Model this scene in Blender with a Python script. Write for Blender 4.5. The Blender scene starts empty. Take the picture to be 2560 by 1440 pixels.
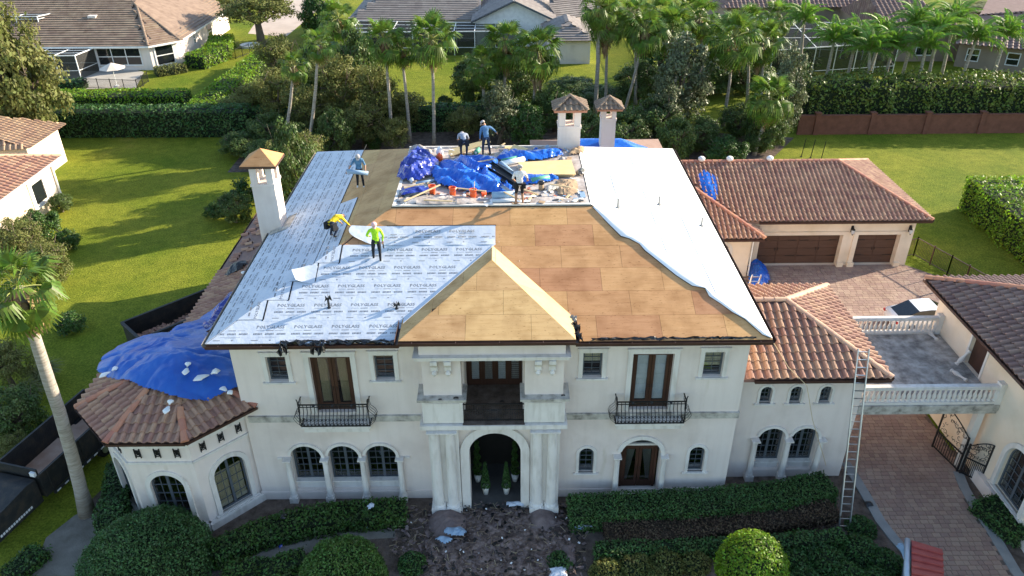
import bpy, bmesh, math, random
import numpy as np
from mathutils import Vector, Matrix, noise
from mathutils.geometry import tessellate_polygon
from math import sin, cos, pi, radians

rnd = random.Random(11)
SC = bpy.context.scene
COL = SC.collection

# ------------------------------------------------------------------ camera
CAM = Vector((0, 0, 25.0))
FPX = 1928.4
_p, _ro, _ya = radians(30.647), radians(-0.357), radians(0.272)
_f = Vector((cos(_p) * sin(_ya), cos(_p) * cos(_ya), -sin(_p)))
_r0 = Vector((cos(_ya), -sin(_ya), 0))
_u0 = _r0.cross(_f)
_R = _r0 * cos(_ro) + _u0 * sin(_ro)
_U = _u0 * cos(_ro) - _r0 * sin(_ro)
cam_d = bpy.data.cameras.new('camera')
cam = bpy.data.objects.new('camera', cam_d)
COL.objects.link(cam)
cam.matrix_world = Matrix(((_R.x, _U.x, -_f.x, CAM.x), (_R.y, _U.y, -_f.y, CAM.y), (_R.z, _U.z, -_f.z, CAM.z), (0, 0, 0, 1)))
cam_d.sensor_width = 36
cam_d.sensor_fit = 'HORIZONTAL'
cam_d.lens = 36 * FPX / 2560
cam_d.clip_end = 3000
SC.camera = cam
# ------------------------------------------------------------------ light
SUN_EL, SUN_AZ = 19.0, 22.5            # azimuth from +x towards +y
w = bpy.data.worlds.new('World')
SC.world = w
w.use_nodes = True
nt = w.node_tree
for n in list(nt.nodes):
    nt.nodes.remove(n)
out = nt.nodes.new('ShaderNodeOutputWorld')
bg = nt.nodes.new('ShaderNodeBackground')
sky = nt.nodes.new('ShaderNodeTexSky')
sky.sky_type = 'NISHITA'
sky.sun_disc = False
sky.sun_elevation = radians(SUN_EL)
sky.sun_rotation = radians(90 - SUN_AZ)
sky.air_density = 1.0
sky.dust_density = 0.6
sky.ozone_density = 1.0
bg.inputs['Strength'].default_value = 0.15
nt.links.new(sky.outputs[0], bg.inputs[0])
nt.links.new(bg.outputs[0], out.inputs[0])
sd = bpy.data.lights.new('sun', 'SUN')
sd.energy = 5.0
sd.angle = radians(0.53)
sd.color = (1.0, 0.87, 0.68)
so = bpy.data.objects.new('sun', sd)
COL.objects.link(so)
SDIR = Vector((cos(radians(SUN_EL)) * cos(radians(SUN_AZ)), cos(radians(SUN_EL)) * sin(radians(SUN_AZ)), sin(radians(SUN_EL))))
so.rotation_euler = SDIR.to_track_quat('Z', 'Y').to_euler()
so.location = (40, 20, 60)
SC.view_settings.view_transform = 'Standard'
SC.view_settings.look = 'None'
SC.view_settings.exposure = 1.35
SC.view_settings.gamma = 1
SC.view_settings.use_curve_mapping = False

# ------------------------------------------------------------------ pixel -> place
def ray(x, y):
    return _f + _R * ((x - 1280) / FPX) - _U * ((y - 720) / FPX)
def pz(x, y, z=0.0):
    d = ray(x, y)
    return CAM + d * ((z - CAM.z) / d.z)
def py(x, y, Y):
    d = ray(x, y)
    return CAM + d * (Y / d.y)
def pplane(x, y, p, n):
    d = ray(x, y)
    return CAM + d * ((Vector(p) - CAM).dot(Vector(n)) / d.dot(Vector(n)))
def phf(x, y, hf, z0=5.5):
    z = z0
    for _ in range(25):
        p = pz(x, y, z)
        z += (hf(p.x, p.y) - z) * .6
    return pz(x, y, z)

# ------------------------------------------------------------------ mesh helpers
V = Vector
def tag(o, label=None, cat=None, group=None, kind=None):
    if label: o['label'] = label
    if cat: o['category'] = cat
    if group: o['group'] = group
    if kind: o['kind'] = kind
    return o
def thing(name, loc, label, cat, group=None, rz=0.0):
    o = bpy.data.objects.new(name, None)
    COL.objects.link(o)
    o.empty_display_size = .3
    o.location = loc
    o.rotation_euler = (0, 0, rz)
    return tag(o, label, cat, group)
def link(name, me, parent=None, world=True):
    o = bpy.data.objects.new(name, me)
    COL.objects.link(o)
    if parent is not None:
        o.parent = parent
        if world:
            m = Matrix.Identity(4)
            q = parent
            chain = []
            while q is not None:
                chain.append(q)
                q = q.parent
            for q in reversed(chain):
                m = m @ q.matrix_parent_inverse @ q.matrix_basis
            o.matrix_parent_inverse = m.inverted()
    return o
class MB:
    def __init__(s):
        s.v = []; s.f = []; s.m = []
    def add(s, vs, fs, mi=0):
        b = len(s.v)
        s.v += [tuple(v) for v in vs]
        for f in fs:
            s.f.append(tuple(i + b for i in f)); s.m.append(mi)
        return s
    def box(s, x0, x1, y0, y1, z0, z1, mi=0):
        return s.add([(x0, y0, z0), (x1, y0, z0), (x1, y1, z0), (x0, y1, z0), (x0, y0, z1), (x1, y0, z1), (x1, y1, z1), (x0, y1, z1)],
                     [(3, 2, 1, 0), (4, 5, 6, 7), (0, 1, 5, 4), (1, 2, 6, 5), (2, 3, 7, 6), (3, 0, 4, 7)], mi)
    def obox(s, c, X, Y, Z, hx, hy, hz, mi=0):
        c, X, Y, Z = V(c), V(X), V(Y), V(Z)
        vs = [c + X * (a * hx) + Y * (b * hy) + Z * (d * hz) for d in (-1, 1) for a, b in ((-1, -1), (1, -1), (1, 1), (-1, 1))]
        return s.add(vs, [(3, 2, 1, 0), (4, 5, 6, 7), (0, 1, 5, 4), (1, 2, 6, 5), (2, 3, 7, 6), (3, 0, 4, 7)], mi)
    def bar(s, a, b, r, up=(0, 0, 1), mi=0, r2=None):
        a, b = V(a), V(b)
        d = (b - a)
        L = d.length
        if L < 1e-6: return s
        d /= L
        u = V(up)
        x = d.cross(u)
        if x.length < 1e-3: x = d.cross(V((1, 0, 0)))
        x.normalize(); y = x.cross(d)
        return s.obox((a + b) / 2, x, y, d, r, r2 or r, L / 2, mi)
    def prism(s, pts, ext, mi=0, cap0=True):
        n = len(pts); e = V(ext)
        P = [V(p) for p in pts]
        fs = [tuple(range(n, 2 * n))] + [(i, (i + 1) % n, n + (i + 1) % n, n + i) for i in range(n)]
        if cap0: fs.append(tuple(reversed(range(n))))
        return s.add(P + [p + e for p in P], fs, mi)
    def tube(s, pts, r, n=6, mi=0, cap=True):
        P = [V(p) for p in pts]
        R = r if isinstance(r, (list, tuple)) else [r] * len(P)
        vs = []; fs = []
        prev = None
        for i, p in enumerate(P):
            d = (P[min(i + 1, len(P) - 1)] - P[max(i - 1, 0)])
            if d.length < 1e-9: d = V((0, 0, 1))
            d.normalize()
            if prev is None:
                x = d.cross(V((0, 0, 1)))
                if x.length < 1e-2: x = d.cross(V((0, 1, 0)))
            else:
                x = prev - d * prev.dot(d)
                if x.length < 1e-4: x = d.cross(V((0, 1, 0)))
            x.normalize(); prev = x
            y = d.cross(x)
            for k in range(n):
                a = 2 * pi * k / n
                vs.append(p + x * (cos(a) * R[i]) + y * (sin(a) * R[i]))
        for i in range(len(P) - 1):
            for k in range(n):
                fs.append((i * n + k, i * n + (k + 1) % n, (i + 1) * n + (k + 1) % n, (i + 1) * n + k))
        if cap:
            fs.append(tuple(reversed(range(n)))); fs.append(tuple(range((len(P) - 1) * n, len(P) * n)))
        return s.add(vs, fs, mi)
    def lathe(s, prof, c, n=12, mi=0, cap=True):
        c = V(c); vs = []; fs = []
        for r, z in prof:
            for k in range(n):
                a = 2 * pi * k / n
                vs.append(c + V((r * cos(a), r * sin(a), z)))
        m = len(prof)
        for i in range(m - 1):
            for k in range(n):
                fs.append((i * n + k, i * n + (k + 1) % n, (i + 1) * n + (k + 1) % n, (i + 1) * n + k))
        if cap:
            fs.append(tuple(reversed(range(n)))); fs.append(tuple(range((m - 1) * n, m * n)))
        return s.add(vs, fs, mi)
    def mesh(s, name, mats, smooth=False):
        me = bpy.data.meshes.new(name)
        me.from_pydata(s.v, [], s.f)
        if not isinstance(mats, (list, tuple)): mats = [mats]
        for m in mats: me.materials.append(M[m] if isinstance(m, str) else m)
        if any(s.m): me.polygons.foreach_set('material_index', s.m)
        if smooth: me.polygons.foreach_set('use_smooth', [True] * len(me.polygons))
        me.update()
        return me
    def build(s, name, mats, parent=None, smooth=False, world=True):
        return link(name, s.mesh(name, mats, smooth), parent, world)

class Fr:
    """wall frame: a along the wall, b up, c outwards"""
    def __init__(s, O, X, Z=(0, 0, 1)):
        s.O = V(O); s.X = V(X).normalized(); s.Z = V(Z).normalized(); s.N = s.X.cross(s.Z)
    def to(s, a, b, c=0.0):
        return s.O + s.X * a + s.Z * b + s.N * c
    def ab(s, x, y):
        p = pplane(x, y, s.O, s.N) - s.O
        return p.dot(s.X), p.dot(s.Z)
def clip(poly, reg):
    """convex clip of 2D poly by convex ccw region"""
    out_ = list(poly)
    n = len(reg)
    for i in range(n):
        x0, y0 = reg[i]; x1, y1 = reg[(i + 1) % n]
        inp = out_; out_ = []
        if not inp: return []
        def sd_(p): return (x1 - x0) * (p[1] - y0) - (y1 - y0) * (p[0] - x0)
        for j in range(len(inp)):
            a = inp[j]; b = inp[(j + 1) % len(inp)]
            da, db = sd_(a), sd_(b)
            if da >= 0: out_.append(a)
            if (da >= 0) != (db >= 0):
                t = da / (da - db)
                out_.append((a[0] + (b[0] - a[0]) * t, a[1] + (b[1] - a[1]) * t))
    return out_
def inside(p, poly):
    c = False; n = len(poly); x, y = p
    for i in range(n):
        x0, y0 = poly[i]; x1, y1 = poly[(i + 1) % n]
        if (y0 > y) != (y1 > y) and x < (x1 - x0) * (y - y0) / (y1 - y0) + x0: c = not c
    return c
def arch(a0, a1, b0, bs, n=14, rise=None):
    """ccw outline: box from b0 to bs topped with an arch"""
    r = (a1 - a0) / 2; c = (a0 + a1) / 2; h = r if rise is None else rise
    return [(a0, b0), (a1, b0)] + [(c + r * cos(pi * k / n), bs + h * sin(pi * k / n)) for k in range(n + 1)]
def wall_holes(mb, fr, outer, holes, depth=.28, mi=0):
    loops = [[V((x, y, 0)) for x, y in outer]] + [[V((x, y, 0)) for x, y in h] for h in holes]
    tri = tessellate_polygon(loops)
    flat = [p for l in loops for p in l]
    vs = [fr.to(p.x, p.y) for p in flat]
    fs = []
    for t in tri:
        a, b, c = [flat[i] for i in t]
        s_ = (b.x - a.x) * (c.y - a.y) - (b.y - a.y) * (c.x - a.x)
        if abs(s_) < 1e-9: continue
        fs.append(tuple(t) if s_ > 0 else tuple(reversed(t)))
    mb.add(vs, fs, mi)
    for h in holes:
        n = len(h)
        mb.add([fr.to(x, y) for x, y in h] + [fr.to(x, y, -depth) for x, y in h], [(i, n + i, n + (i + 1) % n, (i + 1) % n) for i in range(n)], mi)
def band(mb, fr, inner, outer, c0, c1, closed=False, mi=0):
    n = len(inner)
    vs = [fr.to(*p, c) for c in (c0, c1) for p in inner] + [fr.to(*p, c) for c in (c0, c1) for p in outer]
    I0, I1, O0, O1 = 0, n, 2 * n, 3 * n
    fs = []
    for i in range(n if closed else n - 1):
        j = (i + 1) % n
        fs += [(I1 + i, O1 + i, O1 + j, I1 + j), (O0 + i, O0 + j, O1 + j, O1 + i), (I0 + i, I1 + i, I1 + j, I0 + j)]
    if not closed:
        fs += [(I0, O0, O1, I1), (I0 + n - 1, I1 + n - 1, O1 + n - 1, O0 + n - 1)]
    mb.add(vs, fs, mi)
def inset(poly, d):
    n = len(poly); o = []
    for i in range(n):
        p0, p1, p2 = V((*poly[i - 1], 0)), V((*poly[i], 0)), V((*poly[(i + 1) % n], 0))
        e1, e2 = (p1 - p0), (p2 - p1)
        if e1.length < 1e-9 or e2.length < 1e-9: o.append(poly[i]); continue
        e1.normalize(); e2.normalize()
        n1, n2 = V((-e1.y, e1.x, 0)), V((-e2.y, e2.x, 0))
        b = n1 + n2
        k = 1 + n1.dot(n2)
        q = p1 + b * (d / max(k, .25))
        o.append((q.x, q.y))
    return o

# ------------------------------------------------------------------ materials
M = {}
def mat(name, cols, rough=.7, scale=2.0, detail=4.0, bump=0.0, bscale=None, rand=0.0, spec=.3, metal=0.0, aniso=None, pos=None, trans=0.0, coat=0.0, over=None):
    m = bpy.data.materials.new(name); m.use_nodes = True
    t = m.node_tree; b = t.nodes['Principled BSDF']
    b.inputs['Roughness'].default_value = rough
    b.inputs['Specular IOR Level'].default_value = spec
    b.inputs['Metallic'].default_value = metal
    b.inputs['Coat Weight'].default_value = coat
    if not isinstance(cols, list): cols = [cols]
    tc = t.nodes.new('ShaderNodeTexCoord')
    src = tc.outputs['Object']
    if aniso:
        mp = t.nodes.new('ShaderNodeMapping'); mp.inputs['Scale'].default_value = aniso
        t.links.new(src, mp.inputs[0]); src = mp.outputs[0]
    nz = t.nodes.new('ShaderNodeTexNoise'); nz.inputs['Scale'].default_value = scale; nz.inputs['Detail'].default_value = detail; nz.inputs['Roughness'].default_value = .6
    t.links.new(src, nz.inputs['Vector'])
    rp = t.nodes.new('ShaderNodeValToRGB')
    el = rp.color_ramp.elements
    k = len(cols)
    lo, hi = .3, .7
    if k == 1:
        c = cols[0]; cols = [tuple(x * .88 for x in c[:3]), tuple(min(1, x * 1.1) for x in c[:3])]; k = 2
    while len(el) < k: el.new(.5)
    for i, c in enumerate(cols):
        el[i].position = pos[i] if pos else lo + (hi - lo) * i / (k - 1)
        el[i].color = (*c[:3], 1)
    t.links.new(nz.outputs['Fac'], rp.inputs[0])
    csock = rp.outputs[0]
    if over:
        # second layer of wear: (scale, stretch, colour factor, threshold low, threshold high)
        for osc, ost, ofac, olo, ohi in over:
            mp2 = t.nodes.new('ShaderNodeMapping'); mp2.inputs['Scale'].default_value = ost; t.links.new(tc.outputs['Object'], mp2.inputs[0])
            n3 = t.nodes.new('ShaderNodeTexNoise'); n3.inputs['Scale'].default_value = osc; n3.inputs['Detail'].default_value = 5; t.links.new(mp2.outputs[0], n3.inputs['Vector'])
            r3 = t.nodes.new('ShaderNodeValToRGB'); r3.color_ramp.elements[0].position = olo; r3.color_ramp.elements[0].color = (*ofac, 1); r3.color_ramp.elements[1].position = ohi; r3.color_ramp.elements[1].color = (1, 1, 1, 1)
            t.links.new(n3.outputs['Fac'], r3.inputs[0])
            mx3 = t.nodes.new('ShaderNodeMix'); mx3.data_type = 'RGBA'; mx3.blend_type = 'MULTIPLY'; mx3.inputs[0].default_value = 1
            t.links.new(csock, mx3.inputs[6]); t.links.new(r3.outputs[0], mx3.inputs[7]); csock = mx3.outputs[2]
    if rand:
        g = t.nodes.new('ShaderNodeNewGeometry'); oi = t.nodes.new('ShaderNodeObjectInfo')
        ad = t.nodes.new('ShaderNodeMath'); ad.operation = 'ADD'
        t.links.new(g.outputs['Random Per Island'], ad.inputs[0]); t.links.new(oi.outputs['Random'], ad.inputs[1])
        fr_ = t.nodes.new('ShaderNodeMath'); fr_.operation = 'FRACT'; t.links.new(ad.outputs[0], fr_.inputs[0])
        mr = t.nodes.new('ShaderNodeMapRange'); mr.inputs['To Min'].default_value = 1 - rand; mr.inputs['To Max'].default_value = 1 + rand
        t.links.new(fr_.outputs[0], mr.inputs['Value'])
        hs = t.nodes.new('ShaderNodeHueSaturation')
        t.links.new(mr.outputs[0], hs.inputs['Value']); t.links.new(csock, hs.inputs['Color'])
        m2 = t.nodes.new('ShaderNodeMath'); m2.operation = 'MULTIPLY_ADD'; m2.inputs[1].default_value = .05 * min(1, rand * 3); m2.inputs[2].default_value = .5 - .025 * min(1, rand * 3)
        t.links.new(fr_.outputs[0], m2.inputs[0]); t.links.new(m2.outputs[0], hs.inputs['Hue'])
        csock = hs.outputs[0]
    t.links.new(csock, b.inputs['Base Color'])
    if bump:
        n2 = t.nodes.new('ShaderNodeTexNoise'); n2.inputs['Scale'].default_value = bscale or scale * 4; n2.inputs['Detail'].default_value = 3
        t.links.new(src, n2.inputs['Vector'])
        bp = t.nodes.new('ShaderNodeBump'); bp.inputs['Strength'].default_value = min(1, bump); bp.inputs['Distance'].default_value = .05
        t.links.new(n2.outputs['Fac'], bp.inputs['Height']); t.links.new(bp.outputs[0], b.inputs['Normal'])
    if trans:
        # thin leaf: part of the light goes through
        tr = t.nodes.new('ShaderNodeBsdfTranslucent'); mx = t.nodes.new('ShaderNodeMixShader'); mx.inputs[0].default_value = trans
        t.links.new(csock, tr.inputs['Color'])
        o_ = t.nodes['Material Output']
        t.links.new(b.outputs[0], mx.inputs[1]); t.links.new(tr.outputs[0], mx.inputs[2]); t.links.new(mx.outputs[0], o_.inputs['Surface'])
    M[name] = m
    return m
def glass(name, tint, mixf, rough=.03):
    m = bpy.data.materials.new(name); m.use_nodes = True
    t = m.node_tree
    for n in list(t.nodes): t.nodes.remove(n)
    o_ = t.nodes.new('ShaderNodeOutputMaterial'); tr = t.nodes.new('ShaderNodeBsdfTransparent'); gl = t.nodes.new('ShaderNodeBsdfGlossy'); mx = t.nodes.new('ShaderNodeMixShader')
    tr.inputs[0].default_value = (*tint, 1); gl.inputs['Roughness'].default_value = rough; gl.inputs[0].default_value = (.9, .9, .9, 1)
    mx.inputs[0].default_value = mixf
    t.links.new(tr.outputs[0], mx.inputs[1]); t.links.new(gl.outputs[0], mx.inputs[2]); t.links.new(mx.outputs[0], o_.inputs[0])
    M[name] = m
glass('pane', (.90, .92, .93), .10)
glass('screen', (.42, .43, .42), .04, .6)
mat('stucco', [(.67, .58, .525), (.75, .66, .60), (.78, .695, .635)], .9, .55, 5, .15, 40, spec=.1, over=[(1.0, (3.2, 3.2, .22), (.95, .945, .94), .34, .50), (.35, (1, 1, 1), (.95, .95, .94), .35, .6), (.9, (1.5, 1.5, .4), (.85, .84, .76), .24, .33)])
mat('stucco_tan', [(.70, .57, .42), (.80, .67, .52), (.83, .71, .57)], .9, .5, 5, .15, 40, spec=.1)
mat('stucco_shade', [(.26, .20, .15), (.34, .27, .20)], .9, .6, 5)  # darker copy of the tan stucco, shade put into the colour
mat('trim', [(.64, .60, .55), (.76, .72, .67)], .85, .8, 5, .1, 30, spec=.15, over=[(2.2, (2, 2, .4), (.86, .85, .83), .34, .5)])
mat('stone_worn', [(.16, .15, .13), (.45, .42, .37), (.62, .59, .53)], .9, 2.2, 6, .2, 25, spec=.1)
mat('gutter', [(.055, .028, .02), (.085, .042, .03)], .45, 3, spec=.5)
mat('gutter_old', [(.30, .27, .22), (.20, .17, .14)], .5, 3, spec=.4)
mat('roof_under', [(.10, .06, .03), (.16, .10, .05)], .9)
PLY_OVER = [(9.0, (.7, 2.2, 2.2), (.55, .50, .45), .30, .36), (1.1, (1, 1, 1), (.78, .74, .70), .34, .56), (26.0, (1, 1, 1), (.62, .58, .55), .27, .33)]
mat('plywood', [(.42, .215, .096), (.515, .275, .128), (.565, .315, .155)], .75, 2.6, 9, .10, 30, rand=.13, spec=.15, aniso=(.4, 3.4, 3.4), pos=[.26, .45, .75], over=PLY_OVER)
mat('plywood_tan', [(.46, .275, .118), (.55, .345, .16), (.60, .39, .19)], .75, 2.6, 9, .10, 30, rand=.07, spec=.15, aniso=(.4, 3.4, 3.4), pos=[.26, .45, .75], over=PLY_OVER)
mat('plywood_pale', [(.66, .47, .22), (.72, .53, .27)], .7, 2, 5, rand=.08)
mat('membrane', [(.47, .52, .60), (.57, .62, .69)], .55, .8, 4, .6, 2.2, spec=.35)
mat('membrane_white', [(.80, .80, .79), (.87, .87, .86)], .6, .6, 3, .12, 3, spec=.3)
mat('print_grey', (.20, .21, .23), .7)
mat('black_edge', (.012, .012, .014), .6)
mat('black_plastic', [(.008, .008, .009), (.02, .02, .022)], .28, 3, bump=.6, bscale=9, spec=.6)
mat('tarp_blue', [(.004, .085, .46), (.010, .14, .60)], .24, 1.5, 4, .35, 5, spec=.7)
mat('tarp_pale', [(.012, .08, .40), (.025, .125, .47), (.09, .22, .52)], .42, .5, 6, .6, 4, spec=.45, pos=[.3, .55, .78])
mat('tarp_navy', [(.010, .02, .22), (.02, .045, .34)], .22, 2, 4, .35, 5, spec=.7)
mat('white_sheet', [(.24, .20, .18), (.44, .38, .34), (.62, .58, .55)], .7, 1.6, 7, .3, 6)
mat('tile', [(.30, .165, .115), (.40, .235, .165), (.46, .285, .20)], .75, 1.2, 5, .2, 25, rand=.16, spec=.25)
mat('tile_brown', [(.20, .125, .10), (.27, .175, .145)], .7, 1.2, 5, .2, 25, rand=.16, spec=.25)
mat('tile_pale', [(.34, .22, .145), (.44, .30, .20)], .75, 1.2, 5, .2, 25, rand=.12, spec=.2)
mat('ridge', [(.40, .17, .105), (.50, .23, .15)], .75, 1.5, 5, .15, 20, rand=.12)
mat('ridge_pale', [(.50, .30, .20), (.58, .37, .26)], .75, 1.5, 5, .15, 20, rand=.1)
mat('flat_tile', [(.19, .135, .098), (.265, .195, .145), (.32, .24, .175)], .8, 1.1, 5, .15, 20, rand=.1, spec=.15)
mat('flat_tile_grey', [(.22, .19, .175), (.30, .265, .24)], .8, 1.1, 5, .15, 20, rand=.1, spec=.15)
mat('win_frame', (.085, .10, .115), .5, 3, spec=.4)
mat('white_paint', (.78, .78, .76), .5, 2, spec=.4)
mat('door_wood', [(.05, .022, .014), (.075, .034, .022)], .45, 2, aniso=(6, 6, .6), spec=.4)
mat('garage_door', [(.085, .045, .03), (.11, .06, .042)], .5, 1.5, aniso=(1, 1, 5), spec=.35)
mat('curtain', [(.50, .43, .26), (.75, .68, .48)], .9, 3, aniso=(14, 14, .5))
mat('curtain_grey', [(.30, .28, .25), (.44, .42, .38)], .9, 3, aniso=(14, 14, .5))
mat('blind', (.62, .64, .64), .8)
mat('iron', (.012, .012, .013), .5, spec=.4)
mat('unlit_interior', (.02, .018, .016), .9)  # near-black: the darkness of unlit rooms painted as a colour
mat('bark', [(.10, .075, .055), (.19, .15, .115)], .9, 4, 5, .5, 18, aniso=(1, 1, .3))
mat('palm_trunk', [(.22, .19, .155), (.34, .30, .255), (.42, .38, .33)], .9, 2.0, 5, .5, 10, aniso=(1, 1, 6))
mat('palm_dead', [(.17, .10, .05), (.30, .20, .105), (.38, .27, .16)], .9, 3, rand=.25, trans=.15)
mat('palm_leaf', [(.08, .15, .02), (.15, .23, .03)], .45, 2, rand=.3, spec=.4, trans=.42)
mat('palm_stalk', (.20, .22, .06), .6)
mat('queen_leaf', [(.09, .20, .022), (.16, .28, .03)], .45, 2, rand=.3, spec=.45, trans=.35)
mat('leaf_dark', [(.042, .098, .024), (.076, .155, .036)], .5, 1.2, rand=.45, spec=.4, trans=.25)
mat('leaf_mid', [(.04, .09, .016), (.075, .145, .025)], .5, 1.0, rand=.45, spec=.4, trans=.28)
mat('leaf_bright', [(.13, .24, .012), (.22, .34, .02)], .5, 1.2, rand=.4, spec=.4, trans=.45)
mat('leaf_hedge', [(.06, .10, .015), (.12, .17, .025), (.20, .21, .04)], .5, .8, rand=.45, spec=.35, trans=.28)
mat('leaf_tree', [(.06, .105, .026), (.11, .16, .04), (.17, .205, .06)], .5, .9, rand=.45, spec=.4, trans=.38)
mat('leaf_dome', [(.055, .12, .035), (.085, .165, .048)], .5, 1.2, rand=.4, spec=.4, trans=.25)
mat('leaf_dome_mid', [(.075, .15, .028), (.12, .21, .04)], .5, 1.2, rand=.4, spec=.4, trans=.25)
mat('leaf_olive', [(.10, .12, .032), (.17, .18, .05), (.23, .225, .08)], .6, 1.0, rand=.4, spec=.25, trans=.36)
mat('leaf_grey', [(.085, .11, .05), (.15, .17, .085)], .5, 1.0, rand=.5, spec=.4, trans=.3)
mat('leaf_brown', [(.075, .052, .034), (.12, .085, .058)], .8, 1.5, rand=.4, spec=.1, trans=.1)
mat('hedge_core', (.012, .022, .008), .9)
mat('core_brown', (.03, .022, .014), .9)
mat('mulch', [(.07, .053, .043), (.13, .10, .082), (.19, .15, .125)], .95, 2.5, 7, .6, 18, spec=.05)
mat('sand', [(.16, .145, .12), (.26, .24, .205)], .95, 1.5, 7, .4, 15, spec=.05)
mat('debris_dirt', [(.05, .037, .032), (.145, .105, .09), (.34, .26, .23)], .95, 3.5, 8, .7, 16, spec=.1)
mat('concrete', [(.36, .33, .29), (.48, .45, .40)], .9, .5, 6, .1, 20, spec=.1)
mat('concrete_pink', [(.44, .36, .30), (.55, .46, .39)], .9, .4, 6, .1, 20, spec=.1)
mat('porch_shade', [(.07, .068, .066), (.11, .105, .10)], .6, 1.5, 6)  # dark grey that paints the entry shade on the porch floor
mat('kerb', [(.24, .25, .25), (.34, .34, .33)], .9, 1.5, 6, .15, 20, spec=.1)
mat('balcony_floor', [(.17, .155, .14), (.34, .315, .285), (.52, .49, .45)], .9, 2.2, 9, .2, 15, spec=.1, pos=[.32, .5, .68])
mat('paver', [(.28, .19, .15), (.35, .245, .195), (.40, .29, .235)], .85, .5, 5, .2, 20, rand=.13, spec=.15)
mat('paver_joint', [(.12, .09, .075), (.18, .14, .115)], .95, 2)
mat('brickwall', [(.14, .062, .042), (.20, .088, .06)], .9, 2, 5, .25, 14, spec=.1)
mat('asphalt', (.06, .06, .06), .9, 2)
mat('metal_black', [(.012, .013, .014), (.022, .022, .022), (.05, .038, .028)], .6, 2.5, 7, bump=.3, spec=.4)
mat('dump_floor', [(.30, .16, .10), (.50, .36, .28)], .8, .8, 6, .2, 9)
mat('rubber', (.012, .012, .012), .8)
mat('alu', (.55, .56, .57), .35, 4, metal=.85, spec=.5)
mat('car_white', (.80, .80, .80), .25, 1, spec=.5, coat=.7)
mat('car_dark', (.05, .055, .06), .25, 1, spec=.5, coat=.7)
mat('car_glass', (.012, .015, .018), .06, 1, spec=.7)
mat('lamp_red', (.45, .02, .015), .3)
mat('orange', [(.80, .11, .03), (.90, .16, .05)], .45, 2)
mat('roll_blue', [(.22, .33, .46), (.30, .42, .55)], .5, 3)
mat('roll_green', (.10, .36, .26), .5)
mat('white_plastic', (.80, .80, .78), .45)
mat('cardboard', [(.30, .20, .12), (.42, .30, .19)], .85, 3)
mat('lumber', [(.48, .36, .20), (.60, .47, .29)], .8, 4)
mat('terracotta', [(.40, .13, .08), (.52, .20, .13)], .75, 3, bump=.2)
mat('red_tile', [(.36, .075, .06), (.45, .11, .085)], .6, 3, 5, .25, 12, rand=.08)
mat('wrap', (.40, .46, .52), .2, 2, bump=.5, bscale=6, spec=.6)
mat('tearoff', [(.12, .09, .085), (.21, .16, .152)], .8, 2.5, 6, .5, 8, spec=.2)
mat('skin', (.36, .20, .13), .6)
mat('cloth_blue', [(.05, .13, .24), (.12, .26, .42)], .85, 9, bump=.8, bscale=14)
mat('cloth_denim_shirt', [(.06, .15, .30), (.10, .21, .38)], .85, 5, bump=.3)
mat('cloth_yellow', [(.60, .40, .01), (.92, .68, .03)], .8, 9, bump=.8, bscale=14)
mat('cloth_lime', [(.28, .60, .015), (.50, .90, .04)], .8, 9, bump=.8, bscale=14)
mat('cloth_white', [(.58, .58, .60), (.82, .82, .84)], .85, 9, bump=.8, bscale=14)
mat('cloth_grey', (.26, .30, .38), .85, 5, bump=.2)
mat('cloth_dark', (.018, .020, .026), .9, 5, bump=.2)
mat('cloth_navy', (.025, .035, .065), .9, 5, bump=.2)
mat('cap_grey', (.38, .36, .36), .85)
mat('cap_pink', (.66, .42, .42), .85)
mat('hair', (.02, .014, .01), .8)
mat('hair_brown', (.16, .075, .03), .8)
mat('boots', (.10, .07, .03), .8)
mat('shoes_white', (.6, .6, .58), .7)
mat('canvas_beige', (.62, .54, .46), .85)
mat('lamp_glass', (.55, .58, .60), .15, 1, spec=.6)
mat('grass_plant', [(.10, .12, .04), (.18, .18, .07)], .7, 1, rand=.3, trans=.2)
mat('wood_splint', [(.18, .13, .085), (.34, .26, .18)], .9, 3, rand=.35)
mat('sign_blue', (.01, .03, .45), .6)
mat('letter_yellow', (.55, .42, .08), .6)
mat('letter_white', (.7, .7, .7), .6)
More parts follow.
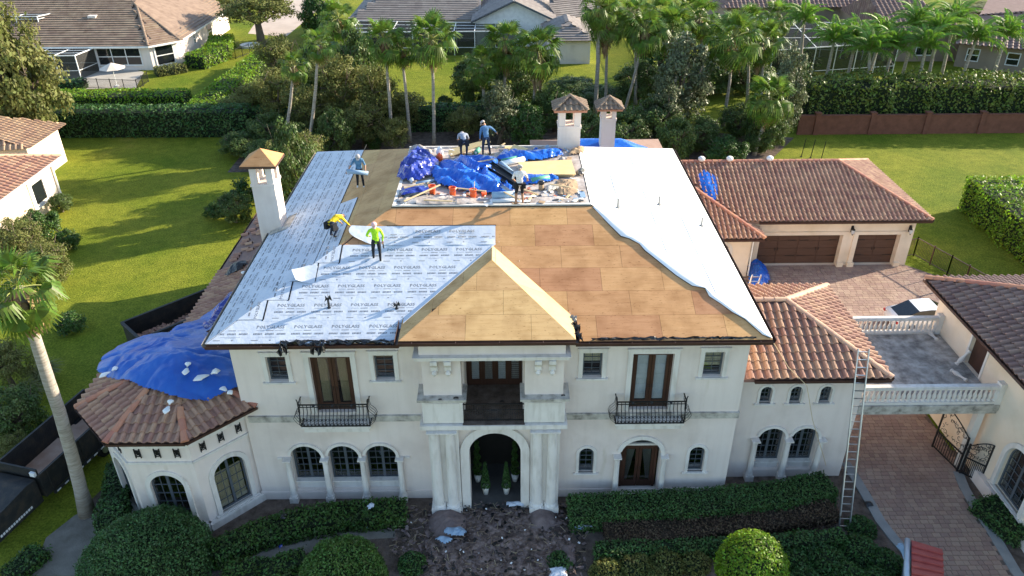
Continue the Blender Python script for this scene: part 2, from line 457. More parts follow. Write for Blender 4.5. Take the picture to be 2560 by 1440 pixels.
def lawn_mat():
    m = bpy.data.materials.new('lawn'); m.use_nodes = True
    t = m.node_tree; b = t.nodes['Principled BSDF']; b.inputs['Roughness'].default_value = .9; b.inputs['Specular IOR Level'].default_value = .1
    tc = t.nodes.new('ShaderNodeTexCoord')
    def nz(s_, d=4, r=.6):
        n = t.nodes.new('ShaderNodeTexNoise'); n.inputs['Scale'].default_value = s_; n.inputs['Detail'].default_value = d; n.inputs['Roughness'].default_value = r
        t.links.new(tc.outputs['Object'], n.inputs['Vector']); return n
    a, c, d = nz(.12, 5), nz(1.3, 6, .7), nz(9, 6, .75)
    r1 = t.nodes.new('ShaderNodeValToRGB'); e = r1.color_ramp.elements
    e[0].position = .34; e[0].color = (.135, .188, .016, 1); e[1].position = .64; e[1].color = (.252, .262, .032, 1)
    x = e.new(.74); x.color = (.38, .32, .06, 1)
    t.links.new(a.outputs['Fac'], r1.inputs[0])
    r2 = t.nodes.new('ShaderNodeValToRGB'); e = r2.color_ramp.elements
    e[0].position = .3; e[0].color = (.62, .68, .6, 1); e[1].position = .7; e[1].color = (1.15, 1.12, 1.1, 1)
    t.links.new(c.outputs['Fac'], r2.inputs[0])
    r3 = t.nodes.new('ShaderNodeValToRGB'); e = r3.color_ramp.elements
    e[0].position = .36; e[0].color = (.42, .48, .42, 1); e[1].position = .62; e[1].color = (1.28, 1.25, 1.2, 1)
    t.links.new(d.outputs['Fac'], r3.inputs[0])
    m1 = t.nodes.new('ShaderNodeMix'); m1.data_type = 'RGBA'; m1.blend_type = 'MULTIPLY'; m1.inputs[0].default_value = 1
    m2 = t.nodes.new('ShaderNodeMix'); m2.data_type = 'RGBA'; m2.blend_type = 'MULTIPLY'; m2.inputs[0].default_value = 1
    t.links.new(r1.outputs[0], m1.inputs[6]); t.links.new(r2.outputs[0], m1.inputs[7])
    t.links.new(m1.outputs[2], m2.inputs[6]); t.links.new(r3.outputs[0], m2.inputs[7])
    t.links.new(m2.outputs[2], b.inputs['Base Color'])
    bp = t.nodes.new('ShaderNodeBump'); bp.inputs['Strength'].default_value = .7; bp.inputs['Distance'].default_value = .12
    t.links.new(d.outputs['Fac'], bp.inputs['Height']); t.links.new(bp.outputs[0], b.inputs['Normal'])
    M['lawn'] = m
lawn_mat()
# ------------------------------------------------------------------ ground
def sheet(name, pts, z, m, label=None, kind='structure'):
    mb = MB()
    P = [V((p[0], p[1], 0)) for p in pts]
    tri = tessellate_polygon([P])
    fs = []
    for t in tri:
        a, b, c = [P[i] for i in t]
        s_ = (b.x - a.x) * (c.y - a.y) - (b.y - a.y) * (c.x - a.x)
        fs.append(tuple(t) if s_ > 0 else tuple(reversed(t)))
    mb.add([(p.x, p.y, z) for p in P], fs)
    o = mb.build(name, m)
    if label: o['label'] = label
    o['kind'] = kind
    return o
ground = sheet('ground', [(-700, -200), (700, -200), (700, 1400), (-700, 1400)], 0, 'lawn', 'bright green lawn running round the houses')
def pxs(l, z=0): return [pz(x, y, z) for x, y in l]
DRL = pxs([(2137, 1203), (2160, 1242), (2195, 1305), (2232, 1352)])
DRR = pxs([(2392, 1182), (2407, 1220), (2435, 1270), (2470, 1320), (2535, 1430)])
drive_poly = [(p.x, p.y) for p in DRL] + [(16.3, 19.0), (16.8, 14)] + [(19.7, 14), (19.8, 19)] + [(p.x, p.y) for p in reversed(DRR)] + [(20.6, 26), (20.7, 32.0), (27.5, 33.0), (28.2, 42.8), (26.4, 44.78), (9.4, 44.78), (9.4, 33), (14.7, 32.5), (14.75, 26.2)]
drv = sheet('driveway', drive_poly, .006, 'paver_joint', 'tan paver driveway running under the balcony into the garage court')
pav_me = MB().box(-.5, .5, -.5, .5, 0, 1).mesh('paver', 'paver')
def lay_pavers():
    cells = []
    def rows(y0, y1, x0, x1, w, d, poly):
        y = y0; r = 0
        while y < y1:
            x = x0 + (w / 2 if r % 2 else 0) + rnd.uniform(-.02, .02)
            while x < x1:
                ww = w * rnd.choice((1, 1, 1, .66, .66))
                c = (x + ww / 2, y + d / 2)
                if all(inside(q, poly) for q in ((c[0] - ww / 2, c[1]), (c[0] + ww / 2, c[1]))):
                    cells.append((c[0], c[1], ww, d))
                x += ww
            y += d; r += 1
    near = [(p[0], p[1]) for p in drive_poly]
    rows(17.6, 31.8, 14.6, 21, .34, .235, near)
    rows(33.2, 44.7, 15.2, 28.2, .40, .27, near)
    cells.sort(key=lambda c: c[1])
    st = MB()
    for i, (x, y, w_, d) in enumerate(cells):
        z = .03 + rnd.uniform(-.004, .004)
        if 0 <= i < 300:
            o = bpy.data.objects.new('paver', pav_me); COL.objects.link(o)
            o.parent = drv
            o.location = (x, y, .004); o.scale = (w_ - .018, d - .018, z)
        else:
            st.add([(x - w_ / 2 + .009, y - d / 2 + .009, z), (x + w_ / 2 - .009, y - d / 2 + .009, z), (x + w_ / 2 - .009, y + d / 2 - .009, z), (x - w_ / 2 + .009, y + d / 2 - .009, z),
                    (x - w_ / 2 + .009, y - d / 2 + .009, .004), (x + w_ / 2 - .009, y - d / 2 + .009, .004), (x + w_ / 2 - .009, y + d / 2 - .009, .004), (x - w_ / 2 + .009, y + d / 2 - .009, .004)],
                   [(0, 1, 2, 3), (0, 4, 5, 1), (1, 5, 6, 2), (2, 6, 7, 3), (3, 7, 4, 0)])
    o = st.build('pavers', 'paver', drv); o['kind'] = 'stuff'
lay_pavers()
def strip(name, pts, wd, z0, z1, m, parent=None, label=None, kind='structure'):
    mb = MB()
    P = [V((p[0], p[1], 0)) for p in pts]
    n = len(P); L = []; R = []
    for i in range(n):
        d = (P[min(i + 1, n - 1)] - P[max(i - 1, 0)]).normalized()
        s_ = V((-d.y, d.x, 0))
        L.append(P[i] + s_ * wd / 2); R.append(P[i] - s_ * wd / 2)
    vs = [(p.x, p.y, z) for z in (z0, z1) for p in L] + [(p.x, p.y, z) for z in (z0, z1) for p in R]
    fs = []
    for i in range(n - 1):
        a, b, c, d = i, n + i, 2 * n + i, 3 * n + i
        fs += [(b, d, d + 1, b + 1), (a, b, b + 1, a + 1), (c, c + 1, d + 1, d)]
    fs += [(0, 2 * n, 3 * n, n), (n - 1, 2 * n - 1, 4 * n - 1, 3 * n - 1)]
    mb.add(vs, fs)
    o = mb.build(name, m, parent)
    if label: o['label'] = label
    if kind and parent is None: o['kind'] = kind
    return o
strip('kerb', [(p.x + .1, p.y) for p in [V((15.25, 26.2, 0))] + DRL] + [(16.45, 19), (16.9, 14)], .42, 0, .06, 'kerb', label='grey kerb along the left edge of the driveway')
strip('kerb', [(p.x + .05, p.y) for p in DRR] + [(19.9, 19), (19.8, 14)], .42, 0, .06, 'kerb', label='grey kerb along the right edge of the driveway')
sheet('garden_bed', [(-19, 13), (17.2, 13), (16.4, 19.5), (15.5, 24.4), (15.3, 27), (9.3, 27), (9.3, 25.3), (-10.5, 25.3), (-12.5, 24.5), (-15, 24.5), (-17.4, 27.5), (-18.4, 24), (-16.8, 20)], .004, 'mulch', 'dark mulch bed in front of the mansion')
sheet('garden_bed', [(19.4, 13), (24, 13), (24, 26), (20.6, 27), (20.0, 24.9), (19.6, 21)], .004, 'mulch', 'dark mulch bed right of the driveway')
sheet('entry_walk', [(-4.3, 14), (3.2, 14), (2.6, 20), (2.3, 23.4), (-3.4, 23.4), (-4.0, 20.5)], .010, 'debris_dirt', 'debris covered walk leading to the front door')
sheet('garden_path', [(p.x, p.y) for p in pxs([(560, 1440), (700, 1345), (850, 1305), (980, 1290), (990, 1345), (880, 1350), (760, 1385), (680, 1440)])], .009, 'sand', 'dirt path through the shrubs left of the entry')
sheet('garden_path', [(p.x, p.y) for p in pxs([(185, 1290), (240, 1260), (245, 1330), (215, 1440), (80, 1440), (115, 1345)])], .009, 'sand', 'patch of pale sand beside the leaning palm trunk')
# far driveways and streets
sheet('far_driveway', [(p.x, p.y) for p in pxs([(620, 84), (715, 92), (800, 20), (790, -20), (690, -20)])], .006, 'concrete_pink', 'pinkish concrete driveway beside the far left house')
sheet('far_driveway', [(p.x, p.y) for p in pxs([(1335, 48), (1480, 62), (1455, -20), (1330, -20)])], .006, 'concrete_pink', 'pale concrete driveway behind the house beyond the palms')
sheet('street', [(-300, 176), (300, 176), (300, 186), (-300, 186)], .006, 'asphalt', 'asphalt street far behind the houses')
sheet('patio', [(p.x, p.y) for p in pxs([(85, 170), (250, 150), (360, 180), (340, 220), (120, 225)])], .006, 'concrete', 'shaded patio floor of the far left house')
sheet('grove_floor', [(-24, 62), (22.5, 63), (27, 69.5), (20, 71), (8, 75), (-6, 73.5), (-24, 73)], .004, 'mulch', 'leaf litter under the row of palms behind the mansion')
# ------------------------------------------------------------------ shared building parts
def window(parent, fr, a0, a1, b0, b1, cols, rows, bs=None, depth=.16, fw=.07, mw=.011, fm='win_frame', name='window', mullion=False, back=None, rise=None, pane='pane'):
    """frame, muntins and single panes set back in an opening; bs = spring line of an arched head"""
    if bs is None: shape = [(a0, b0), (a1, b0), (a1, b1), (a0, b1)]
    else: shape = arch(a0, a1, b0, bs, rise=rise)
    w_ = MB()
    band(w_, fr, inset(shape, fw), shape, -depth - .06, -depth, True)
    inn = inset(shape, fw)
    i0, i1 = min(p[0] for p in inn), max(p[0] for p in inn)
    j0, j1 = min(p[1] for p in inn), max(p[1] for p in inn)
    xs = [i0 + (i1 - i0) * k / cols for k in range(cols + 1)]
    ys = [j0 + ((bs or j1) - j0) * k / rows for k in range(rows + 1)]
    if bs is not None: ys.append(j1)
    def strip_(x0, x1, y0, y1, c):
        q = clip([(x0, y0), (x1, y0), (x1, y1), (x0, y1)], inn)
        if len(q) > 2: w_.prism([fr.to(*p, c - .03) for p in q], fr.N * .03)
    for i, x in enumerate(xs[1:-1], 1):
        hw = fw * .8 if (mullion and i * 2 == cols) else mw
        strip_(x - hw, x + hw, j0, j1, -depth - .012)
    for y in ys[1:-1]:
        strip_(i0, i1, y - mw, y + mw, -depth - .010)
    wo = w_.build(name, fm, parent)
    for i in range(len(xs) - 1):
        for j in range(len(ys) - 1):
            q = clip([(xs[i] + mw, ys[j] + mw), (xs[i + 1] - mw, ys[j] + mw), (xs[i + 1] - mw, ys[j + 1] - mw), (xs[i] + mw, ys[j + 1] - mw)], inn)
            if len(q) < 3: continue
            MB().prism([fr.to(*p, -depth - .05) for p in q], fr.N * .008).build('pane', pane, wo)
    if back:
        bm_ = MB()
        if back[0] == 'drape':
            for (c0, c1, t0, t1) in back[2]:
                n = 18
                vs = []
                for k in range(n + 1):
                    f_ = k / n
                    d_ = -depth - .16 + .025 * (1 if k % 2 else -1)
                    vs += [fr.to(c0 + (c1 - c0) * f_, b0 + .03, d_), fr.to(t0 + (t1 - t0) * f_, (bs or b1) - .02, d_)]
                bm_.add(vs, [(2 * k, 2 * k + 2, 2 * k + 3, 2 * k + 1) for k in range(n)])
            bm_.build('curtain', back[1], wo)
        else:
            n = max(3, int((back[3] - back[2]) / .09))
            for k in range(n):
                z = back[2] + (back[3] - back[2]) * (k + .5) / n
                bm_.obox(fr.to((a0 + a1) / 2, z, -depth - .13), fr.X, fr.Z, fr.N, (a1 - a0) / 2 - .02, (back[3] - back[2]) / n * .46, .006)
            bm_.build('blind', back[1], wo)
    return wo
def casing(parent, fr, a0, a1, b0, b1, wd=.17, c=.05, head=True, sill=True, m='trim'):
    mb = MB()
    O = [(a0 - wd, b0), (a0 - wd, b1 + wd), (a1 + wd, b1 + wd), (a1 + wd, b0)]
    I = [(a0, b0), (a0, b1), (a1, b1), (a1, b0)]
    band(mb, fr, list(reversed(I)), list(reversed(O)), -.005, c)
    o = mb.build('casing', m, parent)
    if head: MB().obox(fr.to((a0 + a1) / 2, b1 + wd + .03, c / 2 + .02), fr.X, fr.Z, fr.N, (a1 - a0) / 2 + wd + .05, .03, c / 2 + .035).build('head_ledge', m, parent)
    if sill: MB().obox(fr.to((a0 + a1) / 2, b0 - .04, c / 2 + .02), fr.X, fr.Z, fr.N, (a1 - a0) / 2 + wd + .08, .035, c / 2 + .045).build('sill', m, parent)
    return o
def arch_casing(parent, fr, a0, a1, b0, bs, wd=.13, c=.06, m='trim', rise=None):
    I = arch(a0, a1, b0, bs, rise=rise); O = arch(a0 - wd, a1 + wd, b0, bs, rise=(rise + wd) if rise else None)
    I = I[1:] + I[:1]; O = O[1:] + O[:1]
    mb = MB(); band(mb, fr, I, O, -.005, c)
    mb.obox(fr.to((a0 + a1) / 2, b0 - .035, c / 2), fr.X, fr.Z, fr.N, (a1 - a0) / 2 + wd + .1, .035, c / 2 + .05)
    return mb.build('arch_casing', m, parent)
def column(parent, c, z0, z1, r=.13, base=.5, m='trim'):
    mb = MB(); h = z1 - z0
    x, y = c
    mb.box(x - r * 1.45, x + r * 1.45, y - r * 1.45, y + r * 1.45, z0, z0 + base * .55)
    pr = [(r * 1.4, z0 + base * .55), (r * 1.35, z0 + base * .7), (r * 1.08, z0 + base * .82), (r * 1.05, z0 + base), (r, z0 + h * .5), (r * .86, z1 - .24), (r * 1.0, z1 - .21), (r * .9, z1 - .18), (r * 1.15, z1 - .1), (r * 1.35, z1 - .06)]
    mb.lathe(pr, (x, y, 0), 14)
    mb.box(x - r * 1.4, x + r * 1.4, y - r * 1.4, y + r * 1.4, z1 - .06, z1)
    o = mb.build('column', m, parent)
    return o
def gutter(parent, a, b, m='gutter', r=.075, name='gutter', drop=.0):
    """open trough with hangers from a to b"""
    a, b = V(a), V(b); d = (b - a).normalized(); n = V((d.y, -d.x, 0)).normalized(); mb = MB()
    prof = [(0, .02), (0, -r * 1.7), (r * 1.5, -r * 1.7), (r * 2.0, .03), (r * 1.82, .03), (r * 1.36, -r * 1.45), (.012, -r * 1.45), (.012, .02)]
    P0 = [a + n * x + V((0, 0, z)) for x, z in prof]; k = len(prof)
    mb.add(P0 + [p + (b - a) for p in P0], [(i, (i + 1) % k, k + (i + 1) % k, k + i) for i in range(k)] + [tuple(reversed(range(k))), tuple(range(k, 2 * k))])
    L = (b - a).length
    for i in range(int(L / 1.6) + 1):
        p = a + d * (i * 1.6 + .5)
        if (p - a).length < L: mb.obox(p + n * r + V((0, 0, .012)), d, n, V((0, 0, 1)), .012, r * .95, .006)
    return mb.build(name, m, parent)
def tile_mesh(w_, L, m, name='roof_tile', h=.12):
    """S profile clay tile: x across, y up the slope, z out of the roof"""
    prof = [(-.5, .012), (-.30, .0), (-.12, .018), (-.02, .55), (.14, .95), (.30, .95), (.44, .5), (.52, .03)]
    vs = []
    k = len(prof)
    for y, lift in ((-.04, .062), (L, .004)):
        for x, z in prof: vs.append((x * w_, y, z * h + lift))
    for x, z in prof: vs.append((x * w_, -.04, max(.002, z * h + .062 - .03)))
    fs = [(i, i + 1, k + i + 1, k + i) for i in range(k - 1)] + [(2 * k + i, 2 * k + i + 1, i + 1, i) for i in range(k - 1)]
    me = MB().add(vs, fs).mesh(name, m)
    return me
def flat_tile_mesh(w_, L, m, name='roof_tile'):
    me = MB().add([(-w_ / 2, -.03, .12), (w_ / 2, -.03, .12), (w_ / 2, L, .012), (-w_ / 2, L, .012), (-w_ / 2, -.03, 0), (w_ / 2, -.03, 0)], [(0, 1, 2, 3), (4, 5, 1, 0)]).mesh(name, m)
    return me
class Tiler:
    def __init__(s, parent, me, w_, L, limit=300):
        s.p = parent; s.me = me; s.w = w_; s.L = L; s.limit = limit; s.items = []
        s.pinv = None
    def plane(s, pts, skip=None, margin=.06):
        """pts: eave a, eave b, then the upper corners (ccw seen from outside)"""
        a, b = V(pts[0]), V(pts[1]); X = (b - a).normalized()
        n = None
        for q in pts[2:]:
            n = X.cross(V(q) - a)
            if n.length > 1e-3: break
        n.normalize(); Y = n.cross(X)
        P2 = [((V(p) - a).dot(X), (V(p) - a).dot(Y)) for p in pts]
        top = max(p[1] for p in P2); lo = min(p[0] for p in P2); hi = max(p[0] for p in P2)
        nr = int(top / s.L) + 1
        for r in range(nr):
            y = r * s.L
            k = 0
            x = lo + s.w * .5
            while x < hi:
                if inside((x, y + s.L * .5), P2):
                    p = a + X * x + Y * y
                    if not (skip and skip(p)):
                        s.items.append((p, X, Y, n))
                x += s.w
    def finish(s, name='roof_tile'):
        items = sorted(s.items, key=lambda t: (t[0] - CAM).length)
        mo = Matrix.Identity(4)
        vs0 = np.array([v.co[:] for v in s.me.vertices]); fs0 = [tuple(p.vertices) for p in s.me.polygons]
        st = MB()
        for i, (p, X, Y, n) in enumerate(items):
            j = rnd.uniform(-.03, .03)
            if i < s.limit:
                o = link(name, s.me, s.p)
                X2 = (X + Y * j).normalized(); Y2 = n.cross(X2)
                q = p + n * rnd.uniform(.0, .014) + Y * rnd.uniform(-.012, .012)
                o.matrix_basis = Matrix(((X2.x, Y2.x, n.x, q.x), (X2.y, Y2.y, n.y, q.y), (X2.z, Y2.z, n.z, q.z), (0, 0, 0, 1)))
            else:
                R = np.array([X[:], Y[:], n[:]])
                st.add([tuple(v) for v in vs0 @ R + np.array(p[:])], fs0)
        if st.v:
            o = st.build(name + 's', s.me.materials[0], s.p); o['kind'] = 'stuff'
def ridge_caps(parent, a, b, m='ridge', r=.13, L=.42, name='ridge_tile', lift=.05):
    a, b = V(a), V(b); d = (b - a); n = max(1, int(d.length / L)); st = d / n; D = d.normalized()
    side = D.cross(V((0, 0, 1))).normalized(); up = side.cross(D)
    vs = []
    K = 6
    for y, rr in ((-.03, r * 1.12), (st.length + .02, r * .95)):
        for k in range(K + 1):
            t = pi * k / K
            vs.append((cos(t) * rr, y, sin(t) * rr * .8))
    K1 = K + 1
    fs = [(i + 1, i, K1 + i, K1 + i + 1) for i in range(K)] + [tuple(range(K1))]
    key = 'ridge_%s_%.2f_%.2f' % (m, r, st.length)
    me = bpy.data.meshes.get(key)
    if me is None: me = MB().add(vs, fs).mesh(key, m)
    for i in range(n):
        o = link(name, me, parent)
        p = a + st * i + up * lift
        o.matrix_basis = Matrix(((side.x, D.x, up.x, p.x), (side.y, D.y, up.y, p.y), (side.z, D.z, up.z, p.z), (0, 0, 0, 1)))
def poly3(mb, pts, mi=0):
    mb.add(pts, [tuple(range(len(pts)))], mi)
class Slope:
    def __init__(s, O, U, top):
        s.O = V(O); s.U = V(U).normalized(); s.Vv = V(top).normalized(); s.N = s.U.cross(s.Vv)
    def to(s, u, v, n=0): return s.O + s.U * u + s.Vv * v + s.N * n
    def uv(s, x, y):
        p = pplane(x, y, s.O, s.N) - s.O
        return p.dot(s.U), p.dot(s.Vv)
    def slab(s, poly, n0, n1):
        return MB().prism([s.to(u, v, n0) for u, v in poly], s.N * (n1 - n0))
def text_tris(body, size, res=1):
    cu = bpy.data.curves.new('txt', 'FONT'); cu.body = body; cu.size = size; cu.resolution_u = res; cu.align_x = 'CENTER'; cu.align_y = 'CENTER'; cu.offset = size * .02
    ob = bpy.data.objects.new('txt', cu); COL.objects.link(ob)
    bpy.context.view_layer.update()
    me = ob.evaluated_get(bpy.context.evaluated_depsgraph_get()).to_mesh()
    vs = [(v.co.x, v.co.y) for v in me.vertices]; fs = [tuple(p.vertices) for p in me.polygons]
    ob.to_mesh_clear() if False else None
    bpy.data.objects.remove(ob); bpy.data.curves.remove(cu)
    return vs, fs
# ------------------------------------------------------------------ the mansion under repair
ZE, ZD = 8.6, 11.05
XL, XR, YF, YB = -11.33, 9.84, 23.72, 43.74
DL, DR, DF, DB = -4.95, 3.55, 30.6, 37.6
man = thing('mansion', (-.9, 34, 0), 'large cream stucco mansion with its roof stripped to plywood and white underlayment', 'house')
SF = Slope((XL, YF, ZE), (1, 0, 0), (0, DF - YF, ZD - ZE))
SLf = Slope((XL, YB, ZE), (0, -1, 0), (DL - XL, 0, ZD - ZE))
SRt = Slope((XR, YF, ZE), (0, 1, 0), (DR - XR, 0, ZD - ZE))
LF = V((0, DF - YF, ZD - ZE)).length; LL = V((DL - XL, 0, ZD - ZE)).length; LR = V((XR - DR, 0, ZD - ZE)).length
WX, WY = XR - XL, YB - YF
polyF = [(0, 0), (WX, 0), (DR - XL, LF), (DL - XL, LF)]
polyL = [(0, 0), (WY, 0), (YB - DF, LL), (YB - DB, LL)]
polyR = [(0, 0), (WY, 0), (DB - YF, LR), (DF - YF, LR)]
# --- walls
FM = Fr((0, 24.35, 0), (1, 0, 0))
zt = 8.46
colsL = [-9.36, -7.79, -6.22, -4.65]
wl = MB()
holesL = [[(-9.44, 6.39), (-8.67, 6.39), (-8.67, 7.6), (-9.44, 7.6)], [(-7.78, 4.8), (-6.17, 4.8), (-6.17, 7.58), (-7.78, 7.58)], [(-5.27, 6.42), (-4.5, 6.42), (-4.5, 7.63), (-5.27, 7.63)]]
triple = [(colsL[i] + .13, colsL[i + 1] - .13) for i in range(3)]
for a0, a1 in triple: holesL.append(arch(a0, a1, .50, 2.42))
wall_holes(wl, FM, [(-10.76, 0), (-3.3, 0), (-3.3, zt), (-10.76, zt)], holesL, .42)
holesR = [[(2.86, 6.45), (3.62, 6.45), (3.62, 7.65), (2.86, 7.65)], [(4.8, 4.8), (6.4, 4.8), (6.4, 7.59), (4.8, 7.59)], [(7.58, 6.44), (8.35, 6.44), (8.35, 7.64), (7.58, 7.64)],
          arch(2.9, 3.52, 1.38, 2.48), arch(4.64, 6.34, .2, 2.4), arch(7.55, 8.2, 1.38, 2.46)]
wall_holes(wl, FM, [(2.0, 0), (9.28, 0), (9.28, zt), (2.0, zt)], holesR, .42)
wl.box(-3.3, 2.0, 24.36, 24.40, 4.86, 4.87)
for f_, o_ in ((Fr((9.28, 24.35, 0), (0, 1, 0)), 18.85), (Fr((9.28, 43.2, 0), (-1, 0, 0)), 20.04), (Fr((-10.76, 43.2, 0), (0, -1, 0)), 18.85)):
    wall_holes(wl, f_, [(0, 0), (o_, 0), (o_, zt), (0, zt)], [])
wl.build('wall', 'stucco', man)
# grey plaster base and band course
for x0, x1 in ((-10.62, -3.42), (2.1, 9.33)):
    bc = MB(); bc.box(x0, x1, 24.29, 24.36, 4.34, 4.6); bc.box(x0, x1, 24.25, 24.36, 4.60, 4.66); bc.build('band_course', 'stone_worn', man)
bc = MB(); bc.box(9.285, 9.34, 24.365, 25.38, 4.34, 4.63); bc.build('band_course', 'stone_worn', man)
for x0, x1 in ((-10.80, -3.32), (2.02, 9.32)):
    bc = MB(); bc.box(x0, x1, 24.30, 24.36, 0, .42); bc.build('plinth', 'stucco', man)
# --- main windows
for (a0, a1, b0, b1, bk) in ((-9.44, -8.67, 6.39, 7.6, None), (-5.27, -4.5, 6.42, 7.63, ('blind', 'curtain', 7.35, 7.6)), (2.86, 3.62, 6.45, 7.65, ('blind', 'curtain', 7.05, 7.62)), (7.58, 8.35, 6.44, 7.64, ('blind', 'curtain', 6.8, 7.6))):
    wo = window(man, FM, a0, a1, b0, b1, 2, 4, back=bk)
    casing(wo, FM, a0, a1, b0, b1)
def french(a0, a1, b0, b1, inner, fr=FM, leaf='door_wood', dep=.18):
    d = MB(); mid = (a0 + a1) / 2
    d.obox(fr.to(a0 + .05, (b0 + b1) / 2, -dep - .05), fr.X, fr.Z, fr.N, .05, (b1 - b0) / 2, .06)
    d.obox(fr.to(a1 - .05, (b0 + b1) / 2, -dep - .05), fr.X, fr.Z, fr.N, .05, (b1 - b0) / 2, .06)
    d.obox(fr.to(mid, b1 - .05, -dep - .05), fr.X, fr.Z, fr.N, (a1 - a0) / 2 - .1, .05, .06)
    do = d.build('door', leaf, man)
    for s in (0, 1):
        l0 = a0 + .1 + s * (mid - a0 - .1); l1 = mid if s == 0 else a1 - .1
        q = [(l0 + .01, b0), (l1 - .01, b0), (l1 - .01, b1 - .1), (l0 + .01, b1 - .1)]
        I = [(l0 + .13, b0 + .34), (l1 - .13, b0 + .34), (l1 - .13, b1 - .23), (l0 + .13, b1 - .23)]
        lf = MB(); band(lf, fr, I, q, -dep - .07, -dep - .02, True); lf.build('door_leaf', leaf, do)
        MB().prism([fr.to(*p, -dep - .05) for p in I], fr.N * .008).build('pane', 'pane', do)
        inner(do, fr, I, dep, s)
        h = MB(); h.bar(fr.to(l1 - .07 if s == 0 else l0 + .07, b0 + 1.0, -dep), fr.to(l1 - .07 if s == 0 else l0 + .07, b0 + 1.16, -dep), .012); h.build('handle', 'iron', do)
    return do
def drape(m, c0=0., c1=1., t0=0., t1=1., gap=.10):
    def fn(do, fr, I, dep, s):
        n = 14; vs = []
        a0, a1 = I[0][0], I[1][0]; b0, b1 = I[0][1], I[2][1]
        for k in range(n + 1):
            f_ = k / n; d_ = -dep - .15 + .06 * (1 if k % 2 else -1)
            C0, C1, T0, T1 = (c0, c1, t0, t1) if s == 0 else (1 - c1, 1 - c0, 1 - t1, 1 - t0)
            vs += [fr.to(a0 + (a1 - a0) * (C0 + (C1 - C0) * f_), b0, d_), fr.to(a0 + (a1 - a0) * (T0 + (T1 - T0) * f_), b1, d_)]
        MB().add(vs, [(2 * k, 2 * k + 2, 2 * k + 3, 2 * k + 1) for k in range(n)]).build('curtain', m, do)
    return fn
def shade(m):
    def fn(do, fr, I, dep, s):
        mb = MB(); a0, a1, b0, b1 = I[0][0], I[1][0], I[0][1], I[2][1]
        for k in range(9):
            z = b0 + (b1 - b0) * (k + .5) / 9
            mb.obox(fr.to((a0 + a1) / 2, z, -dep - .12 - .015 * (k % 2)), fr.X, fr.Z, fr.N, (a1 - a0) / 2, (b1 - b0) / 18, .006)
        mb.build('blind', m, do)
    return fn
d1 = french(-7.78, -6.17, 4.8, 7.58, drape('curtain', .0, .8, .0, .9)); casing(d1, FM, -7.78, -6.17, 4.8, 7.58, .2, .06, True, False)
d2 = french(4.8, 6.4, 4.8, 7.59, shade('blind')); casing(d2, FM, 4.8, 6.4, 4.8, 7.59, .2, .06, True, False)
for a0, a1 in triple:
    window(man, FM, a0 + .02, a1 - .02, .92, 0, 4, 4, bs=2.40, depth=.30, mullion=True)
    s = MB(); s.box(a0, a1, 24.52, 24.77, .50, .90); s.box(a0, a1, 24.40, 24.77, .90, .95); s.build('sill', 'trim', man)
for i, x in enumerate(colsL): column(man, (x, 24.22), 0, 2.42, .125)
for x in (colsL[0] - .0, colsL[3]): pass
for a0, a1 in triple: 
    I = arch(a0, a1, 2.42, 2.42); O = arch(a0 - .12, a1 + .12, 2.42, 2.42)
    mb = MB(); band(mb, FM, I[1:-1], O[1:-1], -.005, .1); mb.build('arch_trim', 'trim', man)
for x0 in (colsL[0] - .42, colsL[3] + .2): MB().box(x0, x0 + .22, 24.28, 24.36, 2.32, 2.42).build('impost', 'trim', man)
for a0, a1 in ((2.9, 3.52), (7.55, 8.2)):
    wo = window(man, FM, a0, a1, 1.38, 0, 2, 4, bs=2.47, depth=.12); arch_casing(wo, FM, a0, a1, 1.38, 2.47)
d3 = french(4.72, 6.26, .25, 2.62, drape('curtain_grey', .0, .3, .0, .98), dep=.30)
casing(d3, FM, 4.72, 6.26, 2.62, 2.63, .0, -.26, False, False) if False else None
t_ = MB(); t_.box(4.64, 6.34, 24.62, 24.70, 2.62, 2.72); t_.build('transom_bar', 'trim', d3)
tw = MB().prism([FM.to(*p, -.36) for p in clip([(4.66, 2.72), (6.32, 2.72), (6.32, 3.3), (4.66, 3.3)], arch(4.66, 6.32, .2, 2.4))], FM.N * .008); tw.build('pane', 'pane', d3)
for x in (4.5, 6.48): column(man, (x, 24.22), 0, 2.40, .12)
I = arch(4.64, 6.34, 2.4, 2.4); O = arch(4.46, 6.52, 2.4, 2.4); mb = MB(); band(mb, FM, I[1:-1], O[1:-1], -.005, .1); mb.build('arch_trim', 'trim', man)
s = MB(); s.box(4.5, 6.5, 24.1, 24.62, .0, .24); s.build('door_step', 'trim', man)
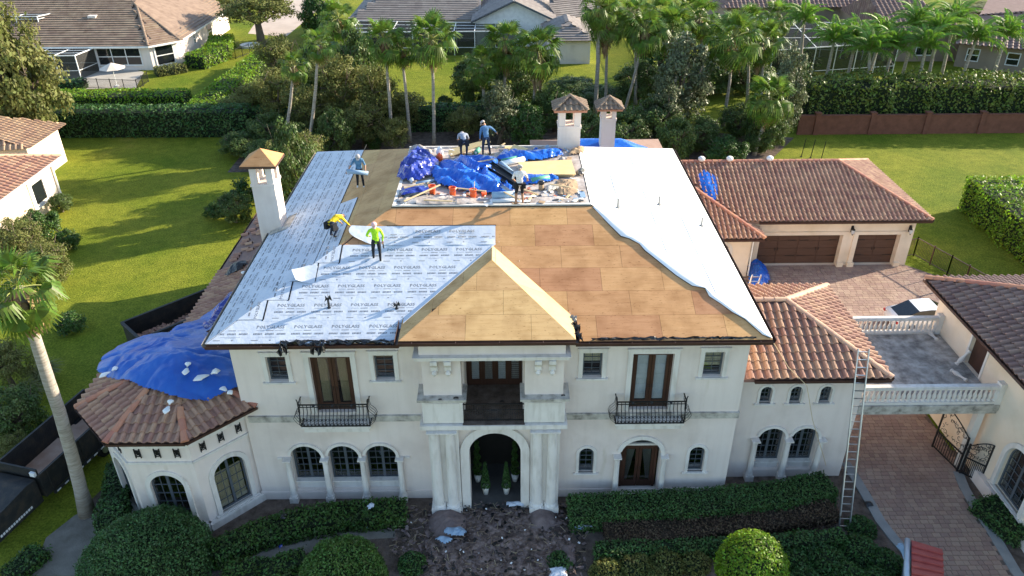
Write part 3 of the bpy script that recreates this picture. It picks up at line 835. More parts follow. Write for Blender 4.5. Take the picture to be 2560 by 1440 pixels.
# --- juliet balconies
def juliet(xc, label):
    x0, x1 = xc - 1.37, xc + 1.37
    b = MB(); b.box(x0 + .06, x1 - .06, 23.88, 24.33, 4.16, 4.40); b.box(x0 - .02, x1 + .02, 23.80, 24.33, 4.40, 4.50)
    bo = b.build('balcony', 'trim', man)
    for x in (x0 + .45, x1 - .45):
        c = MB(); pts = [(x - .11, 24.30, 4.16), (x - .11, 23.95, 4.16), (x - .11, 24.05, 4.0), (x - .11, 24.22, 3.9), (x - .11, 24.30, 3.84)]
        c.prism(pts, (.22, 0, 0)); c.build('corbel', 'trim', bo)
    r = MB()
    top = 5.62
    def bay(x, side=0):
        P = []
        for t in range(7):
            f_ = t / 6
            bulge = .30 * sin(pi * min(1, f_ * 1.45)) if f_ < .69 else 0.0
            P.append((bulge, 4.52 + (top - 4.52) * f_))
        return P
    n = 18
    for k in range(n + 1):
        x = x0 + .04 + (x1 - x0 - .08) * k / n
        r.tube([(x, 23.84 - d, z) for d, z in bay(x)], .016, 4)
        if k < n:
            xm = x + (x1 - x0 - .08) / n / 2
            for zc, rr in ((4.78, .055), (5.02, .05)):
                r.tube([(xm + rr * cos(a_ * pi / 4), 23.60, zc + rr * sin(a_ * pi / 4) * 1.2) for a_ in range(9)], .012, 4)
    for xs_ in (x0, x1):
        sg = -1 if xs_ == x0 else 1
        for k in range(4):
            y = 23.84 + k * .14
            r.tube([(xs_ + sg * d * .9, y, z) for d, z in bay(0)], .011, 4)
        r.bar((xs_, 23.82, top), (xs_, 24.33, top), .02)
        r.bar((xs_, 23.82, 4.53), (xs_, 24.33, 4.53), .018)
        r.tube([(xs_, 23.83, 4.5), (xs_, 23.83, top + .16), (xs_ + sg * .03, 23.83, top + .26)], .022, 5)
    r.bar((x0, 23.82, top), (x1, 23.82, top), .022); r.bar((x0, 23.82, top - .12), (x1, 23.82, top - .12), .014)
    r.bar((x0, 23.82, 4.53), (x1, 23.82, 4.53), .02)
    for k in range(3): r.lathe([(.02, 0), (.07, .03), (.02, .09)], (xc - .75 + .75 * k, 23.80, top - .06), 6)
    r.build('railing', 'iron', bo)
juliet(-6.98, ''); juliet(5.6, '')
# --- entry bay
FE = Fr((0, 23.75, 0), (1, 0, 0))
e = MB()
wall_holes(e, FE, [(-3.32, 0), (2.02, 0), (2.02, 4.62), (-3.32, 4.62)], [arch(-1.68, .43, .02, 3.2)], .55)
e.box(-3.32, -3.30, 23.76, 24.36, 0, 4.62); e.box(2.0, 2.02, 23.76, 24.36, 0, 4.62)
e.box(-3.33, -1.86, 23.62, 24.34, 6.2, 7.98); e.box(.58, 2.07, 23.62, 24.34, 6.2, 7.98)
e.box(-3.39, 2.10, 23.55, 24.38, 8.16, 8.93)
# loggia: side, back and ceiling
e.box(-1.86, -1.80, 24.34, 26.1, 4.86, 8.16); e.box(.52, .58, 24.34, 26.1, 4.86, 8.16)
e.box(-1.80, .52, 24.4, 26.1, 7.98, 8.15)
# vestibule, its shade put in by a near-black colour
ev_ = MB(); ev_.box(-2.1, -2.02, 24.3, 26.4, 0, 4.6); ev_.box(.78, .86, 24.3, 26.4, 0, 4.6); ev_.box(-2.02, .78, 24.3, 26.4, 4.5, 4.6); ev_.build('vestibule', 'unlit_interior', man)
e.build('entry_wall', 'stucco', man)
e = MB(); e.box(-3.56, 2.24, 23.40, 24.36, 7.98, 8.12); e.box(-3.62, 2.30, 23.34, 24.36, 8.12, 8.165); e.build('cornice', 'trim', man)
for x0, x1 in ((-3.42, -1.84), (.56, 2.15)):
    e = MB(); e.box(x0, x1, 23.50, 24.36, 4.9, 6.04)
    e.box(x0 + .12, x1 - .12, 23.47, 23.50, 5.05, 5.9)
    e.build('pedestal', 'trim', man)
    e = MB(); e.box(x0 - .1, x1 + .1, 23.36, 24.36, 6.04, 6.10); e.box(x0 - .16, x1 + .16, 23.30, 24.36, 6.10, 6.2); e.build('sill', 'stone_worn', man)
e = MB(); e.box(-3.55, 2.26, 23.36, 25.9, 4.66, 4.86); e.box(-3.45, 2.16, 23.42, 24.0, 4.60, 4.66)
e.build('entry_ledge', 'trim', man)
e = MB(); e.box(-1.86, .58, 23.4, 26.0, 4.862, 4.885); e.build('loggia_floor', 'mulch', man)
for x in (-2.85, -2.33, 1.08, 1.62):
    c = MB()
    c.prism([(x - .13, 23.60, 7.96), (x - .13, 23.30 + .06, 7.96), (x - .13, 23.36, 7.80), (x - .13, 23.5, 7.62), (x - .13, 23.52, 7.42), (x - .13, 23.60, 7.36)], (.26, 0, 0))
    c.lathe([(.05, -.12), (.11, 0), (.05, .12)], (x, 23.5, 7.34), 8)
    c.build('corbel', 'trim', man)
for x in (-3.02, -2.42, 1.10, 1.70): column(man, (x, 23.52), .18, 4.6, .215, .45)
for x0, x1 in ((-3.30, -2.05), (.80, 2.02)):
    e = MB(); e.box(x0, x1, 23.28, 23.78, 0, .19); e.build('plinth', 'trim', man)
    e = MB(); e.box(x0 + .02, x1 - .02, 23.58, 23.76, .19, 4.598); e.build('pilaster', 'trim', man)
I = arch(-1.68, .43, .02, 3.2, 20); O = arch(-2.04, .79, .02, 3.2, 20); I = I[1:] + I[:1]; O = O[1:] + O[:1]
mb = MB(); band(mb, FE, I, O, -.005, .14); mb.build('arch_surround', 'trim', man)
# loggia doors
FB = Fr((0, 26.0, 0), (1, 0, 0))
dm = MB(); dm.box(-1.80, .52, 25.96, 26.1, 4.87, 7.98); do = dm.build('door', 'door_wood', man)
for k in range(4):
    a0 = -1.70 + k * .55
    lf = MB(); I = [(a0 + .13, 5.22), (a0 + .43, 5.22), (a0 + .43, 7.75), (a0 + .13, 7.75)]
    q = [(a0, 4.95), (a0 + .53, 4.95), (a0 + .53, 7.92), (a0, 7.92)]
    band(lf, FB, I, q, .05, .09, True); lf.build('door_leaf', 'door_wood', do)
    MB().prism([FB.to(*p, .060) for p in I], FB.N * .006).build('pane', 'pane', do)
    bl = MB()
    for j in range(24):
        z = 5.24 + j * .105
        bl.obox(FB.to(a0 + .28, z, .052), FB.X, FB.Z, FB.N, .15, .045 if k in (0, 2) else .036, .003)
    bl.build('blind', 'blind' if k in (0, 2) else 'curtain_grey', do)
# loggia railing
r = MB()
for k in range(27):
    x = -1.82 + k * .092
    r.bar((x, 23.62, 4.88), (x, 23.62, 5.72), .006)
r.bar((-1.86, 23.62, 5.74), (.58, 23.62, 5.74), .02); r.bar((-1.86, 23.62, 4.95), (.58, 23.62, 4.95), .015); r.bar((-1.86, 23.62, 5.45), (.58, 23.62, 5.45), .01)
for rr in (.16, .22, .28): r.tube([(-.64 + rr * 1.3 * cos(a_ * pi / 8), 23.60, 5.22 + rr * sin(a_ * pi / 8)) for a_ in range(17)], .010, 4)
for sx in (-1, 1):
    for k in range(4):
        xc = -.64 + sx * (.48 + k * .2)
        r.tube([(xc + .07 * cos(a_ * pi / 5), 23.60, 5.3 + .07 * sin(a_ * pi / 5)) for a_ in range(11)], .008, 4)
r.build('railing', 'iron', man)
# entrance door in the vestibule, coloured near-black for the shade there
dm = MB(); dm.box(-2.02, .78, 26.3, 26.4, 0, 4.6); dm.box(-1.5, -.62, 26.26, 26.3, .1, 2.5); dm.box(-.60, .28, 26.26, 26.3, .1, 2.5)
dm.build('front_door', 'unlit_interior', man)
fl = MB(); fl.box(-2.02, .78, 23.6, 26.3, .012, .10); fl.build('porch_floor', 'porch_shade', man)  # floor colour carries the shade inside the arch
nt_ = MB(); nt_.box(-.10, .24, 26.24, 26.26, 2.62, 3.0); so_ = nt_.build('notice', 'sign_blue', man); nt_ = MB(); nt_.box(-.02, .17, 26.228, 26.238, 2.70, 2.93); nt_.build('paper', 'white_plastic', so_)
# near-black sheet closes the house; unlit rooms are put into its colour
c = MB(); c.box(-10.7, 9.2, 26.5, 26.55, 0, 8.4); c.build('unlit_backing', 'unlit_interior', man)
# ------------------------------------------------------------------ main roof body
rb = MB()
cor = [(XL, YF), (XR, YF), (XR, YB), (XL, YB)]; dk = [(DL, DF), (DR, DF), (DR, DB), (DL, DB)]
rb.add([(x, y, ZE) for x, y in cor] + [(x, y, ZD) for x, y in dk] + [(x, y, ZE - .16) for x, y in cor],
       [(0, 1, 5, 4), (1, 2, 6, 5), (2, 3, 7, 6), (3, 0, 4, 7), (4, 5, 6, 7), (8, 9, 1, 0), (9, 10, 2, 1), (10, 11, 3, 2), (11, 8, 0, 3), (11, 10, 9, 8)])
roof = rb.build('roof', 'roof_under', man)
# entry hip
EZ, EY, EX0, EX1 = 8.99, 23.26, -4.06, 2.43
TIP = V((-.66, 27.1, 10.25)); REND = V((-.68, 28.6, 10.25))
yl = YF + (EZ - ZE) / ((ZD - ZE) / (DF - YF))
er = MB()
er.add([(EX0, EY, EZ), (EX1, EY, EZ), TIP, REND, (EX0, yl + .2, EZ), (EX1, yl + .2, EZ), (EX0, EY, EZ - .16), (EX1, EY, EZ - .16), (EX0, yl + .2, EZ - .16), (EX1, yl + .2, EZ - .16)],
       [(0, 1, 2), (1, 5, 3, 2), (0, 2, 3, 4), (6, 7, 1, 0), (7, 9, 5, 1), (8, 6, 0, 4), (8, 9, 7, 6)])
eroof = er.build('entry_roof', 'roof_under', man)
# plywood sheets
def ply(parent, sl, poly, w_, h_, off=0., m='plywood', u0=0., skip=None, th=.014, rows=None, gap=.005):
    um = max(p[0] for p in poly); vm = max(p[1] for p in poly); lo = min(p[0] for p in poly)
    r = 0; v = 0.0
    while v < vm:
        u = lo - w_ + u0 + (w_ / 2 if r % 2 else 0) * 1.0 + (r * .37 % 1) * .5
        while u < um:
            q = clip([(u + gap, v + gap), (u + w_ - gap, v + gap), (u + w_ - gap, v + h_ - gap), (u + gap, v + h_ - gap)], poly)
            if len(q) > 2 and abs(sum(q[i][0] * q[(i + 1) % len(q)][1] - q[(i + 1) % len(q)][0] * q[i][1] for i in range(len(q)))) > .05:
                cu, cv = sum(p[0] for p in q) / len(q), sum(p[1] for p in q) / len(q)
                if not (skip and skip(cu, cv)):
                    n_ = off + rnd.uniform(0, .003)
                    sl.slab(q, n_ + .002, n_ + th).build('plywood_sheet', m, parent)
            u += w_
        v += h_; r += 1
ply(roof, SF, polyF, 2.44, 1.215, skip=lambda u, v: u < 4.5 and v < 4)
ply(roof, SLf, polyL, 2.44, 1.215, skip=lambda u, v: v < 1.8, m='plywood_tan')
SEf = Slope((EX0, EY, EZ), (1, 0, 0), (0, TIP.y - EY, TIP.z - EZ)); he = V((0, TIP.y - EY, TIP.z - EZ)).length
ply(eroof, SEf, [(0, 0), (EX1 - EX0, 0), (TIP.x - EX0, he)], 2.44, 1.215, m='plywood_tan')
SEl = Slope((EX0, yl + .2, EZ), (0, -1, 0), (REND.x - EX0, 0, REND.z - EZ))
SEr = Slope((EX1, EY, EZ), (0, 1, 0), (REND.x - EX1, 0, REND.z - EZ))
def uvp(sl, p): q = V(p) - sl.O; return (q.dot(sl.U), q.dot(sl.Vv))
pl = [uvp(SEl, p) for p in ((EX0, yl + .2, EZ), (EX0, EY, EZ), TIP, REND)]
pr = [uvp(SEr, p) for p in ((EX1, EY, EZ), (EX1, yl + .2, EZ), REND, TIP)]
ply(eroof, SEl, pl, 2.44, 1.215, m='plywood_tan')
ply(eroof, SEr, pr, 2.6, 3.2, m='plywood_pale')  # right face in a paler plywood than the front
# gutters and fascia
gz = ZE - .03
for a, b in (((XL, YF, gz), (EX0 - .05, YF, gz)), ((EX1 + .05, YF, gz), (XR, YF, gz)), ((XR, YF, gz), (XR, YB, gz))): gutter(man, a, b)
gutter(man, (XL, YB, gz), (XL, YF, gz), 'gutter_old')
gutter(man, (EX0, EY, EZ - .03), (EX1, EY, EZ - .03)); gutter(man, (EX0, yl + .2, EZ - .03), (EX0, EY, EZ - .03)); gutter(man, (EX1, EY, EZ - .03), (EX1, yl + .2, EZ - .03))
gutter(man, (XR, YB, gz), (XL, YB, gz))
# ------------------------------------------------------------------ underlayment with print
PG = text_tris('POLYGLASS', .20)
def print_on(sl, parent, region, u0, v0, du, rows_, n, vert=False):
    """print marks: brand word, rules, row of small blocks, pill marks"""
    mb = MB()
    def put(vs, fs, cu, cv):
        ok = all(inside((cu + x, cv + y), region) for x, y in ((-.6, -.12), (.6, -.12), (.6, .12), (-.6, .12)))
        if ok: mb.add([sl.to(cu + x, cv + y, n) for x, y in vs], fs)
    def rect(a, b, c, d):
        if inside((a, c), region) and inside((b, d), region): mb.add([sl.to(a, c, n), sl.to(b, c, n), sl.to(b, d, n), sl.to(a, d, n)], [(0, 1, 2, 3)])
    W = max(p[0] for p in PG[0]) * 2
    k = 1.06 / W
    big = ([(x * k, y * 1.0) for x, y in PG[0]], PG[1])
    for vv in rows_:
        u = u0 + rnd.uniform(0, .6)
        um = max(p[0] for p in region)
        while u < um:
            put(big[0], big[1], u, vv + .70)
            rect(u - .5, u - .2, vv + .535, vv + .547); rect(u + .2, u + .5, vv + .535, vv + .547); rect(u - .14, u + .14, vv + .525, vv + .555)
            for j in (-1, 0, 1):
                for g in range(6):
                    c_ = u + j * .44 - .15 + g * .056
                    rect(c_, c_ + .036 + .006 * (g % 2), vv + .345 + .012 * (g % 3), vv + .42)
                    rect(c_ + .012, c_ + .044, vv + .34, vv + .36)
            rect(u - .38, u + .38, vv + .235, vv + .243); rect(u - .22, u + .22, vv + .195, vv + .202)
            rect(u - .62, u - .36, vv + .07, vv + .10); rect(u + .06, u + .12, vv + .065, vv + .115)
            u += 1.42
    if mb.v: mb.build('print', 'print_grey', parent)
TH = .012
# front slope: six courses, stepped at the hip, ending at the entry valley
edges_y = [861, 800.8, 752, 705.5, 660, 614.7, 569]
vcs = [max(0.0, SF.uv(760, y)[1]) for y in edges_y]
vcs[0] = .01
left_px = [538, 664, 727, 792, 852, 862]
right_pts = [SF.uv(x, y) for x, y in ((1012, 862), (1018, 795), (1240, 612), (1240, 560))]
def ru(v):
    P = right_pts
    for (u0, v0), (u1, v1) in zip(P, P[1:]):
        if v <= v1: return u0 + (u1 - u0) * max(0, v - v0) / max(1e-6, v1 - v0)
    return P[-1][0]
for i in range(6):
    v0, v1 = vcs[i] - (.06 if i else 0), vcs[i + 1]
    um = SF.uv(left_px[i], (edges_y[i] + edges_y[i + 1]) / 2)[0]
    hu = lambda v: v / LF * (DL - XL)
    ul0, ul1 = (max(um, hu(v0) + .02), max(um, hu(v1) + .02)) if i else (hu(v0) + .02, hu(v1) + .02)
    q = [(ul0, v0), (ru(v0), v0), (ru(v1), v1), (ul1, v1)]
    n0 = .020 + .003 * (i % 2) + .004
    if i < 5:
        st = SF.slab(q, n0, n0 + TH).build('underlayment_strip', 'membrane', roof)
    else:
        # top course: loose, its left end lifted and curled
        mb = MB(); N_ = 34; Mv = 10
        vs = []
        for a in range(N_ + 1):
            for b in range(Mv + 1):
                t = a / N_; s_ = b / Mv
                u = (q[0][0] + .15) * (1 - t) + q[1][0] * t; v = v0 + (v1 - v0) * s_
                corner = max(0, 1 - t / .22)
                v_ = v + (1 - s_) * corner ** 2 * .25
                # rounded, lifted left end
                cur = (2 * (s_ - .72)) ** 2 * .5 * corner
                lift = n0 + .02 + .07 * corner ** 2 + .018 * sin(u * 5 + s_ * 2) * (1 - s_)
                vs.append(SF.to(u + cur * .6, v_, lift))
        fs = [(a * (Mv + 1) + b, (a + 1) * (Mv + 1) + b, (a + 1) * (Mv + 1) + b + 1, a * (Mv + 1) + b + 1) for a in range(N_) for b in range(Mv)]
        st = mb.add(vs, fs).build('underlayment_strip', 'membrane', roof, True)
        q = [(q[0][0] + 1.3, q[0][1]), q[1], q[2], (q[3][0] + 1.0, q[3][1])]
    print_on(SF, st, q, q[0][0] + .75, 0, 1.42, [v0 + .06], n0 + TH + (.003 if i < 5 else .032))
    if 0 < i < 6:
        ed = SF.slab([(ul0 - .03, v0 + .02), (ul0 + .01, v0 + .02), (ul1 + .01, v1), (ul1 - .03, v1)], n0 - .004, n0 + TH + .004)
        ed.build('black_edge', 'black_edge', roof)  # shadow of the sheet's thickness painted as a black strip
ed = SF.slab([(ul1 + .9, vcs[6] - .01), (ru(vcs[6]), vcs[6] - .01), (ru(vcs[6]), vcs[6] + .03), (ul1 + .9, vcs[6] + .03)], .018, .05); ed.build('black_edge', 'black_edge', roof)
# valley strip along the left side of the entry hip
vq = [uvp(SEl, p) for p in ((EX0 + .05, yl + .15, EZ), (EX0 + .05, EY + .5, EZ), (EX0 + .05, EY + .5, EZ))]
VA, VB = V((EX0 + .02, yl + .25, EZ)), REND
vu = [SEl.uv(*p) for p in ((1016, 800), (1030, 788), (1232, 632), (1232, 604))]
a_, b_ = uvp(SEl, (EX0 + .05, yl + .1, EZ)), uvp(SEl, REND)
dv = V((b_[0] - a_[0], b_[1] - a_[1], 0)).normalized(); pv = V((-dv.y, dv.x, 0)) * (-1)
vs2 = [(a_[0], a_[1]), (a_[0] + .52, a_[1] + .02), (b_[0] + .42, b_[1]), (b_[0], b_[1])]
SEl.slab(vs2, .018, .03).build('valley_strip', 'membrane', eroof)
# left slope: five courses running along the eave
Lv = [0.005]
for k in range(7): Lv.append(Lv[-1] + .92)
cutB = [0, 0, 0, 0, 0]
def lcol(i):
    v0, v1 = Lv[i] - (.05 if i else 0), Lv[i + 1]
    h0 = lambda v: v / LL * (YB - DB); h1 = lambda v: WY - v / LL * (DF - YF)
    u0a, u0b = h0(v0) + .02, h0(v1) + .02
    u1a, u1b = h1(v0) - .01, h1(v1) - .01
    return v0, v1, u0a, u0b, u1a, u1b
for i in range(5):
    v0, v1, u0a, u0b, u1a, u1b = lcol(i)
    if i == 4: u0a = u0b = SLf.uv(880, 500)[0]
    if i == 3: pass
    n0 = .022 + .003 * (i % 2)
    q = [(u0a, v0), (u1a, v0), (u1b, v1), (u0b, v1)]
    st = SLf.slab(q, n0, n0 + TH).build('underlayment_strip', 'membrane', roof)
    print_on(SLf, st, q, u0a + .8, 0, 1.42, [v0], n0 + TH + .003)
    if i >= 3:
        SLf.slab([(u0a, v1 - .005), (u1b, v1 - .005), (u1b, v1 + .02), (u0a, v1 + .02)], .018, n0 + TH + .004).build('black_edge', 'black_edge', roof)
# laps of the side courses folded over the hip on to the front
for i in range(1, 5):
    v0, v1 = vcs[i], vcs[i + 1]
    uh = v0 / LF * (DL - XL); uh1 = v1 / LF * (DL - XL)
    um = SF.uv(left_px[i], (edges_y[i] + edges_y[i + 1]) / 2)[0]
    if um - uh < .15: um = uh + .5
    q = [(uh, v0 + .02), (um - .02, v0 + .02), (um - .02, v1), (uh1, v1)]
    st = SF.slab(q, .036, .036 + TH).build('hip_lap', 'membrane', roof)
    W = max(p[0] for p in PG[0]) * 2
    mb = MB(); cu, cv = um - .30, (v0 + v1) / 2
    vsr = [(cu - y * .8, cv + x * (.84 / W)) for x, y in PG[0]]
    mb.add([SF.to(u, v, .036 + TH + .003) for u, v in vsr], PG[1])
    for g in range(3): mb.add([SF.to(u, v, .036 + TH + .003) for u, v in ((cu - .3, cv - .3 + g * .28), (cu - .24, cv - .3 + g * .28), (cu - .24, cv - .12 + g * .28), (cu - .3, cv - .12 + g * .28))], [(0, 1, 2, 3)])
    mb.build('print', 'print_grey', st)
    SF.slab([(um - .02, v0), (um + .035, v0), (um + .035, v1), (um - .02, v1)], .018, .05).build('black_edge', 'black_edge', roof)  # black strip drawn for the shadow at the lap's cut end
# one curled lap end
cv0, cv1 = vcs[3], vcs[3] + .95
uu = SF.uv(792, 690)[0]
mb = MB(); vs = []
for a in range(11):
    for b in range(9):
        t, s_ = a / 10, b / 8
        u = uu - 1.0 + .98 * t; lift = .055 + .15 * (1 - t) ** 3
        v = cv0 - .02 + (cv1 - cv0) * s_ * (.55 + .45 * min(1, t * 1.6)) - .12 * t
        vs.append(SF.to(u + .25 * (1 - s_) * (1 - t), v, lift))
mb.add(vs, [(a * 9 + b, (a + 1) * 9 + b, (a + 1) * 9 + b + 1, a * 9 + b + 1) for a in range(10) for b in range(8)])
mb.build('hip_lap', 'membrane', roof, True)
# right slope: white sheet with a ragged edge folded over the front hip
WQ = [(0.02, .02), (WY - .02, .02), (DB - YF + .1, LR - .02), (DF - YF, LR - .02)]
mb = MB(); nu, nv = 60, 20; vs = []
for a in range(nu + 1):
    for b in range(nv + 1):
        t, s_ = a / nu, b / nv
        v = .02 + (LR - .04) * s_
        u0_, u1_ = v / LR * (DF - YF), WY - v / LR * (YB - DB)
        u = u0_ + (u1_ - u0_) * t
        w3 = noise.noise(V((u * .45, v * .8, 3.1))) * .02 + noise.noise(V((u * 1.7, v * 1.9, 9.1))) * .006
        vs.append(SRt.to(u, v, .045 + w3 * min(1, t * 12, s_ * 12, (1 - s_) * 12)))
mb.add(vs, [(a * (nv + 1) + b, (a + 1) * (nv + 1) + b, (a + 1) * (nv + 1) + b + 1, a * (nv + 1) + b + 1) for a in range(nu) for b in range(nv)])
mb.build('white_underlayment', 'membrane_white', roof, True)
# seams on the white sheet
for s0 in (.27, .52, .77):
    v = LR * s0
    SRt.slab([(v / LR * (DF - YF) + .3, v), (WY - v / LR * (YB - DB) - .2, v), (WY - v / LR * (YB - DB) - .2, v + .03), (v / LR * (DF - YF) + .3, v + .03)], .04, .070).build('seam', 'membrane', roof)
rag = [(1482, 520), (1520, 560), (1552, 592), (1573, 598), (1598, 612), (1612, 628), (1640, 650), (1690, 690), (1730, 716), (1762, 722), (1772, 742), (1800, 760), (1830, 782), (1862, 800), (1905, 838), (1925, 846)]
hipF = lambda t: SF.to((DR - XL) + (XR - DR) * t, LF * (1 - t), .0)
mb = MB(); vs = []; n_ = len(rag) - 1
for i, (x, y) in enumerate(rag):
    u, v = SF.uv(x, y)
    # nearest point on hip at the same v
    t = 1 - v / LF; hu_ = (DR - XL) + (XR - DR) * max(0, min(1, t))
    lift = .05 + .05 * abs(noise.noise(V((i * .9, 0, 0))))
    for k in range(5):
        f_ = k / 4
        vs.append(SF.to(u + (max(hu_, u) - u) * f_ + .03 * f_, v, lift * (1 - f_) + .062 * f_ + (.03 if 0 < f_ < .9 else 0)))
mb.add(vs, [(i * 5 + k, i * 5 + k + 1, (i + 1) * 5 + k + 1, (i + 1) * 5 + k) for i in range(n_) for k in range(4)])
fl_ = mb.build('white_flap', 'membrane_white', roof, True)
# black line along the ragged edge
mb = MB(); mb.tube([SF.to(*SF.uv(x, y), .035) for x, y in rag], .018, 5); mb.build('black_edge', 'black_edge', roof)
# plumbing vents
for x, y in ((1543, 522), (1646, 514), (1752, 567)):
    p = pplane(x, y, SRt.O, SRt.N)
    mb = MB(); mb.lathe([(.11, -.02), (.10, .03), (.05, .05), (.05, .42), (.04, .42)], p + SRt.N * .06, 10); mb.build('vent_pipe', 'kerb', roof)
# loose black scraps along the eaves
def scrap(parent, P, r, m, seed, name='torn_felt', n=9):
    mb = MB(); rs = random.Random(seed); vs = []
    for a in range(n + 1):
        for b in range(6):
            t, s_ = a / n, b / 5
            vs.append(V(P[0]) * (1 - t) + V(P[1]) * t + V((0, -.25 * r * s_, 0)) * 1 + V((rs.uniform(-.04, .04), rs.uniform(-.05, .05), rs.uniform(-.05, .05) - .35 * r * s_ * rs.random())))
    mb.add(vs, [(a * 6 + b, (a + 1) * 6 + b, (a + 1) * 6 + b + 1, a * 6 + b + 1) for a in range(n) for b in range(5)])
    return mb.build(name, m, parent)
def eavep(x, y=0): return SF.to(pz(x, 858, ZE).x - XL, .1, .08)
scrap(man, (eavep(715), eavep(800)), .6, 'black_plastic', 1); scrap(man, (eavep(700), eavep(722)), 1.7, 'black_plastic', 2); scrap(man, (eavep(780), eavep(815)), 1.5, 'black_plastic', 5); scrap(man, (eavep(815), eavep(985)), .45, 'black_plastic', 3, n=16)
scrap(man, (SF.to(pz(1480, 852, ZE).x - XL, .12, .05), SF.to(pz(1890, 850, ZE).x - XL, .12, .05)), .30, 'black_plastic', 4, n=34)
p = pz(1434, 800, 9.2)
for i, (x, y) in enumerate(((1432, 792), (1440, 815), (1446, 838))):
    q = pplane(x, y, SEr.O, SEr.N); scrap(man, (q + V((-.12, .1, .1)), q + V((.14, -.1, .12))), 1.0, 'stone_worn' if i == 0 else 'black_plastic', 20 + i, n=5)
# white wad at the top of the valley and one half way down
for x, y, s_ in ((1238, 603, .34), (1306, 662, .16)):
    q = pplane(x, y, SEr.O, SEr.N); scrap(man, (q + V((-s_, 0, .22)), q + V((s_, -.1, .12))), 1.3 * s_ / .3, 'membrane_white', 31 + int(x), n=7, name='crumpled_membrane')
# vents on the front courses
for x, y, h in ((823, 770, .42), (992, 772, .16)):
    q = pplane(x, y, SF.O, SF.N)
    mb = MB(); mb.lathe([(.10, -.05), (.09, .0), (.045, .02), (.045, h)], q + V((0, 0, .03)), 9)
    for a in range(5): mb.add([q + V((0, 0, h)), q + V((.16 * cos(a * 1.26), .16 * sin(a * 1.26), h * .75)), q + V((.10 * cos(a * 1.26 + .5), .10 * sin(a * 1.26 + .5), h + .16))], [(0, 1, 2)])
    mb.build('vent_pipe', 'black_plastic', roof)
# ------------------------------------------------------------------ chimneys
def chimney(x0, x1, y0, y1, zb, zs, zc, rise, over, m_cap, open_h=.75, tiled=False):
    sh = MB(); sh.box(x0, x1, y0, y1, zb, zc - open_h - .18)
    sh.box(x0 - .04, x1 + .04, y0 - .04, y1 + .04, zc - open_h - .18, zc - open_h - .05)
    t = (x1 - x0) * .30; zz0, zz1 = zc - open_h - .05, zc
    for cx0, cx1 in ((x0, x0 + t), (x1 - t, x1)):
        for cy0, cy1 in ((y0, y0 + t), (y1 - t, y1)): sh.box(cx0, cx1, cy0, cy1, zz0, zz1)
    so = sh.build('chimney', 'stucco', man)
    c = MB(); X0, X1, Y0, Y1 = x0 - over, x1 + over, y0 - over, y1 + over
    c.box(X0, X1, Y0, Y1, zc, zc + .11); c.build('chimney_cap', 'gutter' if not tiled else 'ridge', so)
    c = MB(); cx, cy = (x0 + x1) / 2, (y0 + y1) / 2
    hw = (X1 - X0) * .02
    c.add([(X0 + .01, Y0 + .01, zc + .115), (X1 - .01, Y0 + .01, zc + .115), (X1 - .01, Y1 - .01, zc + .115), (X0 + .01, Y1 - .01, zc + .115), (cx, cy, zc + .11 + rise)], [(0, 1, 4), (1, 2, 4), (2, 3, 4), (3, 0, 4)])
    co = c.build('chimney_roof', m_cap, so)
    if tiled:
        tl = Tiler(so, tile_mesh(.30, .34, 'flat_tile', 'cap_tile', .06), .30, .34)
        zz = zc + .12; ap = (cx, cy, zc + .13 + rise)
        for a, b in (((X0, Y0), (X1, Y0)), ((X1, Y0), (X1, Y1)), ((X0, Y1), (X0, Y0))): tl.plane([(*a, zz), (*b, zz), ap])
        tl.finish('cap_tile')
        for a in ((X0, Y0), (X1, Y0)): ridge_caps(so, (*a, zz), ap, 'flat_tile', .09, .3, 'cap_tile')
    return so
ch = chimney(-11.80, -10.76, 33.02, 34.08, 3.5, 0, 11.95, .58, .30, 'plywood', .8)
chimney(2.57, 3.66, 37.25, 38.2, 10.8, 0, 13.06, .50, .27, 'flat_tile', .72, True)
chimney(5.75, 6.62, 45.6, 46.5, 6.0, 0, 10.45, .55, .33, 'tile_brown', .5, True)
fl_ = MB(); fl_.add([SLf.to(*uvp(SLf, (-10.70, y, 8.85)), .05) + V((0, 0, 0)) for y in (32.9, 34.15)] + [SLf.to(*uvp(SLf, (-10.25, y, 9.0)), .045) for y in (34.3, 32.7)], [(0, 1, 2, 3)])
fl_.add([(-11.3, 32.98, 8.72), (-10.7, 32.95, 8.95), (-10.35, 32.6, 9.05), (-11.25, 32.6, 8.70)], [(0, 1, 2, 3)])
fl_.build('flashing', 'stone_worn', ch)
# ------------------------------------------------------------------ left wing, turret and right wing
TC, TZ, TA, TS = V((-13.8, 25.85, 0)), 5.15, 3.6, .37
def octo(ap, z, c=TC, k0=0):
    R_ = ap / cos(pi / 8)
    return [V((c.x + R_ * cos(pi / 8 + pi / 4 * k - pi / 2 - pi / 4), c.y + R_ * sin(pi / 8 + pi / 4 * k - pi / 2 - pi / 4), z)) for k in range(8)]
TAP = V((TC.x, TC.y, TZ + TA * TS))
WXE, WZE = -16.05, 4.0
def wing_z(x, y): return WZE + .36 * (x - WXE)
def turret_z(x, y):
    d = max((x - TC.x) * cos(pi / 4 * k) + (y - TC.y) * sin(pi / 4 * k) for k in range(8))
    return TZ + TS * (TA - d)
def low_z(x, y): return max(turret_z(x, y), wing_z(x, y) if y > 27.5 else 0)
oe = octo(TA, TZ); ow = octo(3.08, 0)
tb = MB(); tb.add(oe + [TAP] + [p - V((0, 0, .14)) for p in oe], [(i, (i + 1) % 8, 8) for i in range(8)] + [(9 + i, 9 + (i + 1) % 8, (i + 1) % 8, i) for i in range(8)] + [tuple(9 + i for i in reversed(range(8)))])
troof = tb.build('turret_roof', 'tile_brown', man)
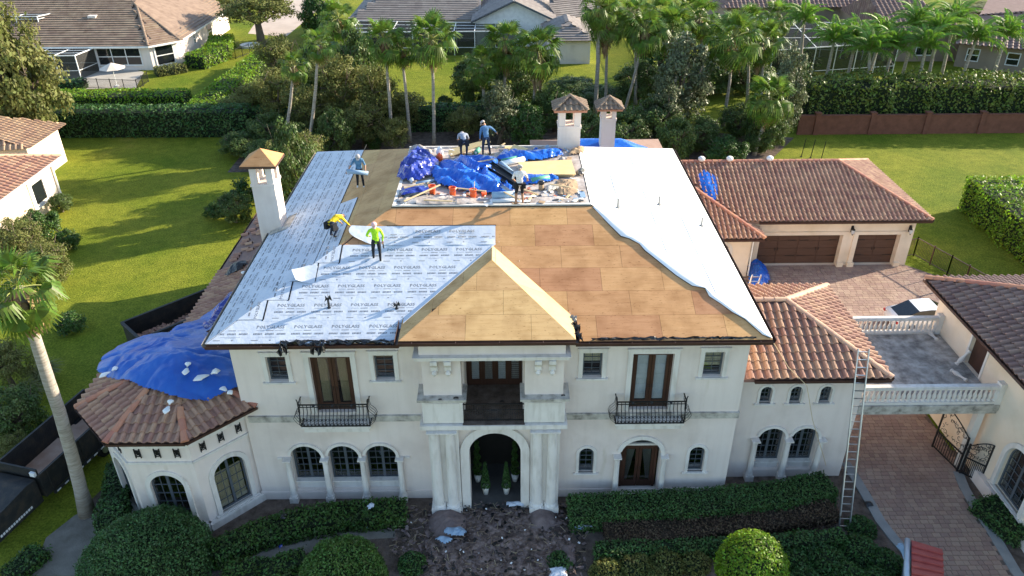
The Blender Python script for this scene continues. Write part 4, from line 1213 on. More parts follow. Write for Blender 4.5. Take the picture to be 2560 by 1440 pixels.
# turret walls
tw = MB(); tops = 5.02
faces = {}
for i in range(8):
    p, q = ow[i], ow[(i + 1) % 8]
    f_ = Fr(p, q - p); L_ = (q - p).length
    faces[i] = (f_, L_)
    mid = (p + q) / 2 - TC
    if mid.y < -.5 and mid.x > -3:
        c = L_ / 2
        wall_holes(tw, f_, [(0, 0), (L_, 0), (L_, tops), (0, tops)], [arch(c - .68, c + .68, .42, 2.35)], .2)
    else:
        wall_holes(tw, f_, [(0, 0), (L_, 0), (L_, tops), (0, tops)], [])
tw.build('turret_wall', 'stucco', man)
for i in range(8):
    f_, L_ = faces[i]; p, q = ow[i], ow[(i + 1) % 8]
    mid = (p + q) / 2 - TC
    if mid.y > .5: continue
    c = L_ / 2
    if mid.y < -.5 and mid.x > -3:
        wo = window(man, f_, c - .68, c + .68, .42, 0, 4, 4, bs=2.35, depth=.10, mullion=True, mw=.012, pane='pane', back=('drape', 'curtain', [(c - .6, c - .05, c - .6, c - .02), (c + .05, c + .6, c + .02, c + .6)]) if mid.x > 1 else None)
        arch_casing(wo, f_, c - .68, c + .68, .42, 2.35, .2, .08)
    mb = MB(); mb.obox(f_.to(c, .17, .12), f_.X, f_.Z, f_.N, L_ / 2 + .06, .17, .14); mb.build('turret_plinth', 'trim', man)
    mb = MB(); mb.obox(f_.to(c, 3.66, .03), f_.X, f_.Z, f_.N, L_ / 2 + .02, .05, .05); mb.build('turret_band', 'trim', man)
    mb = MB(); mb.obox(f_.to(c, 4.72, .05), f_.X, f_.Z, f_.N, L_ / 2 + .03, .26, .05); mb.build('turret_frieze', 'trim', man)
    for k in range(3):
        a = L_ * (.2 + .3 * k)
        vg = MB(); fr_ = f_
        for dx in (-.1, .1): vg.bar(fr_.to(a + dx, 3.92, .03), fr_.to(a + dx, 4.38, .03), .018, fr_.N)
        for b in (4.0, 4.15, 4.3): vg.bar(fr_.to(a - .1, b, .03), fr_.to(a + .1, b, .03), .013, fr_.N)
        vg.bar(fr_.to(a - .1, 4.0, .03), fr_.to(a + .1, 4.3, .03), .015, fr_.N); vg.bar(fr_.to(a - .1, 4.3, .03), fr_.to(a + .1, 4.0, .03), .015, fr_.N)
        vg.obox(fr_.to(a, 4.15, .01), fr_.X, fr_.Z, fr_.N, .05, .10, .008)
        vg.build('vent_grille', 'iron', man)
for i in range(8):
    if oe[i].y < 27.5 and oe[(i + 1) % 8].y < 27.6:
        gutter(man, oe[i] + V((0, 0, -.02)), oe[(i + 1) % 8] + V((0, 0, -.02)), r=.06)
# left wing: one storey lean-to along the side
lw = MB(); y0, y1 = 27.2, 45.2
lw.add([(WXE, y0, WZE), (WXE, y1, WZE), (-10.8, y1, wing_z(-10.8, 0)), (-10.8, y0, wing_z(-10.8, 0)), (WXE, y0, WZE - .15), (WXE, y1, WZE - .15), (-10.8, y1, WZE - .15), (-10.8, y0, WZE - .15)], [(0, 3, 2, 1), (0, 1, 5, 4), (1, 2, 6, 5), (4, 5, 6, 7), (3, 0, 4, 7)])
lroof = lw.build('wing_roof', 'tile_brown', man)
lw = MB(); lw.box(-15.5, -10.78, 28.2, 44.7, 0, WZE - .1); lw.build('wing_wall', 'stucco', man)
gutter(man, (WXE, y1, WZE - .02), (WXE, 28.6, WZE - .02), r=.06)
# right wing
RZ, RY0, RY1, RX1 = 5.9, 24.84, 32.17, 15.42
RT = V((12.0, 28.4, 7.42)); RI = V((9.2, 28.4, 7.42))
rw = MB()
rw.add([(9.2, RY0, RZ), (RX1, RY0, RZ), (RX1, RY1, RZ), (9.2, RY1, RZ), RT, RI, (9.2, RY0, RZ - .15), (RX1, RY0, RZ - .15), (RX1, RY1, RZ - .15), (9.2, RY1, RZ - .15)],
       [(0, 1, 4, 5), (1, 2, 4), (2, 3, 5, 4), (6, 7, 1, 0), (7, 8, 2, 1), (8, 9, 3, 2), (9, 8, 7, 6)])
rroof = rw.build('right_wing_roof', 'tile_brown', man)
FW = Fr((0, 25.4, 0), (1, 0, 0))
ww = MB()
small = [(FW.ab(x, 985)[0] - .24, FW.ab(x, 985)[0] + .24) for x in (1915, 1990, 2064)]
rc = [10.62, 12.06, 13.5]
H = [arch(a0, a1, 4.22, 4.86) for a0, a1 in small] + [arch(rc[i] + .14, rc[i + 1] - .14, .42, 2.3) for i in range(2)]
wall_holes(ww, FW, [(9.27, 0), (14.75, 0), (14.75, 5.78), (9.27, 5.78)], H, .4)
for f_, L_ in ((Fr((14.75, 25.4, 0), (0, 1, 0)), 6.2), (Fr((14.75, 31.6, 0), (-1, 0, 0)), 5.5)): wall_holes(ww, f_, [(0, 0), (L_, 0), (L_, 5.78), (0, 5.78)], [])
iw = MB(); iw.box(9.3, 14.7, 26.6, 26.62, 0, 5.7); iw.build('unlit_backing', 'unlit_interior', man)  # near-black sheet paints the room behind these windows unlit
ww.build('right_wing_wall', 'stucco', man)
for a0, a1 in small:
    wo = window(man, FW, a0, a1, 4.22, 0, 2, 3, bs=4.86, depth=.12, fw=.045, mw=.014); arch_casing(wo, FW, a0, a1, 4.22, 4.86, .11, .05)
for i in range(2):
    a0, a1 = rc[i] + .14, rc[i + 1] - .14
    window(man, FW, a0 + .02, a1 - .02, .80, 0, 4, 4, bs=2.28, depth=.28, mullion=True)
    s = MB(); s.box(a0, a1, 25.58, 25.82, .42, .78); s.box(a0, a1, 25.45, 25.82, .78, .83); s.build('sill', 'trim', man)
    I = arch(a0, a1, 2.3, 2.3); O = arch(a0 - .12, a1 + .12, 2.3, 2.3); mb = MB(); band(mb, FW, I[1:-1], O[1:-1], -.005, .1); mb.build('arch_trim', 'trim', man)
for x in rc: column(man, (x, 25.26), 0, 2.3, .125)
gutter(man, (9.9, RY0, RZ - .03), (RX1, RY0, RZ - .03)); gutter(man, (RX1, RY0, RZ - .03), (RX1, RY1, RZ - .03))
# rear wing roof (just seen over the back eave)
bw = MB(); bw.add([(1.5, 43.6, 7.0), (10.2, 43.6, 7.0), (10.2, 50, 7.0), (1.5, 50, 7.0), (4.6, 46.8, 8.05), (7.2, 46.8, 8.05)], [(0, 1, 5, 4), (1, 2, 5), (2, 3, 4, 5), (3, 0, 4)]); bw.box(2, 9.7, 43.5, 49.5, 0, 7.02); bw.build('rear_wing_roof', 'tile_brown', man)
# tiles
TT = Tiler(man, tile_mesh(.345, .41, 'tile'), .345, .41, 300)
def under_tarp(p): return False
for i in range(8):
    a, b = oe[i], oe[(i + 1) % 8]
    if (a + b).y / 2 < TC.y + 1.6: TT.plane([a, b, TAP], skip=lambda p: p.z > TZ + .75 and p.x > -16.2)
TT.plane([(9.2, RY0, RZ), (RX1, RY0, RZ), RT, RI], skip=lambda p: p.x < 9.5)
TT.plane([(RX1, RY0, RZ), (RX1, RY1, RZ), RT])
TT.plane([(RX1, RY1, RZ), (9.2, RY1, RZ), RI, RT], skip=lambda p: p.x < 9.9)
TT.plane([(WXE, y1, WZE), (WXE, y0, WZE), (-10.8, y0, wing_z(-10.8, 0)), (-10.8, y1, wing_z(-10.8, 0))], skip=lambda p: p.y < 28 or (p.y > 37.6 and rnd.random() < .85))
TT.finish()
for i in range(8):
    if oe[i].y < 27.6: ridge_caps(man, oe[i], oe[i] + (TAP - oe[i]) * (.6 if oe[i].x < -15 else .38), 'ridge', .14, .44)
ridge_caps(man, (RX1, RY0, RZ), RT, 'ridge_pale', .14, .44); ridge_caps(man, (RX1, RY1, RZ), RT, 'ridge_pale', .14, .44); ridge_caps(man, RI, RT, 'ridge_pale', .14, .44)
# ------------------------------------------------------------------ garage building
gar = thing('garage_building', (21, 49.5, 0), 'tan stucco garage with two brown doors under a clay tile hip roof', 'garage')
GY, GZ, GX1 = 44.3, 3.5, 27.04
g0 = V((9.5, GY, GZ)); g1 = V((GX1, GY, GZ)); g2 = V((GX1, 54.7, GZ)); g3 = V((9.5, 54.7, GZ)); r0 = V((12.0, 49.5, 5.5)); r1 = V((22.5, 49.5, 5.5))
r0 = V((9.5, 49.5, 5.5))
mb = MB(); dz = V((0, 0, .15))
mb.add([g0, g1, g2, g3, r0, r1, g0 - dz, g1 - dz, g2 - dz, g3 - dz], [(0, 1, 5, 4), (1, 2, 5), (2, 3, 4, 5), (6, 7, 1, 0), (7, 8, 2, 1), (9, 8, 7, 6)])
groof = mb.build('roof', 'tile_brown', gar)
def conn_z(x, y): return min(3.0 + .423 * (y - 42.9), 3.0 + .446 * (16.0 - x))
c0, c1, c2, c3 = V((9.5, 42.9, 3.0)), V((16, 42.9, 3.0)), V((12.3, 46.8, 4.65)), V((9.5, 46.8, 4.65))
mb = MB(); mb.add([c0, c1, c2, c3, (16, 44.72, 3.0), (12.3, 47.6, 4.65), c0 - dz, c1 - dz, V((16, 44.72, 3)) - dz, (9.5, 44.72, 2.85)], [(0, 1, 2, 3), (1, 4, 5, 2), (6, 7, 1, 0), (7, 8, 4, 1), (9, 8, 7, 6)])
croof = mb.build('porch_roof', 'tile_brown', gar)
FG = Fr((0, 44.75, 0), (1, 0, 0))
mb = MB()
d1h = [(16.35, .02), (21.75, .02), (21.75, 2.32), (16.35, 2.32)]; d2h = [(22.75, .02), (25.5, .02), (25.5, 2.32), (22.75, 2.32)]
wall_holes(mb, FG, [(9.5, 0), (26.35, 0), (26.35, 3.4), (9.5, 3.4)], [d1h, d2h], .45)
for f_, L_ in ((Fr((26.35, 44.75, 0), (0, 1, 0)), 9.5), (Fr((26.35, 54.25, 0), (-1, 0, 0)), 16.8)): wall_holes(mb, f_, [(0, 0), (L_, 0), (L_, 3.4), (0, 3.4)], [])
fc = Fr((0, 43.4, 0), (1, 0, 0))
cw = fc.ab(1823, 620)
wall_holes(mb, fc, [(9.5, 0), (15.4, 0), (15.4, 2.9), (9.5, 2.9)], [arch(13.2, 14.1, .9, 1.95)], .2)
wall_holes(mb, Fr((15.4, 43.4, 0), (0, 1, 0)), [(0, 0), (1.35, 0), (1.35, 2.9), (0, 2.9)], [])
mb.build('wall', 'stucco_tan', gar)
wo = window(gar, fc, 13.2, 14.1, .9, 0, 2, 2, bs=1.95, depth=.1, fm='trim'); arch_casing(wo, fc, 13.2, 14.1, .9, 1.95, .16, .05, 'trim')
for h, n in ((d1h, 4), (d2h, 2)):
    a0, a1 = h[0][0], h[1][0]
    mb = MB(); mb.box(a0, a1, 45.12, 45.18, .02, 2.32); do = mb.build('garage_door', 'garage_door', gar)
    for i in range(n):
        for j in range(4):
            x0, x1 = a0 + (a1 - a0) * i / n + .05, a0 + (a1 - a0) * (i + 1) / n - .05
            mb = MB(); mb.box(x0, x1, 45.09, 45.118, .06 + j * .57, .06 + j * .57 + .52); mb.build('panel', 'garage_door', do)
    mb = MB()
    for i in range(n // 2):
        xm = a0 + (a1 - a0) * (i * 2 + 1) / n
        for s_ in (-.09, .09): mb.bar((xm + s_, 45.07, 1.0), (xm + s_, 45.07, 1.22), .015)
        for zz in (.62, 1.75):
            for s_ in (-1, 1): mb.bar((xm + s_ * (a1 - a0) / n * .95, 45.075, zz), (xm + s_ * (a1 - a0) / n * .5, 45.075, zz), .014)
    mb.build('hardware', 'iron', do)
    mb = MB(); I = [(a1, .0), (a1, 2.32), (a0, 2.32), (a0, .0)]; O = [(a1 + .3, .0), (a1 + .3, 2.55), (a0 - .3, 2.55), (a0 - .3, .0)]
    band(mb, FG, I, O, -.005, .10); mb.build('door_surround', 'stucco_tan', gar)
    for x in (a0 - .15, a1 + .15):
        mb = MB(); mb.box(x - .2, x + .2, 44.5, 44.76, 0, .32); mb.build('plinth', 'stucco_tan', gar)
gutter(gar, (16.0, GY, GZ - .03), (GX1, GY, GZ - .03)); gutter(gar, (9.8, 42.9, 2.97), (16, 42.9, 2.97)); gutter(gar, (GX1, GY, GZ - .03), (GX1, 54.7, GZ - .03)); gutter(gar, (16, 42.9, 2.97), (16, 44.7, 2.97))
mb = MB(); mb.tube([(15.42, 43.36, 2.9), (15.5, 43.34, 2.7), (15.5, 43.34, .1)], .05, 6); mb.build('downspout', 'white_paint', gar)
TG = Tiler(gar, tile_mesh(.30, .375, 'tile'), .30, .375, 300)
gz_ = lambda p: GZ + .385 * (p.y - GY)
TG.plane([g0, g1, r1, r0], skip=lambda p: (p.x < 16.1 and conn_z(p.x, p.y) > p.z + .05) or p.x < 10.6)
TG.plane([g1, g2, r1])
TG.plane([c0, c1, c2, c3], skip=lambda p: p.x < 10.6)
TG.plane([c1, (16, 44.72, 3.0), (12.3, 47.6, 4.65), c2], skip=lambda p: p.y > GY and gz_(p) > p.z + .03)
TG.finish()
ridge_caps(gar, g1, r1, 'ridge', .15, .4); ridge_caps(gar, r0, r1, 'ridge', .15, .4); ridge_caps(gar, c1, c2, 'ridge', .15, .4); ridge_caps(gar, g2, r1, 'ridge', .15, .4)
def lantern(x, label):
    t = thing('wall_lantern', (x, 44.7, 2.45), label, 'lantern', 'garage wall lanterns')
    mb = MB(); mb.box(x - .07, x + .07, 44.68, 44.745, 2.5, 2.95); mb.bar((x, 44.70, 2.9), (x, 44.52, 2.92), .02); mb.build('bracket', 'iron', t)
    mb = MB(); mb.lathe([(.02, .30), (.05, .24), (.13, .16), (.12, .14)], (x, 44.52, 2.60), 8); mb.build('cap', 'iron', t); mb = MB(); mb.lathe([(.07, -.14), (.03, -.2), (.01, -.26)], (x, 44.52, 2.60), 8); mb.build('finial', 'iron', t)
    mb = MB(); mb.lathe([(.06, -.15), (.10, -.1), (.115, .13)], (x, 44.52, 2.60), 8); mb.build('glass_shade', 'lamp_glass', t)
lantern(22.25, 'dark wall lantern on the pier between the two garage doors'); lantern(26.0, 'dark wall lantern at the right end of the garage')
# ------------------------------------------------------------------ balcony over the drive
bal = thing('balcony_bridge', (17.8, 28, 3.4), 'weathered concrete balcony bridge with stone balustrades over the driveway', 'balcony')
mb = MB(); mb.box(14.76, 20.78, 25.55, 31.1, 3.45, 3.95); mb.build('slab', 'stone_worn', bal)
mb = MB(); mb.box(14.78, 20.76, 25.72, 30.75, 3.952, 3.985); mb.build('floor', 'balcony_floor', bal)
mb = MB(); mb.box(14.78, 20.77, 25.42, 25.56, 3.66, 3.94); mb.box(14.78, 20.77, 25.48, 25.56, 3.46, 3.66); mb.build('fascia', 'stone_worn', bal)
bme = MB().lathe([(.075, 0), (.075, .05), (.05, .07), (.085, .2), (.08, .28), (.045, .42), (.04, .55), (.06, .58), (.07, .6), (.07, .66)], (0, 0, 0), 8).mesh('baluster', 'trim')
for yy, zz, n, x0, x1 in ((25.62, 4.08, 27, 14.95, 20.55), (30.92, 4.08, 26, 15.0, 20.55)):
    mb = MB(); mb.box(14.78, 20.77, yy - .12, yy + .12, 3.95, 4.08); mb.build('base_rail', 'trim', bal)
    mb = MB(); mb.box(14.78, 20.77, yy - .14, yy + .14, 4.74, 4.82); mb.box(14.78, 20.77, yy - .11, yy + .11, 4.82, 4.88); mb.build('top_rail', 'trim', bal)
    for k in range(n):
        o = link('baluster', bme, bal); o.matrix_basis = Matrix.Translation((x0 + (x1 - x0) * k / (n - 1), yy, zz))
    mb = MB(); mb.box(20.55, 20.79, yy - .16, yy + .16, 3.95, 5.0); mb.build('pier', 'trim', bal)
mb = MB(); mb.box(20.2, 20.5, 25.7, 26.0, 0, 3.46); mb.build('post', 'trim', bal)
for (x, y), (x2, y2), lb in (((2318, 825), (2338, 845), 'fallen stone baluster lying by the back balustrade of the balcony'), ((2378, 925), (2412, 948), 'fallen stone baluster lying on the open floor of the balcony')):
    a, b = pz(x, y, 4.06), pz(x2, y2, 4.06); d = (b - a).normalized(); L_ = .66
    o = link('loose_baluster', bme); tag(o, lb, 'baluster', 'loose balusters on the balcony')
    q = V((0, 0, 1)).rotation_difference(d); o.matrix_basis = Matrix.Translation(a) @ q.to_matrix().to_4x4() @ Matrix.Scale(1.25, 4)
a = pz(2370, 882, 4.0) ; o = link('loose_baluster', bme); tag(o, 'stone baluster leaning upright against the brown balcony door', 'baluster', 'loose balusters on the balcony'); o.matrix_basis = Matrix.Translation((20.35, 28.3, 3.99)) @ Matrix.Rotation(.5, 4, 'Y') @ Matrix.Scale(1.3, 4)
# ------------------------------------------------------------------ guest house on the right
gh = thing('guest_house', (25, 24, 0), 'cream stucco guest house with brown tile roof at the right edge', 'house')
HX, HY, HZ = 20.2, 32.2, 6.25
h0, h1 = V((HX, HY, HZ)), V((HX, 15.0, HZ)); hr0 = V((25.6, 26.8, 8.25)); hr1 = V((25.6, 15, 8.25)); h2 = V((31, HY, HZ)); h3 = V((31, 15, HZ))
mb = MB(); mb.add([h0, h1, h2, h3, hr0, hr1, h0 - dz, h1 - dz, h2 - dz, h3 - dz], [(0, 1, 5, 4), (2, 0, 4), (3, 2, 4, 5), (7, 1, 0, 6), (6, 0, 2, 8), (6, 8, 9, 7), (1, 3, 5), (1, 7, 9, 3)])
mb.build('roof', 'tile_brown', gh)
FH = Fr((20.8, 31.6, 0), (0, -1, 0))
mb = MB()
da = FH.ab(2385, 865)[0]
wall_holes(mb, FH, [(0, 0), (16.4, 0), (16.4, 6.15), (0, 6.15)], [[(3.15, 3.99), (4.35, 3.99), (4.35, 6.02), (3.15, 6.02)], arch(7.55, 9.35, .75, 2.4)], .3)
wall_holes(mb, Fr((30.4, 31.6, 0), (-1, 0, 0)), [(0, 0), (9.6, 0), (9.6, 6.15), (0, 6.15)], [])
wall_holes(mb, Fr((20.8, 15.2, 0), (1, 0, 0)), [(0, 0), (9.6, 0), (9.6, 6.15), (0, 6.15)], [])
mb.build('wall', 'stucco_tan', gh)
iw = MB(); iw.box(21.7, 21.75, 15.3, 31.5, 0, 6.2); iw.build('unlit_backing', 'unlit_interior', gh); iw = MB(); iw.box(30.35, 30.4, 15.2, 31.6, 0, 6.15); iw.build('rear_wall', 'stucco_tan', gh)  # near-black sheet added so the arched window reads dark
mb = MB(); mb.obox(FH.to(3.75, 5.0, -.2), FH.X, FH.Z, FH.N, .6, 1.02, .04); do = mb.build('door', 'door_wood', gh)
casing(do, FH, 3.15, 4.35, 4.0, 5.98, .12, .04, False, False)
wo = window(gh, FH, 7.55, 9.35, .75, 0, 4, 4, bs=2.4, depth=.12, mullion=True); arch_casing(wo, FH, 7.55, 9.35, .75, 2.4, .22, .12)
mb = MB(); mb.obox(FH.to(9.5, .3, .12), FH.X, FH.Z, FH.N, 3.2, .3, .14); mb.build('plinth', 'stucco', gh)
gutter(gh, h0 + V((0, 0, -.03)), h1 + V((0, 0, -.03)))
TH_ = Tiler(gh, tile_mesh(.345, .41, 'tile_brown'), .345, .41, 300)
TH_.plane([h0, h1, hr1, hr0], skip=lambda p: p.y < 20)
TH_.plane([h2, h0, hr0])
TH_.finish()
ridge_caps(gh, h0, hr0, 'ridge', .15, .42); ridge_caps(gh, hr0, hr1, 'ridge', .15, .42)
# driveway gate
def gate_leaf(a, b, h, label):
    a, b = V(a), V(b); d = (b - a).normalized(); L_ = (b - a).length
    t = thing('iron_gate', a, label, 'gate', 'iron driveway gates')
    fr_ = Fr(a, d); mb = MB()
    top = lambda s_: h - .55 + .55 * sin(pi / 2 * s_)
    mb.bar(fr_.to(0, 0), fr_.to(0, h * .8), .035); mb.bar(fr_.to(L_, 0), fr_.to(L_, h), .03); mb.bar(fr_.to(0, .12), fr_.to(L_, .12), .025); mb.bar(fr_.to(0, 1.0), fr_.to(L_, 1.0), .025)
    mb.tube([fr_.to(L_ * k / 8, top(k / 8)) for k in range(9)], .028, 5); mb.build('frame', 'iron', t)
    mb = MB()
    for k in range(1, 12): mb.bar(fr_.to(L_ * k / 12, .12), fr_.to(L_ * k / 12, 1.0), .01)
    rr = random.Random(5)
    for k in range(46):
        s_ = rr.random(); c = V((L_ * s_, 1.05 + (top(s_) - 1.1) * rr.random(), 0)); r_ = rr.uniform(.07, .16); w_ = rr.uniform(0, 6)
        mb.tube([fr_.to(c.x + r_ * (1 - j / 12) * cos(w_ + j * .5), c.y + r_ * (1 - j / 12) * sin(w_ + j * .5)) for j in range(9)], .012, 4)
    mb.build('scrollwork', 'iron', t)
gate_leaf((20.15, 25.6, 0), (19.8, 27.2, 0), 2.5, 'open iron gate leaf with sunlit scrollwork under the balcony')
gate_leaf((20.2, 25.45, 0), (20.78, 24.85, 0), 2.2, 'dark iron gate leaf folded against the guest house wall')
gate_leaf((15.0, 25.9, 0), (15.1, 27.6, 0), 2.2, 'open iron gate leaf behind the long ladder')
# ------------------------------------------------------------------ neighbouring houses
def hip_roof(parent, planes, tm, pitch_w, L_, base_m, lim=0, caps=None, capm='ridge_pale', tile='S'):
    mb = MB()
    for P in planes: mb.add(P, [tuple(range(len(P)))])
    mb.build('roof', base_m, parent)
    me = (tile_mesh(pitch_w, L_, tm) if tile == 'S' else flat_tile_mesh(pitch_w, L_, tm))
    T = Tiler(parent, me, pitch_w, L_, lim)
    for P in planes: T.plane([V(p) for p in P])
    T.finish()
    for a, b in (caps or []): ridge_caps(parent, a, b, capm, .16, .5)
def walls(parent, foot, h, m, name='wall'):
    mb = MB(); mb.prism([(x, y, 0) for x, y in foot], (0, 0, h)); return mb.build(name, m, parent)
def cage(name, loc, foot, z0, z1, label, nx=4, slope=0.0, roof_bars=3, parent=None):
    t = thing(name, loc, label, 'pool cage')
    mb = MB(); n = len(foot); sc = MB()
    T = lambda p: V((p[0], p[1], z1 + slope * (p[1] - foot[0][1])))
    for i in range(n):
        p, q = foot[i], foot[(i + 1) % n]
        L_ = (V((*q, 0)) - V((*p, 0))).length; k = max(1, int(L_ / 2.4))
        for j in range(k):
            a = V((*p, 0)).lerp(V((*q, 0)), j / k); mb.bar((a.x, a.y, z0), T(a), .045)
        mb.bar(T(p), T(q), .05); mb.bar((*p, z0 + 1.0), (*q, z0 + 1.0), .03)
        sc.add([(*p, z0), (*q, z0), T(q), T(p)], [(0, 1, 2, 3)])
    xs_ = [p[0] for p in foot]; ys_ = [p[1] for p in foot]
    for k in range(1, nx):
        f_ = k / nx
        a = V((*foot[0], 0)).lerp(V((*foot[1], 0)), f_); b = V((*foot[-1], 0)).lerp(V((*foot[-2], 0)), f_); mb.bar(T(a), T(b), .045)
    for k in range(1, roof_bars):
        f_ = k / roof_bars; a = V((*foot[0], 0)).lerp(V((*foot[-1], 0)), f_); b = V((*foot[1], 0)).lerp(V((*foot[-2], 0)), f_); mb.bar(T(a), T(b), .04)
    sc.add([T(p) for p in foot], [tuple(range(n))])
    mb.build('frame', 'white_paint', t); sc.build('screen', 'screen', t)
    return t
# far left house
nl = thing('neighbour_house', (-50, 104, 0), 'cream house with a brown tile hip roof and white corner window, far left', 'house')
EZ2 = 3.0
A, B, Cc, D = (-66, 94.7, EZ2), (-43.0, 94.7, EZ2), (-40.2, 97.6, EZ2), (-40.2, 118, EZ2)
R1, R2 = (-46.8, 102.6, 6.1), (-50.5, 107.5, 7.6)
R3, R4 = (-66, 107.5, 7.6), (-46.8, 118, 6.1)
hip_roof(nl, [[A, B, R1, R2, R3], [B, Cc, R1], [Cc, D, (-50.5, 118, 7.2), R2, R1]], 'flat_tile', 1.1, .48, 'flat_tile', 0, [(B, R1), (R1, R2), (Cc, R1)], 'flat_tile', 'F')
foot = [(-66, 95.4), (-43.3, 95.4), (-40.9, 97.9), (-40.9, 118), (-66, 118)]
walls(nl, foot, 2.95, 'stucco')
mb = MB()
for (p, q) in (((-66, 94.65), (-43.0, 94.65)), ((-43.0, 94.65), (-40.15, 97.6)), ((-40.15, 97.6), (-40.15, 118))): mb.bar((*p, 2.93), (*q, 2.93), .06, r2=.10)
mb.build('fascia', 'white_paint', nl)
fl2 = Fr((-66, 95.4, 0), (1, 0, 0))
def front_window(parent, fr, a0, a1, b0, b1, cols, rows, fw=.12):
    return window(parent, fr, a0, a1, b0, b1, cols, rows, depth=-.08, fw=fw, mw=.05, fm='white_paint', pane='car_glass')
front_window(nl, fl2, 16.2, 21.6, .55, 2.75, 3, 2)
fb = Fr((-43.3, 95.4, 0), (2.4, 2.5, 0)); front_window(nl, fb, .5, 3.0, .3, 2.8, 1, 2, .16)
fs2 = Fr((-40.9, 97.9, 0), (0, 1, 0))
for a0, a1, b0, b1 in ((1.0, 1.4, 1.9, 2.5), (2.6, 3.0, 1.9, 2.5), (5.6, 6.2, 1.2, 2.5), (11, 12.6, .4, 2.6)): front_window(nl, fs2, a0, a1, b0, b1, 1, 2, .06)
q = pz(235, 48, 5.0); mb = MB(); mb.box(q.x - .5, q.x + .5, q.y - .5, q.y + .5, q.z - .9, q.z + .5); mb.build('roof_vent', 'stucco', nl)
cage('pool_cage', (-53, 94, 0), [(-57.6, 91.2), (-50.4, 91.6), (-49.8, 95.2), (-57.6, 95.2)], 0, 2.75, 'white framed screen cage on the patio of the far left house', 3)
cage('pool_cage', (-62, 97, 0), [(-66, 99.5), (-58, 99.5), (-56.5, 103), (-66, 103)], 4.3, 5.6, 'pale screen cage roof rising behind the olive tree at far left', 3)
# patio umbrella
t = thing('patio_umbrella', (-44.9, 88.6, 0), 'beige patio umbrella open in front of the far left house', 'umbrella')
mb = MB(); mb.lathe([(.25, .0), (.25, .06), (.03, .08), (.03, 2.5)], (-44.9, 88.6, .01), 8); mb.build('pole', 'white_paint', t)
mb = MB(); n = 8; c = V((-44.9, 88.6, 2.65)); vs = [c] + [c + V((1.45 * cos(2 * pi * k / n), 1.45 * sin(2 * pi * k / n), -.62)) for k in range(n)]
mb.add(vs, [(0, k + 1, (k + 1) % n + 1) for k in range(n)]); mb.build('canopy', 'canvas_beige', t)
# house at the left edge
ne = thing('neighbour_house', (-42, 50, 0), 'pale stucco house with pink clay tile roof at the left edge', 'house')
Z3 = 3.5
hip_roof(ne, [[(-34.7, 44, Z3), (-34.7, 57, Z3), (-39.5, 52.2, 5.3), (-39.5, 44, 5.3)], [(-34.7, 57, Z3), (-46, 57, Z3), (-41.2, 52.2, 5.3), (-39.5, 52.2, 5.3)], [(-46, 44, Z3), (-34.7, 44, Z3), (-39.5, 44, 5.3)]], 'tile', .42, .42, 'tile', 300, [((-34.7, 57, Z3), (-39.5, 52.2, 5.3))], 'ridge_pale')
hip_roof(ne, [[(-38.5, 59.5, 3.2), (-38.5, 65.5, 3.2), (-43.5, 62.5, 5.0), (-46, 59.5, 5.2)], [(-38.5, 65.5, 3.2), (-52, 65.5, 3.2), (-43.5, 62.5, 5.0)], [(-48, 57.5, 3.2), (-38.5, 59.5, 3.2), (-46, 59.5, 5.2)]], 'tile_pale', .42, .42, 'tile_pale', 0)
walls(ne, [(-46, 44.5), (-35.35, 44.5), (-35.35, 56.4), (-46, 56.4)], 3.4, 'stucco_tan')
walls(ne, [(-50, 57), (-39.1, 60), (-39.1, 65), (-50, 65)], 3.1, 'stucco_tan', 'rear_wall')
fe2 = Fr((-35.35, 44.5, 0), (0, 1, 0)); wo = front_window(ne, fe2, 8.6, 10.3, .9, 2.7, 1, 1, .1); casing(wo, fe2, 8.5, 10.4, .85, 2.75, .2, .09, True, True, 'white_paint')
mb = MB(); mb.bar((-34.6, 44, 3.45), (-34.6, 57.1, 3.45), .07); mb.bar((-35.25, 56.35, 3.3), (-35.25, 56.35, 0), .06); mb.build('gutter', 'white_paint', ne)
mb = MB(); mb.box(-33.6, -33.3, 46.5, 50.5, 0, 1.4); o = mb.build('garden_wall', 'stucco_tan'); tag(o, 'low dappled garden wall beside the left edge house', 'wall')
# house beyond the palms, centre
nc = thing('neighbour_house', (-4, 112, 0), 'grey tile roofed house with a gable and pool cage beyond the palms', 'house')
def P3(x, y, z): return tuple(pz(x, y, z))
e0, e1 = pz(900, 48, 3.0), pz(1195, 46, 3.0)
yA = 108.5
hip_roof(nc, [[(-21.5, yA, 3), (-3.5, yA, 3), (-3.5, yA + 9, 6.4), (-15.5, yA + 9, 6.4)], [(-21.5, yA + 18, 3), (-21.5, yA, 3), (-15.5, yA + 9, 6.4)], [(-3.5, yA + 18, 3), (-21.5, yA + 18, 3), (-15.5, yA + 9, 6.4), (-3.5, yA + 9, 6.4)],
              # gable block
              [(-4.6, 117, 3.4), (-4.6, 105.2, 3.4), (1.0, 105.2, 5.9), (1.0, 117, 5.9)], [(6.6, 105.2, 3.4), (6.6, 117, 3.4), (1.0, 117, 5.9), (1.0, 105.2, 5.9)],
              [(4.6, 96.2, 2.9), (10.9, 96.2, 2.9), (7.7, 99.6, 4.6)], [(10.9, 96.2, 2.9), (10.9, 106, 2.9), (7.7, 104, 4.6), (7.7, 99.6, 4.6)], [(4.6, 106, 2.9), (4.6, 96.2, 2.9), (7.7, 99.6, 4.6), (7.7, 104, 4.6)],
              [(6.0, 108, 3), (14.5, 112, 3), (10, 117, 6), (6, 117, 6)]], 'flat_tile_grey', 1.1, .45, 'flat_tile_grey', 0, None, 'flat_tile_grey', 'F')
